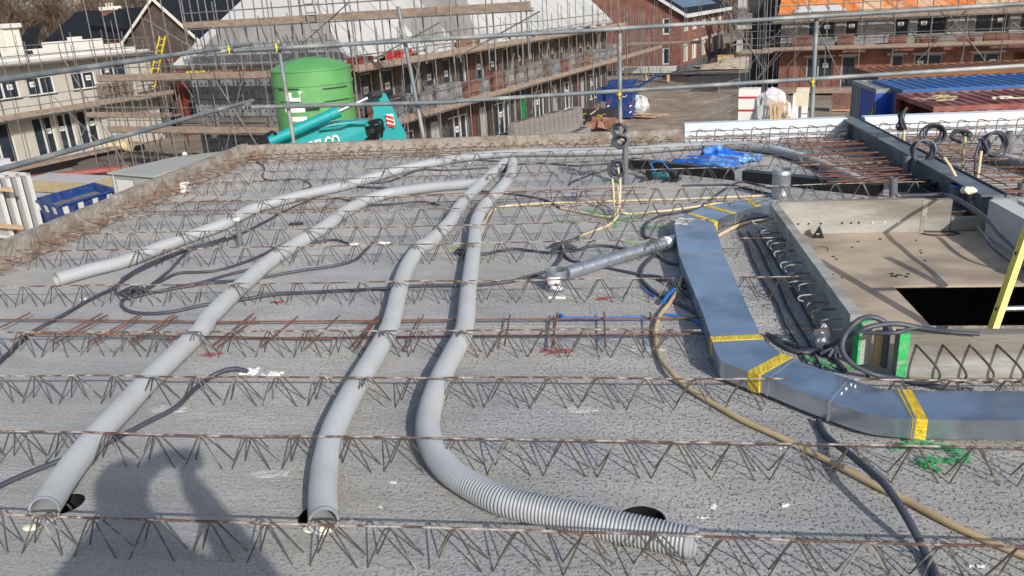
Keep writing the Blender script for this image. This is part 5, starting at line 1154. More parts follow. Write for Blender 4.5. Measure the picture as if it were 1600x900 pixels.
H.mb().prism([(d0.x, 58.8, he+.9), (d1.x+3, 57.8, he+.3), (d2.x+1.5, 61.6, rz-.3)], (.1, 0, .5)).build('roof_dormer', M['blackroof'], H.root)
c_ = ST(173, 20, 61.4); ch = H.mb().box(c_.x-.85, c_.x+.85, 61.0, 61.9, c_.z-1.1, c_.z+.25).build('chimney', M['redbrick'], H.root)
H.mb().box(c_.x-.95, c_.x+.95, 60.9, 62.0, c_.z+.251, c_.z+.6).build('chimney_cap', M['verge'], ch)
for q_ in (-.4, 0, .4): H.mb().cyl((c_.x+q_, 61.4, c_.z+.601), (c_.x+q_, 61.4, c_.z+.95), .1, 8).build('chimney_pot', M['greyframe'], ch)
H2 = Site('black_roof_house', 'low black roof with pale stack cut by the left picture edge', 'house', -68, 52)
q0, q1, q2 = SD(-60, 30, 66), SD(8, 52, 66), SD(42, 70, 66)
H2.mb().prism([(q0.x, q1.y, -1.0), (q2.x+.6, q1.y, -.9), (q1.x+.3, q1.y+2.5, q1.z+.2), (q0.x, q1.y+2.5, q1.z+.2)], (0, .1, .14)).build('roof_slope', M['blackroof'], H2.root)
H2.mb().box(q0.x, q2.x-.3, q1.y+.4, q1.y+7, ZG, -1.0).build('brick_wall', M['redbrick'], H2.root)
q = SD(2, 60, 58); Cw = Site('pale_stack', 'pale plastered stack with flat cap at the left picture edge', 'chimney', q.x, q.y); Cw.mb().box(q.x-.7, q.x+.3, q.y, q.y+1, ZG, q.z+.55).build('stack_body', M['verge'], Cw.root); Cw.mb().box(q.x-.8, q.x+.5, q.y-.1, q.y+1.1, q.z+.551, q.z+.8).build('stack_cap', M['frame'], Cw.root)
# ================================================================ RED BRICK HOUSE BY THE ROAD
J = Site('red_brick_house', 'finished red brick house with solar panels beside the dirt road', 'house', -19.3, 83)
jn, jt0, jt1, je = -19.3, 83.0, 106.0, -.32
up = [(84.3, 86.6), (88.3, 90.6), (93.2, 95.5), (98.0, 100.3), (102.3, 104.6)]
opj = [(a, c, -2.15, -.5) for a, c in up]+[(a, c, -5.15, -3.5) for a, c in up]
wall_open(J, 'side_wall', 't', jn-.3, jn, jt0, jt1, -5.4, je, opj, M['redbrick']); J.mb().box(jn-.3, jn+.012, jt0, jt1, ZG, -5.402).build('plinth', M['greybrick'], J.root)
for a, c in up:
    for z0, z1 in ((-2.15, -.5), (-5.15, -3.5)): window(J, 't', a, c, z0, z1, jn, -1, (.3, .55, .8), None, 'frame', .1, blind=True)
    J.mb().box(jn+.002, jn+.12, a-.3, c+.3, -3.47, -3.2).build('lintel', M['frame'], J.root)
gj = [(-21.15, -20.4, -2.3, -.7), (-21.15, -20.4, -5.2, -3.55)]
wall_open(J, 'gable_wall', 'n', jt0-.004, jt0+.29, -32, jn-.301, -5.4, je, gj, M['redbrick']); J.mb().box(-32, jn-.301, jt0-.016, jt0+.29, ZG, -5.402).build('plinth', M['greybrick'], J.root)
for g_ in gj: window(J, 'n', *g_, jt0, 1, (), None, 'frame', .13)
rn, rzj = -25.6, 3.6
J.mb().prism([(-32, jt0-.004, je+.001), (jn, jt0-.004, je+.001), (rn, jt0-.004, rzj)], (0, .29, 0)).build('gable_top', M['redbrick'], J.root)
sl_ = (rzj-je)/(jn-rn)
J.mb().prism([(jn+.7, jt0-.4, je-.7*sl_+.1), (jn+.7, jt1+.4, je-.7*sl_+.1), (rn, jt1+.4, rzj+.1), (rn, jt0-.4, rzj+.1)], (0, 0, .18)).build('roof_slope', M['blackroof'], J.root)
J.mb().prism([(-32.7, jt0-.4, je-.7*sl_+.1), (rn, jt0-.4, rzj+.1), (rn, jt1+.4, rzj+.1), (-32.7, jt1+.4, je-.7*sl_+.1)], (0, 0, .18)).build('roof_slope', M['blackroof'], J.root)
J.mb().box(jn+.4, jn+.85, jt0-.45, jt1+.45, je-.45, je-.1).build('gutter', M['frame'], J.root)
J.mb().prism([(jn+.72, jt0-.5, je-.7*sl_-.05), (jn+.72, jt0-.5, je-.7*sl_+.28), (rn, jt0-.5, rzj+.32), (rn, jt0-.5, rzj-.02)], (0, .095, 0)).build('verge_board', M['frame'], J.root)
for k in range(9):
    for m_ in range(2):
        a = 84.6+k*1.9; f0, f1 = .10+m_*.27, .34+m_*.27
        P = [Vector((jn+.5+(rn-jn-.5)*f, tt, je-.5*sl_+(rzj-je+.5*sl_)*f+.31)) for f, tt in ((f0, a), (f0, a+1.8), (f1, a+1.8), (f1, a))]
        J.mb().prism(P, (.02, 0, .04)).build('solar_panel', M['solar'], J.root)
scaffold('thin scaffolding at the far end of the terrace before the red brick house', 'n', -23.5, -16.6, 78.6, 79.6, ZG, .3, 1.3, (-2.9,), braces=1)
# ================================================================ RIGHT BRICK ROW
R = Site('brick_row', 'brick row with grey upper blocks and orange roof foil at the top right', 'house row', 0, 67); rt_ = 67.0
def nx(x, y): return ST(x, y, rt_).x
fw_ = [(nx(1262, 50), nx(1305, 50), (.4,), 1), (nx(1320, 45), nx(1341, 45), (), 0), (nx(1394, 45), nx(1420, 45), (), 0), (nx(1431, 45), nx(1479, 45), (.5,), 0), (nx(1522, 40), nx(1577, 40), (.5,), 1), (nx(1592, 40), nx(1592, 40)+2.2, (.5,), 0)]
gw2 = [(nx(1260, 105), nx(1301, 105), (.45,), 1, -5.2, -3.6), (nx(1427, 100), nx(1471, 100), (.5,), 0, -5.2, -3.6), (nx(1517, 100), nx(1563, 100), (.45,), 1, -5.2, -3.6)]
dr = [(nx(1314, 110), nx(1336, 110)), (nx(1390, 105), nx(1411, 105)), (nx(1582, 100), nx(1582, 100)+2.3)]
op1 = [(a, c, -2.25, -.95) for a, c, _, _ in fw_]; op2 = [(a, c, z0, z1) for a, c, _, _, z0, z1 in gw2]+[(a, c, ZG+.05, -3.6) for a, c in dr]
wall_open(R, 'front_wall', 'n', rt_, rt_+.3, -7.9, 14, -3.0, -.55, op1, M['roughwhite']); wall_open(R, 'front_wall', 'n', rt_-.11, rt_+.28, -7.9, 14, ZG, -3.003, op2, M['redbrick'])
R.mb().box(1.5, 9.5, rt_-.1, rt_-.002, -2.99, -2.35).build('outer_brick', M['redbrick'], R.root)
for a, c, fr, st_ in fw_: window(R, 'n', a, c, -2.25, -.95, rt_, 1, fr, st_, 'greyframe', .09)
for a, c, fr, st_, z0, z1 in gw2: window(R, 'n', a, c, z0, z1, rt_-.11, 1, fr, st_, 'greyframe', .09); R.mb().box(a-.2, c+.2, rt_-.3, rt_-.112, z1+.02, z1+.14).build('lintel', M['greyframe'], R.root)
for a, c in dr[:2]:
    window(R, 'n', a, c, ZG+.05, -3.6, rt_-.11, 1, (), None, 'greyframe', .09, name='door_frame'); R.mb().box(a-.25, c+.25, rt_-.5, rt_-.112, -3.58, -3.42).build('canopy', M['greyshed'], R.root)
R.mb().box(-7.9, 14, rt_+8, rt_+8.3, ZG, -.55).build('back_wall', M['redbrick'], R.root); R.mb().box(-7.9, -7.6, rt_+.31, rt_+7.9, ZG, -.55).build('end_wall', M['redbrick'], R.root); R.mb().box(-7.6, 14, rt_+.31, rt_+7.9, -3.2, -3.0).build('upper_floor', M['concrete'], R.root)
x = -8.1; k = 0
while x < 14:
    x1 = x+2.6; m_ = 'orange' if x < 1.5 else ('timber' if k % 2 else 'orange')
    R.mb().prism([(x+.02, rt_-.55, -.55), (x1-.02, rt_-.55, -.55), (x1-.02, rt_+4.2, 3.4), (x+.02, rt_+4.2, 3.4)], (0, -.06, .08)).build('roof_foil_panel', M[m_], R.root); x = x1; k += 1
for z_ in range(6): f = z_/6; R.mb().box(-8.1, 14, rt_-.66+4.75*f, rt_-.62+4.75*f, -.47+3.95*f, -.40+3.95*f).build('roof_batten', M['timber'], R.root)
R.mb().prism([(-7.0, rt_-.70, -.35), (-3.2, rt_-.70, -.35), (-3.9, rt_-.42, .05), (-6.7, rt_-.42, .05)], (0, -.03, .04)).build('loose_white_foil', M['wrapw'], R.root)
R.mb().box(-8.1, 14, rt_-.62, rt_-.3, -.75, -.56).build('eave_board', M['plank'], R.root)
scaffold('scaffolding along the front of the right brick row', 'n', -8.9, 13.5, 65.4, 66.4, ZG, 1.6, 2.15, (-2.9,), rails=(.5, 1.0, 1.9), braces=5)
scaffold('upper rails and deck under the orange roof foil', 'n', -8.3, 13.5, 65.55, 66.35, -1.0, 1.4, 2.4, (-.85,), rails=(.55, 1.05), braces=0)
scaffold('loose scaffold bay at the left end of the right brick row', 'n', ST(1160, 100, 64).x, -8.2, 63.6, 66.6, ZG, .9, 1.0, (-2.9,), rails=(.5, 1.0, 1.5, 2.0), braces=4)
for i, (x, w_, h, m_, lab) in enumerate(((1253, 1.35, .95, 'pallet_red', 'red brick pack with white sticker on the right scaffold deck'), (1321, 1.1, .95, 'pallet_red', 'red brick pack under the small window on the right scaffold deck'), (1402, 1.2, .75, 'pallet_red', 'loose red bricks in the middle of the right scaffold deck'), (1480, 1.2, .6, 'wrapped', 'plastic wrapped bricks on the right scaffold deck'), (1553, 1.3, .65, 'pallet_red', 'red brick pack far right on the scaffold deck'), (1290, 1.3, .55, 'greyblock', 'grey block pack between the two left brick packs'), (1528, .5, .45, 'wrapped', 'small grey pack beside the far right bricks'))):
    n_ = ST(x, 65, 66).x; brickpack(n_, 66.0, -2.89, w_, .6, h, lab, m_, None, False)
b = Site('ground_boards', 'long low timber edging in front of the right brick row', 'timber edging', 0, 64.6); MB().box(-8, 9, -.1, .1, .1, .45).build('edging_board', M['plank'], b.root); MB().box(-8, 9, .12, 1.2, .3, .42).build('edging_deck', M['plank'], b.root)
# far concrete house and dark netting
Fh = Site('concrete_frame_house', 'pale concrete frame with dark openings far down the road', 'building', -14.3, 94); q0, q1 = SD(1150, 70, 95), SD(1196, 60, 95)
fx0, fx1 = q0.x, q1.x+.3
wall_open(Fh, 'frame_wall', 'n', 94, 94.4, fx0, fx1, ZG, 1.0, [(fx0+.9, fx1-1.1, -.9, .55), (fx0+.6, fx1-.4, -4.9, -2.6)], M['concrete'])
Fh.mb().box(fx0, fx1+4, 99, 99.3, ZG, 1.0).build('back_wall', M['darkbrick'], Fh.root); Fh.mb().box(fx1-.3, fx1, 94.41, 98.9, ZG, 1).build('side_wall', M['concrete'], Fh.root)
Fh.mb().box(fx0-.2, fx1+.1, 93.7, 93.99, -1.9, -1.5).build('floor_edge', M['concrete'], Fh.root)
scaffold('dense scaffolding round the far concrete frame', 'n', SD(1143, 50, 93).x, SD(1212, 50, 93).x, 91.6, 92.8, ZG, 2.4, 1.3, (-4, -1.6, .6), rails=(.5, 1.0), braces=3, toe=False)
nt_ = Site('netting_screen', 'dark netting screen with pale strips left of the right brick row', 'netting', -9.8, 70)
for k in range(34):
    xx = ST(1172, 50, 70).x+k*.085; nt_.mb().box(xx, xx+random.uniform(.04, .09), 69.9, 69.93, ZG+random.uniform(.2, 1.6), random.uniform(-2.5, .6)).build('strip', M['wrapw' if random.random() < .38 else 'mesh_dark'], nt_.root)
nt_.mb().box(ST(1174, 50, 70).x, -7.95, 70.1, 70.14, ZG, .7).build('net', M['mesh_dark'], nt_.root)
# ================================================================ TREES
def tree_mesh(seed, h=12.0, dens=1.0):
    rnd = random.Random(seed); T_ = MB(); Cw_ = MB()
    def grow(p, d, L, r, lev):
        q = p+d*L
        (T_ if lev < 2 else Cw_).tube([p, (p+q)/2+Vector((rnd.uniform(-1, 1), rnd.uniform(-1, 1), 0))*L*.06, q], [r, r*.8, r*.6], 5 if lev < 2 else 3, caps=False)
        if lev >= 5: return
        for k in range((4, 4, 4, 4, 3)[lev]):
            f = rnd.uniform(.35, 1.0); a = rnd.uniform(0, 6.283); sp_ = rnd.uniform(.35, .95)
            nd = (d+Vector((math.cos(a)*sp_, math.sin(a)*sp_, rnd.uniform(-.1, .35)))).normalized(); grow(p.lerp(q, f), nd, L*rnd.uniform(.5, .72), max(.016, r*.5), lev+1)
    grow(Vector((0, 0, 0)), Vector((rnd.uniform(-.06, .06), rnd.uniform(-.06, .06), 1)).normalized(), h*.42, .19, 0)
    return T_.mesh('trunk', M['bark'], True), Cw_.mesh('crown', M['twig'])
TM = [tree_mesh(s_, random.uniform(11.5, 13.5)) for s_ in (1, 2, 3)]
def tree(p, k, sc, lab, grp):
    wp = NN*p.x+TT*p.y; t = thing('bare_tree', lab, 'tree', (wp.x, wp.y, ZG), random.uniform(0, 6), grp); t.scale = (sc*random.uniform(.85, 1.1), sc*random.uniform(.85, 1.1), sc)
    link('trunk', TM[k][0], t); link('crown', TM[k][1], t)
i = 0
for row, D in enumerate((113, 124, 136, 150)):
    x = -150+row*11
    while x < 300:
        q = SD(x, 30, D+random.uniform(-4, 4)); tree(q, i % 3, random.uniform(1.1, 1.4), 'bare brown winter tree in the wood behind the black hipped roof', 'bare trees behind the left houses'); x += random.uniform(30, 44)*110/D; i += 1
for x in (1120, 1145, 1168, 1190, 1212, 1236): q = SD(x, 10, 118); tree(q, i % 3, .9, 'bare tree beyond the far concrete frame house', 'bare trees beyond the far concrete house'); i += 1
# distant wood closing the horizon
fw2 = MB(); rnd = random.Random(5)
for k in range(5200):
    an = rnd.uniform(-1.15, .75); D = rnd.uniform(150, 210); x_, y_ = D*math.sin(an), D*math.cos(an); h_ = rnd.uniform(5, 13); l = rnd.uniform(-.8, .8)
    w_ = rnd.uniform(.06, .22); fw2.add([(x_-w_, y_, ZG), (x_+w_, y_, ZG), (x_+l+.03, y_+l*.5, ZG+h_)], [(0, 1, 2)])
    for q in range(3):
        zz = rnd.uniform(2, h_); dx = rnd.uniform(-1.6, 1.6); fw2.add([(x_+l*zz/h_, y_, ZG+zz), (x_+l*zz/h_+dx, y_+.3, ZG+zz+1.4), (x_+l*zz/h_+dx, y_+.3, ZG+zz+1.5)], [(0, 1, 2)])
o = fw2.build('distant_wood', M['twig']); o['kind'] = 'stuff'; o['label'] = 'distant bare brown wood along the horizon'; o['category'] = 'wood'

# ================================================================ SILO AND EXCAVATOR
q = SD(487, 120, 27.0); si = Site('green_silo', 'green mortar silo with white lettering in front of the grey block wall', 'silo', q.x, q.y)
sr = 1.24; zt = .0-ZG
MB().lathe([(.4, 1.2), (sr, 2.6), (sr, zt-.95), (sr+.03, zt-.95), (sr+.03, zt-.9), (sr, zt-.9), (sr, zt-.45), (sr+.03, zt-.45), (sr+.03, zt-.37), (sr, zt-.37), (sr, zt-.02), (sr+.025, zt-.02), (sr+.025, zt+.03), (sr*.98, zt+.05), (sr*.8, zt+.17), (sr*.5, zt+.29), (sr*.2, zt+.35), (.001, zt+.36)], n=56).build('silo_shell', M['silo'], si.root, True)
for k in range(4): a = math.pi/4+k*math.pi/2; MB().cyl((math.cos(a)*sr*.98, math.sin(a)*sr*.98, 0), (math.cos(a)*sr*.9, math.sin(a)*sr*.9, 3.2), .08, 8).build('leg', M['silo'], si.root, True)
cam_n = site(CAM); dirn = math.atan2(cam_n.y-q.y, cam_n.x-q.x)
def on_silo(az, z, w_, h_, d_, name, m):
    a = dirn+az; c = Vector(((sr+d_/2)*math.cos(a), (sr+d_/2)*math.sin(a), z)); return MB().obox(c, (d_, w_, h_), a).build(name, M[m], si.root)
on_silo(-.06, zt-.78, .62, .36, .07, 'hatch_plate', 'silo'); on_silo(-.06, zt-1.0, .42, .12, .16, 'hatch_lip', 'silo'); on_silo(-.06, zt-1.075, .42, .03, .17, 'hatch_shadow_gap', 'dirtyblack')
for az0, az1, z in ((.95, .22, zt-.55), (-.35, -.95, zt-.50), (-.35, -.95, zt-.88), (.95, .22, zt-.93)):
    for k in range(6): f = (k+.5)/6; on_silo(az0+(az1-az0)*f, z, abs(az1-az0)/6*sr*.95, .022, .045, 'weld_seam', 'dirtyblack')
# lettering wrapped on the shell, reading upwards
fc = bpy.data.curves.new('lettering', 'FONT'); fc.body = 'ruit'; fc.size = 1.12; fc.extrude = .004; fc.resolution_u = 6; fc.space_character = 1.06; fc.offset = .022
fo = bpy.data.objects.new('tmp', fc); COL.objects.link(fo); bpy.context.view_layer.update()
me = bpy.data.meshes.new_from_object(fo.evaluated_get(bpy.context.evaluated_depsgraph_get())); bpy.data.objects.remove(fo)
bm = bmesh.new(); bm.from_mesh(me); bmesh.ops.triangulate(bm, faces=bm.faces[:]); bmesh.ops.subdivide_edges(bm, edges=[e for e in bm.edges if e.calc_length() > .15], cuts=2)
zmin = 3.78
for v in bm.verts:
    x_, y_, z_ = v.co; az = dirn-(.27+y_/sr*.95); rr = sr+.006+z_
    v.co = (rr*math.cos(az+.0), rr*math.sin(az+.0), zmin+x_)
bm.to_mesh(me); bm.free(); me.materials.clear(); me.materials.append(M['white']); link('lettering', me, si.root)

ex = Site('excavator', 'teal excavator whose boom and cylinder rise in front of the silo', 'excavator', *SD(480, 300, 17.5).xy)
fd_, rt2 = 16.8, None
def EX(x, y, D=16.8): return SD(x, y, D)
def plate(pts, name, m, th=.34, D=16.8):
    P = [EX(x, y, D) for x, y in pts]; dv = site(CAM); c = sum(P, Vector())/len(P); away = Vector((c.x-dv.x, c.y-dv.y, 0)).normalized()*th
    b = ex.mb().prism(P, away); return b.build(name, M[m], ex.root)
plate([(417, 230), (424, 219), (448, 210), (520, 194), (577, 189), (586, 196), (586, 208), (574, 214), (560, 226), (540, 250), (440, 262), (400, 250)], 'boom', 'teal', .36)
plate([(424, 217.5), (470, 204), (520, 193), (575, 188), (575, 191), (520, 197), (440, 214)], 'boom_top_flange', 'teal', .40, 16.75)
plate([(578, 150), (583, 145), (590, 144.5), (603, 148), (607, 156), (622, 186), (634, 209), (636, 224), (600, 260), (592, 240), (590, 206), (582, 192), (584, 175)], 'dipper_arm', 'teal', .3, 16.9)
plate([(602, 179), (614, 178), (617.5, 195), (606, 198)], 'hazard_sticker', 'white', .02, 16.86)
for k in range(3):
    y0 = 181+k*6.5; plate([(602.5+k*.9, y0-1.5), (602.5+k*.9+.4, y0+2), (615+k*.9, y0+6), (614.5+k*.9, y0+1.5)], 'hazard_stripe', 'red', .01, 16.845)
a, c = EX(422, 221, 16.6), EX(529, 174, 16.6); ex.mb().cyl(a, c, .105, 16).build('hydraulic_cylinder', M['teal'], ex.root, True)
d = (c-a); ex.mb().cyl(c-d*.12, c+d*.01, .118, 16).build('cylinder_gland', M['teal'], ex.root, True)
ex.mb().cyl(c, EX(580, 151, 16.7), .045, 12).build('piston_rod', M['alu'], ex.root, True)
c = EX(582, 149, 16.6); ex.mb().cyl(c+Vector((-.03, -.06, 0)), c+Vector((.05, .2, 0)), .075, 14).build('pivot_pin', M['dirtyblack'], ex.root, True)
for k, (s0, m0_, s1) in enumerate((((575, 192), (596, 188), (596, 215)), ((578, 196), (592, 192), (590, 220)), ((432, 212), (425, 206), (400, 222)))):
    ex.mb().tube(spline([EX(*s0, 16.55), EX(*m0_, 16.5), EX(*s1, 16.55)], .05), .03, 7).build('hydraulic_hose', M['black'], ex.root, True)
ex.mb().tube(spline([EX(500, 203, 16.7), EX(535, 197, 16.65), EX(545, 193, 16.65), EX(573, 193, 16.7)], .05), .02, 6).build('steel_line', M['teal'], ex.root, True)
c = EX(583, 203, 16.8); ex.mb().cyl(c+Vector((-.05, -.12, 0)), c+Vector((.1, .35, 0)), .09, 14).build('pivot_pin', M['dirtyblack'], ex.root, True)
fc = bpy.data.curves.new('boom_lettering', 'FONT'); fc.body = 'KOBELCO'; fc.size = .30; fc.extrude = .004; fc.offset = .008; fc.space_character = 1.0
fo = bpy.data.objects.new('tmp', fc); COL.objects.link(fo); bpy.context.view_layer.update(); me = bpy.data.meshes.new_from_object(fo.evaluated_get(bpy.context.evaluated_depsgraph_get())); bpy.data.objects.remove(fo)
pA, pB, pC = EX(462, 245, 16.74), EX(532, 226.5, 16.74), EX(459, 231, 16.74); ux = (pB-pA); Lx = ux.length; ux.normalize(); uy = (pC-pA).normalized()
w_ = max(v.co.x for v in me.vertices)
for v in me.vertices: v.co = pA+ux*(v.co.x*Lx/w_)+uy*(v.co.y*1.05)-(site(CAM)-pA).normalized()*(-.01-v.co.z)-ex.o
me.materials.clear(); me.materials.append(M['white']); link('lettering', me, ex.root)
c = SD(380, 260, 18.5); b = ex.mb().box(c.x-1.6, c.x+1.3, c.y-1.2, c.y+1.2, ZG+1.0, ZG+2.0); b.build('engine_house', M['teal'], ex.root); ex.mb().box(c.x-1.0, c.x+.3, c.y-1.15, c.y-.1, ZG+2.001, ZG+2.95).build('cab', M['glass'], ex.root)
for s_ in (-1.1, 1.1): ex.mb().tube([(c.x-1.5, c.y+s_, ZG+.42), (c.x+1.5, c.y+s_, ZG+.42)], .42, 14).build('crawler_track', M['dirtyblack'], ex.root)
ex.mb().cyl((c.x+1.1, c.y, ZG+1.8), EX(425, 232, 17), .22, 10).build('boom_foot', M['teal'], ex.root, True)

# ================================================================ YARD: skip, shed, insulation, frames, worker
q = [G(168, 272, -3.6), G(240, 278, -3.6), G(372, 236, -3.6), G(272, 248, -3.6)]
sh = thing('site_shed', 'flat roofed grey shed just outside the left slab edge', 'shed', tuple(((q[0]+q[2])/2).xy)+(ZG,)); of = sh.location.copy(); cc = (q[0]+q[2])/2
MB(of).prism(q, (0, 0, .07)).build('flat_roof', M['shedroof'], sh)
P = [cc+(v-cc)*.965 for v in q]; MB(of).prism([Vector((v.x, v.y, ZG)) for v in P], (0, 0, -3.602-ZG)).build('shed_wall', M['greyshed'], sh)
f0 = P[0]; f1 = P[1]; dn = Vector(((f1-f0).y, -(f1-f0).x, 0)).normalized()
for u0, u1, z0, z1, m, nm in ((.12, .5, -4.35, -3.8, 'frame', 'notice_sheet'), (.55, .98, -6.0, -3.7, 'greyframe', 'double_door'), (.05, .08, -6.05, -3.61, 'frame', 'corner_post')):
    A0, A1 = f0+(f1-f0)*u0+dn*.012, f0+(f1-f0)*u1+dn*.012
    MB(of).prism([Vector((A0.x, A0.y, z0)), Vector((A1.x, A1.y, z0)), Vector((A1.x, A1.y, z1)), Vector((A0.x, A0.y, z1))], dn*.01).build(nm, M[m], sh)
sk = thing('blue_skip', 'open blue skip with pale chequer patches half full of dust', 'skip', tuple(G(115, 320, -4.9).xy)+(ZG,)); of = sk.location.copy()
T4 = [G(p[0], p[1], -4.75) for p in ((51, 313), (90, 323), (183, 297), (147, 287))]; cc = sum(T4, Vector())/4
Bt = [cc+(v-cc)*.86+Vector((0, 0, -1.2)) for v in T4]
for i in range(4):
    j = (i+1) % 4; nrm = (T4[j]-T4[i]).cross(Bt[i]-T4[i]).normalized()*.05
    MB(of).prism([T4[i], T4[j], Bt[j], Bt[i]], nrm if nrm.dot(cc-T4[i]) > 0 else -nrm).build('skip_side', M['skipblue'], sk)
    MB(of).tube([T4[i], T4[j]], .06, 6).build('rim_bar', M['skipblue'], sk)
MB(of).prism([b_+Vector((0, 0, .03)) for b_ in Bt], (0, 0, .06)).build('skip_floor', M['skiprust'], sk)
D4 = [T4[k].lerp(Bt[k], .30) for k in range(4)]; MB(of).prism([c_.lerp(cc, .03) for c_ in D4], (0, 0, .05)).build('dust_fill', M['skiprust'], sk)
for (i, j), n_ in (((1, 2), 4), ((0, 1), 3)):
    for k in range(n_):
        u0, u1 = (k+.25)/n_, (k+.60)/n_
        for (v0, v1) in (((.04, .30),) if k % 2 == 0 else ((.04, .30), )):
            A0 = T4[i].lerp(T4[j], u0); A1 = T4[i].lerp(T4[j], u1); B0 = Bt[i].lerp(Bt[j], u0); B1 = Bt[i].lerp(Bt[j], u1); nrm = (T4[j]-T4[i]).cross(Bt[i]-T4[i]).normalized(); nrm = nrm if nrm.dot(cc-T4[i]) < 0 else -nrm
            MB(of).prism([A0.lerp(B0, v0), A1.lerp(B1, v0), A1.lerp(B1, v1), A0.lerp(B0, v1)], nrm*.012).build('pale_patch', M['frame'], sk)
for u, v, m, w0 in ((.23, .55, 'yellow', .10), (.62, .62, 'frame', .07)):
    A0 = T4[1].lerp(T4[2], u); A1 = T4[1].lerp(T4[2], u+w0); B0 = Bt[1].lerp(Bt[2], u); B1 = Bt[1].lerp(Bt[2], u+w0); nrm = (T4[2]-T4[1]).cross(Bt[1]-T4[1]).normalized(); nrm = nrm if nrm.dot(cc-T4[1]) < 0 else -nrm
    MB(of).prism([A0.lerp(B0, v), A1.lerp(B1, v), A1.lerp(B1, v+.3), A0.lerp(B0, v+.3)], nrm*.014).build('sign_patch', M[m], sk)
# insulation packs
for i, (x, y_, w_, d_, h, m, lab) in enumerate(((60, 328, 3.6, 1.6, .55, 'insul', 'yellow insulation pack with pale wrap behind the blue skip, nearer one'), (110, 296, 4.6, 1.5, .6, 'insul', 'yellow insulation pack with pale wrap, farther one'),)):
    q = SG(x, y_); s = Site('insulation_pack', lab, 'insulation pack', q.x, q.y); MB().box(-w_/2, w_/2, -d_/2, d_/2, 0, h).build('wool_body', M[m], s.root); MB().box(-w_/2-.01, w_/2+.01, -d_/2-.01, d_/2+.01, h+.002, h+.03).build('plastic_wrap', M['wrapw'], s.root)
q = SG(85, 283); s = Site('red_pipe_bundle', 'dull red pipes lying on the earth before the pale row', 'pipes', q.x, q.y)
for k in range(3): MB().tube([(-3, -1.5+k*.25, .15), (2.2, 2.6+k*.25, .2)], .13, 8).build('red_pipe', mat('dull_red_pipe', (.30, .09, .07), .7), s.root, True)
q = SG(55, 292); lump('black_bag', NN*q.x+TT*q.y+Vector((0, 0, ZG+.2)), (.8, .5, .25), M['black'], 'black plastic heap at the end of red pipes', 'plastic heap', 6)
q = SG(185, 240); s = Site('cream_drum', 'cream rolled tube on a pallet behind the left rails', 'roll', q.x, q.y); MB().tube([(-.9, 0, .45), (.9, .3, .45)], .33, 14).build('roll_body', M['cream'], s.root, True); MB().box(-1, 1, -.4, .5, 0, .1).build('pallet_top', M['timber'], s.root)
q = SG(215, 255); lump('soil_heap', NN*q.x+TT*q.y+Vector((0, 0, ZG-.1)), (4, 3, .6), M['mound'], 'dark soil heap behind the grey shed', 'soil heap', 9, amp=.25, sub=4)
q = SG(25, 372); s = Site('frame_rack', 'rack of white window frames standing at the left picture edge', 'frame rack', q.x, q.y)
for k in range(4):
    y = -.15+k*.28; o_ = k*.22
    for a_, c_, z0, z1 in ((-1.9+o_, -1.75+o_, 0, 2.5), (-.1+o_, .05+o_, 0, 2.5), (-1.0+o_, -.88+o_, .12, 2.38), (-1.9+o_, .05+o_, 2.38, 2.5), (-1.9+o_, .05+o_, 0, .12)): MB().box(a_, c_, y, y+.09, z0, z1).build('frame_member', M['frame'], s.root)
    MB().box(-1.75+o_, -.1+o_, y+.03, y+.045, .12, 2.38).build('pane', M['ductin'], s.root)
for z in (.5, 2.0): MB().box(-1.6, .9, -.35, -.17, z, z+.12).build('timber_batten', M['timber'], s.root)
MB().box(-2.6, -.9, -.6, 1.2, 2.51, 2.95).build('wrapped_top', M['wrapw'], s.root)
for s_ in (-1.8, .6): MB().box(s_, s_+.1, -.4, 1.4, -.0, .12).build('rack_foot', M['timber'], s.root)
q = SG(236, 385);
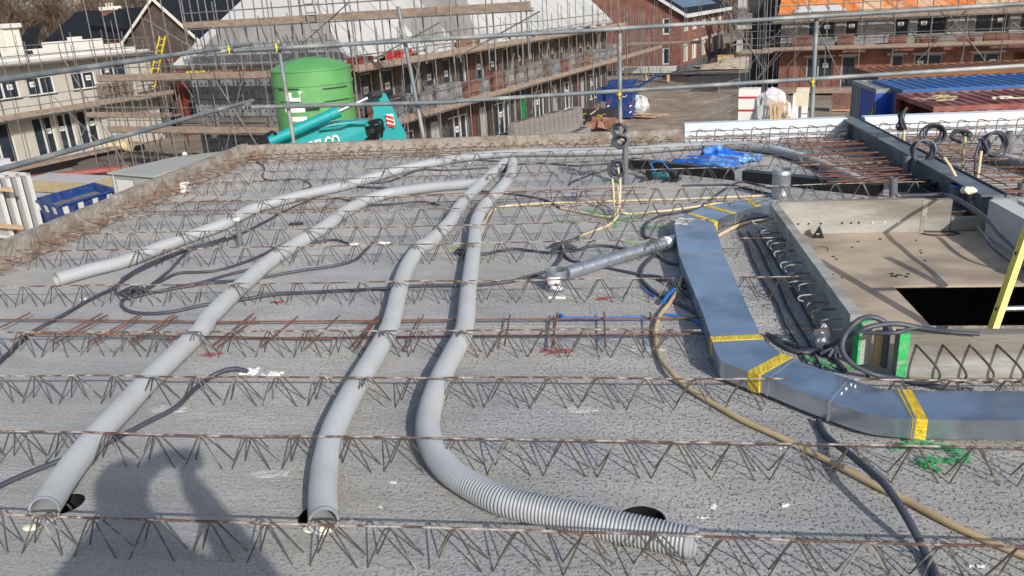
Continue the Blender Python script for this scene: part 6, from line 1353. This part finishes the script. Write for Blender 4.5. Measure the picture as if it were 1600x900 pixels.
# people
def person(name, label, loc, rz, joints, edges, radii, mats, cat='person'):
    me = bpy.data.meshes.new('body'); me.from_pydata(joints, edges, []); t = thing(name, label, cat, loc, rz); o = link('body', me, t)
    sk_ = o.modifiers.new('skin', 'SKIN'); 
    for v, r_ in zip(me.skin_vertices[0].data if me.skin_vertices else [], radii): v.radius = r_
    if not me.skin_vertices:
        bm = bmesh.new(); bm.from_mesh(me); bm.verts.layers.skin.verify(); bm.to_mesh(me); bm.free()
        for v, r_ in zip(me.skin_vertices[0].data, radii): v.radius = r_
    me.skin_vertices[0].data[0].use_root = True
    ss = o.modifiers.new('sub', 'SUBSURF'); ss.levels = 2; ss.render_levels = 2; me.materials.append(mats); return t, o
def human(name, label, loc, rz, hands, head, mat_, H_=1.72, helmet=None, bulk=1.0):
    k = H_/1.75; (lx, ly, lz), (rx, ry, rzz) = hands
    J_ = [(0, 0, .95), (0, .01, 1.15), (0, 0, 1.38), (0, .01, 1.47), (head[0]*.5, head[1]*.5+.02, 1.53), (head[0], head[1], head[2]),
          (-.19, 0, 1.40), (.19, 0, 1.40), ((-.19+lx)/2-.14*bulk, ly*.45, min(1.25, (1.4+lz)/2-.08)), ((.19+rx)/2+.14*bulk, ry*.45, min(1.25, (1.4+rzz)/2-.08)), (lx, ly, lz), (rx, ry, rzz),
          (-.11, 0, .90), (.11, 0, .90), (-.13, .03, .50), (.13, .03, .50), (-.14, -.02, .08), (.14, -.02, .08), (-.15, .14, .04), (.15, .14, .04)]
    E_ = [(0, 1), (1, 2), (2, 3), (3, 4), (4, 5), (2, 6), (2, 7), (6, 8), (7, 9), (8, 10), (9, 11), (0, 12), (0, 13), (12, 14), (13, 15), (14, 16), (15, 17), (16, 18), (17, 19)]
    R_ = [(.16, .12), (.15, .11), (.17, .11), (.07, .07), (.06, .06), (.095, .11), (.075, .075), (.075, .075), (.058, .058), (.058, .058), (.036, .036), (.036, .036), (.10, .10), (.10, .10), (.075, .075), (.075, .075), (.05, .05), (.05, .05), (.045, .035), (.045, .035)]
    t, o = person(name, label, loc, rz, [tuple(c_*k for c_ in p) for p in J_], E_, [(a*k*(bulk if 0 < i < 12 and i not in (4, 5, 10, 11) else 1), b_*k*(bulk if 0 < i < 12 and i not in (4, 5, 10, 11) else 1)) for i, (a, b_) in enumerate(R_)], mat_)
    hd = Vector(head)*k
    bm = bmesh.new(); bmesh.ops.create_uvsphere(bm, u_segments=20, v_segments=14, radius=1)
    for v in bm.verts: v.co = Vector((v.co.x*.078, v.co.y*.098+(.012 if abs(v.co.x) < .25 and v.co.y > .85 else 0), v.co.z*.118))
    me = bpy.data.meshes.new('head'); bm.to_mesh(me); bm.free(); me.materials.append(M['skin']); ho = link('head', me, t, hd+Vector((0, .01, .05)))
    for s_ in (-1, 1):
        MB().obox((s_*.03, .093, .01), (.02, .01, .01)).build('eye', M['black'], ho); MB().obox((s_*.08, 0, 0), (.012, .03, .05)).build('ear', M['skin'], ho)
        hp = Vector(hands[0 if s_ < 0 else 1])*k; hb = MB()
        hb.obox(hp+Vector((0, .03, .02)), (.04, .08, .07))
        for f in range(4): hb.tube([hp+Vector((0, .06, -.01+f*.02)), hp+Vector((-s_*.02, .10-.004*abs(f-1.5), -.01+f*.021)), hp+Vector((-s_*.05, .10, -.01+f*.021))], [.009, .0085, .007], 6)
        hb.tube([hp+Vector((-s_*.01, .02, .055)), hp+Vector((-s_*.04, .05, .07))], [.011, .009], 6); hb.build('hand', M['skin'], t, True)
    MB().obox((0, .10, -.02), (.018, .02, .03)).build('nose', M['skin'], ho); MB().obox((0, .092, -.052), (.04, .008, .008)).build('mouth', M['redmark'], ho)
    if helmet:
        MB().lathe([(.13, 0), (.118, .01), (.112, .06), (.085, .11), (.04, .135), (.001, .14)], n=20).build('safety_helmet', M[helmet], t, True).location = hd+Vector((0, .01, .10))
    else:
        MB().lathe([(.088, -.05), (.092, 0), (.085, .05), (.06, .085), (.001, .1)], n=16).build('hair', M['dirtyblack'], t, True).location = hd+Vector((0, -.012, .085))
    return t
q = G(291, 241, ZG+1.9); d = ray(291, 244); D = 35.0; w0 = CAM+d*(D/d.y)
human('person', 'worker in white safety helmet and dark jacket half hidden behind the grey shed', (w0.x, w0.y, w0.z-1.62), 2.6, ((-.25, .1, .95), (.25, .1, .95)), (0, .04, 1.60), M['jacket'], 1.75, 'white')
# photographer holding the phone at the camera's place (outside the picture, only the shadow shows)
human('person', 'photographer standing on the slab behind the camera', (.12, -.50, 0), math.radians(2), ((-.18, .34, 1.55), (-.03, .34, 1.56)), (-.14, .12, 1.57), M['jacket'], 1.80, bulk=1.4)
MB().box(-.08, .08, -.03, -.02, -.037, .037).build('phone', M['black']).location = (0, 0, 1.6); tag(bpy.data.objects['phone'], 'black phone held up by the photographer behind the camera', 'phone')

# ================================================================ ROADSIDE THINGS
q = SD(968, 150, 55.5); bn = Site('blue_bin', 'tall blue waste bin with red and white chevrons beside the road', 'waste container', q.x, q.y)
bl, br_ = SG(947, 183), SG(988, 188); c = (bl+br_)/2; bn.root.location = NN*c.x+TT*(c.y+.7)+Vector((0, 0, ZG)); 
MB().box(-.92, .92, -.7, .7, .05, 2.0).build('bin_body', M['skipblue'], bn.root); MB().prism([(-.95, -.75, 2.005), (.95, -.75, 2.005), (.95, .75, 2.35), (-.95, .75, 2.35)], (0, 0, .06)).build('bin_lid', M['skipblue'], bn.root)
MB().box(-1.6, -.93, -.5, .7, 1.1, 1.95).build('side_hopper', M['skipblue'], bn.root); MB().obox((1.7, .2, 2.3), (1.9, .3, .15), 0, 0, -.5).build('lid_arm', M['skipblue'], bn.root)
for xx in (-.8, .72):
    for k in range(4): MB().prism([(xx, -.712, .35+k*.2), (xx+.16, -.712, .42+k*.2), (xx+.16, -.712, .52+k*.2), (xx, -.712, .45+k*.2)], (0, .01, 0)).build('chevron', M['red' if k % 2 else 'white'], bn.root)
b = MB(); P = [Vector((.35+.22*math.cos(a), -.708, 1.62+.2*math.sin(a))) for a in [math.pi+.3+k*.25 for k in range(11)]]; b.tube(P, .025, 6).build('white_emblem', M['white'], bn.root)
q = SG(1000, 182); lump('bulk_bag', NN*q.x+TT*q.y+Vector((0, 0, ZG+.75)), (.55, .5, .7), M['wrapw'], 'white and blue bulk bag right of the blue bin', 'bulk bag', 2, amp=.3)
q = SG(1012, 183); s = Site('timber_scrap', 'flat timber scraps beside the bulk bag', 'timber scrap', q.x, q.y)
for k in range(5): MB().obox((random.uniform(-.5, .9), random.uniform(-.5, .5), .06+k*.05), (1.5, .2, .04), random.uniform(-.4, .4)).build('board', M['timber'], s.root)
# row of wrapped brick packs
pa, pb = SG(806, 230), SG(902, 203)
for k in range(14):
    f = k/13; n_, t_ = pa.x+(pb.x-pa.x)*f, pa.y+(pb.y-pa.y)*f; brickpack(n_, t_, ZG, .42, 1.0, 1.38+.05*math.sin(k), ORD[k]+' upright grey brick pack, counted from the near end of its row', 'wrapped', 'wrapped brick packs in a row', False)
pa, pb = SG(892, 226), SG(914, 215)
for k in range(5):
    f = k/4; brickpack(pa.x+(pb.x-pa.x)*f, pa.y+(pb.y-pa.y)*f, ZG, .4, .9, .62, ORD[k]+' low grey brick pack from the left, at the row end', 'wrapped', 'low brick packs in front of the row', False)
q = SG(948, 203); s = Site('clay_pack_heap', 'heap of broken terracotta packs in front of the blue bin', 'brick heap', q.x, q.y)
for k in range(9): MB().obox((random.uniform(-1.3, 1.0), random.uniform(-.5, .5), .25+random.uniform(0, .35)), (.8, .5, .4), random.uniform(-.6, .6), random.uniform(-.3, .3), random.uniform(-.3, .3)).build('clay_pack', M['brownpack'], s.root)
q = SG(922, 193); s = Site('yellow_debris', 'heap of yellow straps and boards between bricks and blue bin', 'debris heap', q.x, q.y)
for k in range(16): MB().obox((random.uniform(-1, 1), random.uniform(-.4, .4), .25+random.uniform(0, .6)), (random.uniform(.4, 1), .08, .05), random.uniform(0, 3), 0, random.uniform(-.5, .5)).build('strap_piece', M['yellow' if k % 2 else 'timber'], s.root)
MB().box(-.3, 1.7, -.2, .6, 0, .9).build('dark_crate', M['dirtyblack'], s.root)
# white panels and trestle far left of the road
q = SG(1010, 128); s = Site('panel_stack', 'stack of pale roof panels by the gable of the red brick house', 'panel stack', q.x, q.y)
for k in range(5): MB().obox((random.uniform(-.2, .2), 0, .9+k*.11), (5.2, 1.0, .08), -.05+random.uniform(-.03, .03)).build('panel', M['frame'], s.root)
for xx in (-2, 0, 2): MB().box(xx, xx+.1, -.4, .4, 0, .88).build('trestle', M['timber'], s.root)
q = SG(1090, 117); s = Site('plank_pile', 'dark plank and sheet pile across the road before the red house', 'plank pile', q.x, q.y)
for k in range(12): MB().obox((random.uniform(-3, 3), random.uniform(-1, 1), .08+k*.03), (5, .3, .05), random.uniform(-.15, .15)).build('board', M['plank' if k % 2 else 'wrapw'], s.root)
q = SG(1180, 102); lump('sand_heap', NN*q.x+TT*q.y+Vector((0, 0, ZG)), (5.5, 3.5, .8), M['sand'], 'pale sand heap beyond the road bend', 'sand heap', 4, amp=.3, sub=4)
q = SG(1196, 92); lump('soil_heap', NN*q.x+TT*q.y+Vector((0, 0, ZG)), (5.5, 3, 2.4), M['mound'], 'tall dark soil heap right of the yellow container', 'soil heap', 5, amp=.2, sub=4)
q = SG(1134, 100); s = Site('wooden_crate', 'orange brown wooden crate beside the pale sand', 'crate', q.x, q.y); MB().box(-.8, .8, -.5, .5, 0, .9).build('crate_side', M['timber'], s.root); MB().box(-.85, .85, -.55, .55, .901, .97).build('crate_lid', M['timber'], s.root)
q = SG(1146, 88); s = Site('yellow_container', 'yellow waste container far down the road', 'waste container', q.x, q.y); MB().box(-.9, .6, -.6, 1, 0, 1.6).build('container_side', mat('ochre_paint', (.50, .33, .02), .5), s.root); MB().box(.62, 2.3, -.7, 1, .2, 1.8).build('container_front', M['yellow'], s.root); MB().box(.9, 2.0, -.715, -.702, .8, 1.1).build('notice', M['brownpack'], s.root)
# fence panels in the middle
for i, (xa, ya, xb, yb, lab) in enumerate(((1090, 214, 1152, 178, 'open mesh fence panel left of the white insulation packs'), (1122, 160, 1153, 148, 'tall mesh fence panel behind the white packs'), (1153, 178, 1228, 176, 'mesh gate panel in front of the scaffold bay'))):
    a, c = SG(xa, ya+20), SG(xb, yb+20); s = Site('mesh_fence', lab, 'fence panel', a.x, a.y); v = Vector((c.x-a.x, c.y-a.y, 0)); L_ = v.length
    for k in range(2): MB().tube([v*k, v*k+Vector((0, 0, 2))], .03, 6).build('fence_post', M['tubefar'], s.root, True)
    for z in (.15, 1.95): MB().tube([Vector((0, 0, z)), v+Vector((0, 0, z))], .022, 5).build('fence_rail', M['tubefar'], s.root, True)
    b = MB()
    for k in range(1, int(L_/.12)): b.tube([v*(k*.12/L_)+Vector((0, 0, .15)), v*(k*.12/L_)+Vector((0, 0, 1.95))], .004, 3, caps=False)
    b.build('fence_mesh', M['tubefar'], s.root)
def pack(x0, x1, yb, yt, lab, m='white', stripes=(), depth=.9, name='insulation_pack', z=ZG, D=None, tilt=0, cat='wrapped pack'):
    a, c = SG(x0, yb, z), SG(x1, yb, z); w_ = abs(c.x-a.x); dist = math.hypot(*(a.xy)); h = (yb-yt)*dist/F_PX*1.04
    s = Site(name, lab, cat, (a.x+c.x)/2, a.y+depth/2, z); s.root.rotation_euler.z += tilt
    MB().box(-w_/2, w_/2, -depth/2, depth/2, 0, h).build('pack_body', M[m], s.root)
    for f in stripes: MB().box(-w_/2-.006, w_/2+.006, -depth/2-.008, depth/2, h*f, h*f+h*.05).build('red_band', M['red'], s.root)
    return s
pack(1152, 1183, 206, 146, 'tall white insulation pack with red bands behind the fence', 'white', (.12, .48, .78))
pack(1184, 1201, 207, 174, 'low white pack with red band beside the tall one', 'white', (.35,))
q = SG(1203, 205); lump('bulk_bag', NN*q.x+TT*q.y+Vector((0, 0, ZG+1.2)), (.9, .6, 1.1), M['wrapw'], 'white plastic wrapped heap between the packs and wooden pallet', 'plastic heap', 7, amp=.4)
q = SG(1216, 210); s = Site('leaning_pallet', 'raw wooden pallet leaning upright beside white packs', 'pallet', q.x, q.y)
for k in range(5): MB().obox((-.42+k*.21, 0, .95), (.13, .03, 1.7), 0, -.25, -.12).build('pallet_board', M['timber'], s.root)
for z in (.3, .95, 1.6): MB().obox((.02-(z-.95)*.1, .06+(z-.95)*.25, z), (1.0, .08, .1), 0, -.25, 0).build('pallet_bearer', M['timber'], s.root)
pack(1225, 1243, 205, 180, 'low white pack with red band right of the leaning pallet', 'white', (.3,))
pack(1236, 1258, 203, 154, 'white box tower behind the yellow based cage', 'white', ())
pack(1243, 1261, 166, 142, 'cream box on top of the white box tower', 'curtain', (), .6, 'cream_box', ZG+1.9, cat='box')
q = SG(1271, 212); s = Site('metal_cage', 'grey metal cage with yellow base before the white boxes', 'cage', q.x, q.y)
for xx in (-.78, .78):
    for yy in (-.4, .4): MB().box(xx-.04, xx+.04, yy-.04, yy+.04, 0, 1.75).build('cage_post', M['tubefar'], s.root)
for z in (.5, 1.2, 1.7): MB().box(-.78, .78, -.42, -.38, z, z+.05).build('cage_rail', M['tubefar'], s.root)
MB().box(-.82, .82, -.45, .45, .08, .42).build('cage_base', M['yellow'], s.root); MB().box(-.7, .7, -.35, .35, .43, .62).build('cage_load', M['contgrey'], s.root)
brickpack(*SG(1313, 172).xy, ZG, 1.1, .8, .9, 'brown brick pack on the earth right of the metal cage', 'pallet_red', None, True)
q = SG(1320, 206); s = Site('tool_crate', 'grey crate filled with dark tubes beside the green grey container', 'crate', q.x, q.y); MB().box(-1.1, 1.1, -.5, .5, 0, .55).build('crate_side', M['greyshed'], s.root)
for k in range(6): MB().tube([(-.7+k*.25, -.3, .6+random.uniform(0, .2)), (-.4+k*.2, .35, .65)], .09, 7).build('dark_tube', M['contgrey' if k % 2 else 'cable'], s.root, True)
# ---------------------------------------------------------------- stacked containers (aligned with the slab)
def container(x0, y0, L_, m, lab, z0, top_m=None, H_=2.6, Wd=2.44, end_open=False, rx=0):
    t = thing('shipping_container', lab, 'shipping container', (x0, y0, z0), rx)
    tm_ = M[top_m or m]; p = .28
    def corr(ax, f, out, a0, a1, zz0, zz1, mm, name):
        b = MB(); a = a0; pts = []
        while a < a1-.01:
            for da, d_ in ((0, 0), (.07, .0), (.10, .035), (.21, .035), (.24, 0)):
                if a+da < a1: pts.append((a+da, d_))
            a += p
        pts.append((a1, 0)); vs = []
        for a, d_ in pts:
            for z in (zz0, zz1): vs.append((a, f+out*(d_-.035), z) if ax == 'x' else ((f+out*(d_-.035), a, z)))
        b.add(vs, [(2*i, 2*i+2, 2*i+3, 2*i+1) for i in range(len(pts)-1)]); return b.build(name, mm, t)
    corr('x', 0, -1, .1, L_-.1, .15, H_-.1, M[m], 'corrugated_side'); corr('x', Wd, 1, .1, L_-.1, .15, H_-.1, M[m], 'corrugated_side')
    if not end_open: corr('y', 0, -1, .1, Wd-.1, .15, H_-.1, M[m], 'corrugated_end')
    corr('y', L_, 1, .1, Wd-.1, .15, H_-.1, M[m], 'corrugated_end')
    b = MB(); a = .05; vs = []; k = 0
    while a < L_-.05:
        for da, d_ in ((0, 0), (.05, .0), (.09, .03), (.16, .03), (.20, 0)): vs += [(a+da, .1, H_-.03+d_), (a+da, Wd-.1, H_-.03+d_)]; k += 1
        a += .24
    b.add(vs, [(2*i, 2*i+2, 2*i+3, 2*i+1) for i in range(k-1)]).build('corrugated_roof', tm_, t)
    b = MB()
    for yy in (0, Wd-.1):
        for z in (0, H_-.1): b.box(.1, L_-.1, yy, yy+.1, z, z+.1)
    for xx in (0, L_-.1):
        for yy in (0, Wd-.1): b.box(xx, xx+.1, yy, yy+.1, 0, H_)
        for z in (0, H_-.1): b.box(xx, xx+.1, .1, Wd-.1, z, z+.1)
    b.build('corner_frame', M[m], t); MB().box(.1, L_-.1, .1, Wd-.1, .02, .14).build('floor_deck', M['plank'], t)
    return t
zc = -3.5
rb = G(1405, 145, -.9); rf = G(1455, 168, -.9)
xr, yr = rb.x-.1, (rb.y+rf.y)/2-1.22
container(xr, yr, 6.06, 'contred', 'rusty red container with open end, upper one nearest the slab', zc, end_open=True)
container(xr, yr, 6.06, 'contblue', 'blue container under the rusty red one', ZG, H_=2.59)
bbk = G(1384, 128, -.85); yb_ = yr+2.62
container(bbk.x-.15, yb_, 6.06, 'contblue', 'blue container behind the rusty red one, upper', zc+.05)
container(bbk.x-.15, yb_, 6.06, 'contblue2', 'blue container below, behind the rusty red stack', ZG, H_=2.59)
container(bbk.x+.05, yb_+2.62, 6.06, 'contrust', 'rust brown container roof farthest back in the container stack', zc+.15)
container(bbk.x+.05, yb_+2.62, 6.06, 'contrust', 'rust brown lower container farthest back in the stack', ZG, H_=2.59)
gx = G(1338, 128, -.9)
t = container(gx.x, gx.y-1.8, 1.9, 'contgrey', 'narrow grey green container with blue and yellow door at the stack end', zc, Wd=2.2)
container(gx.x, gx.y-1.8, 1.9, 'contgrey', 'lower grey green container under the narrow one', ZG, Wd=2.2, H_=2.59)
MB().box(-.02, -.005, .02, 1.25, .1, 2.5).build('blue_door', M['contblue2'], t); MB().prism([(-.035, .05, .1), (-.035, .85, .1), (-.035, .05, 2.2)], (.012, 0, 0)).build('yellow_panel', M['yellow'], t)
MB().box(.02, 1.88, -.02, -.003, .1, 2.5).build('blue_side', M['contblue2'], t)
def onroof(x, y_, lab, name, cat, parts, m, z=-.86):
    c = G(x, y_, z); t = thing(name, lab, cat, c)
    for k in range(parts): MB().obox((random.uniform(-.25, .25), random.uniform(-.2, .2), .03+k*.012), (random.uniform(.2, .5), .03, .02), random.uniform(-.5, .9)).build('strand', M[m], t)
onroof(1465, 160, 'yellow rope heap on the rusty red container roof', 'rope_heap', 'rope', 9, 'insul'); onroof(1580, 157, 'white broken timber pieces on the red container roof', 'timber_heap', 'timber scrap', 6, 'curtain')
c = G(1437, 176, -1.9); o = MB().box(-.4, .4, -.2, .5, 0, .35).box(.41, .5, -.1, .3, .1, .3).build('red_crate', M['red']); o.location = (rb.x+.9, yr+.9, zc+.9); tag(o, 'bright red crate inside the open container end', 'crate')
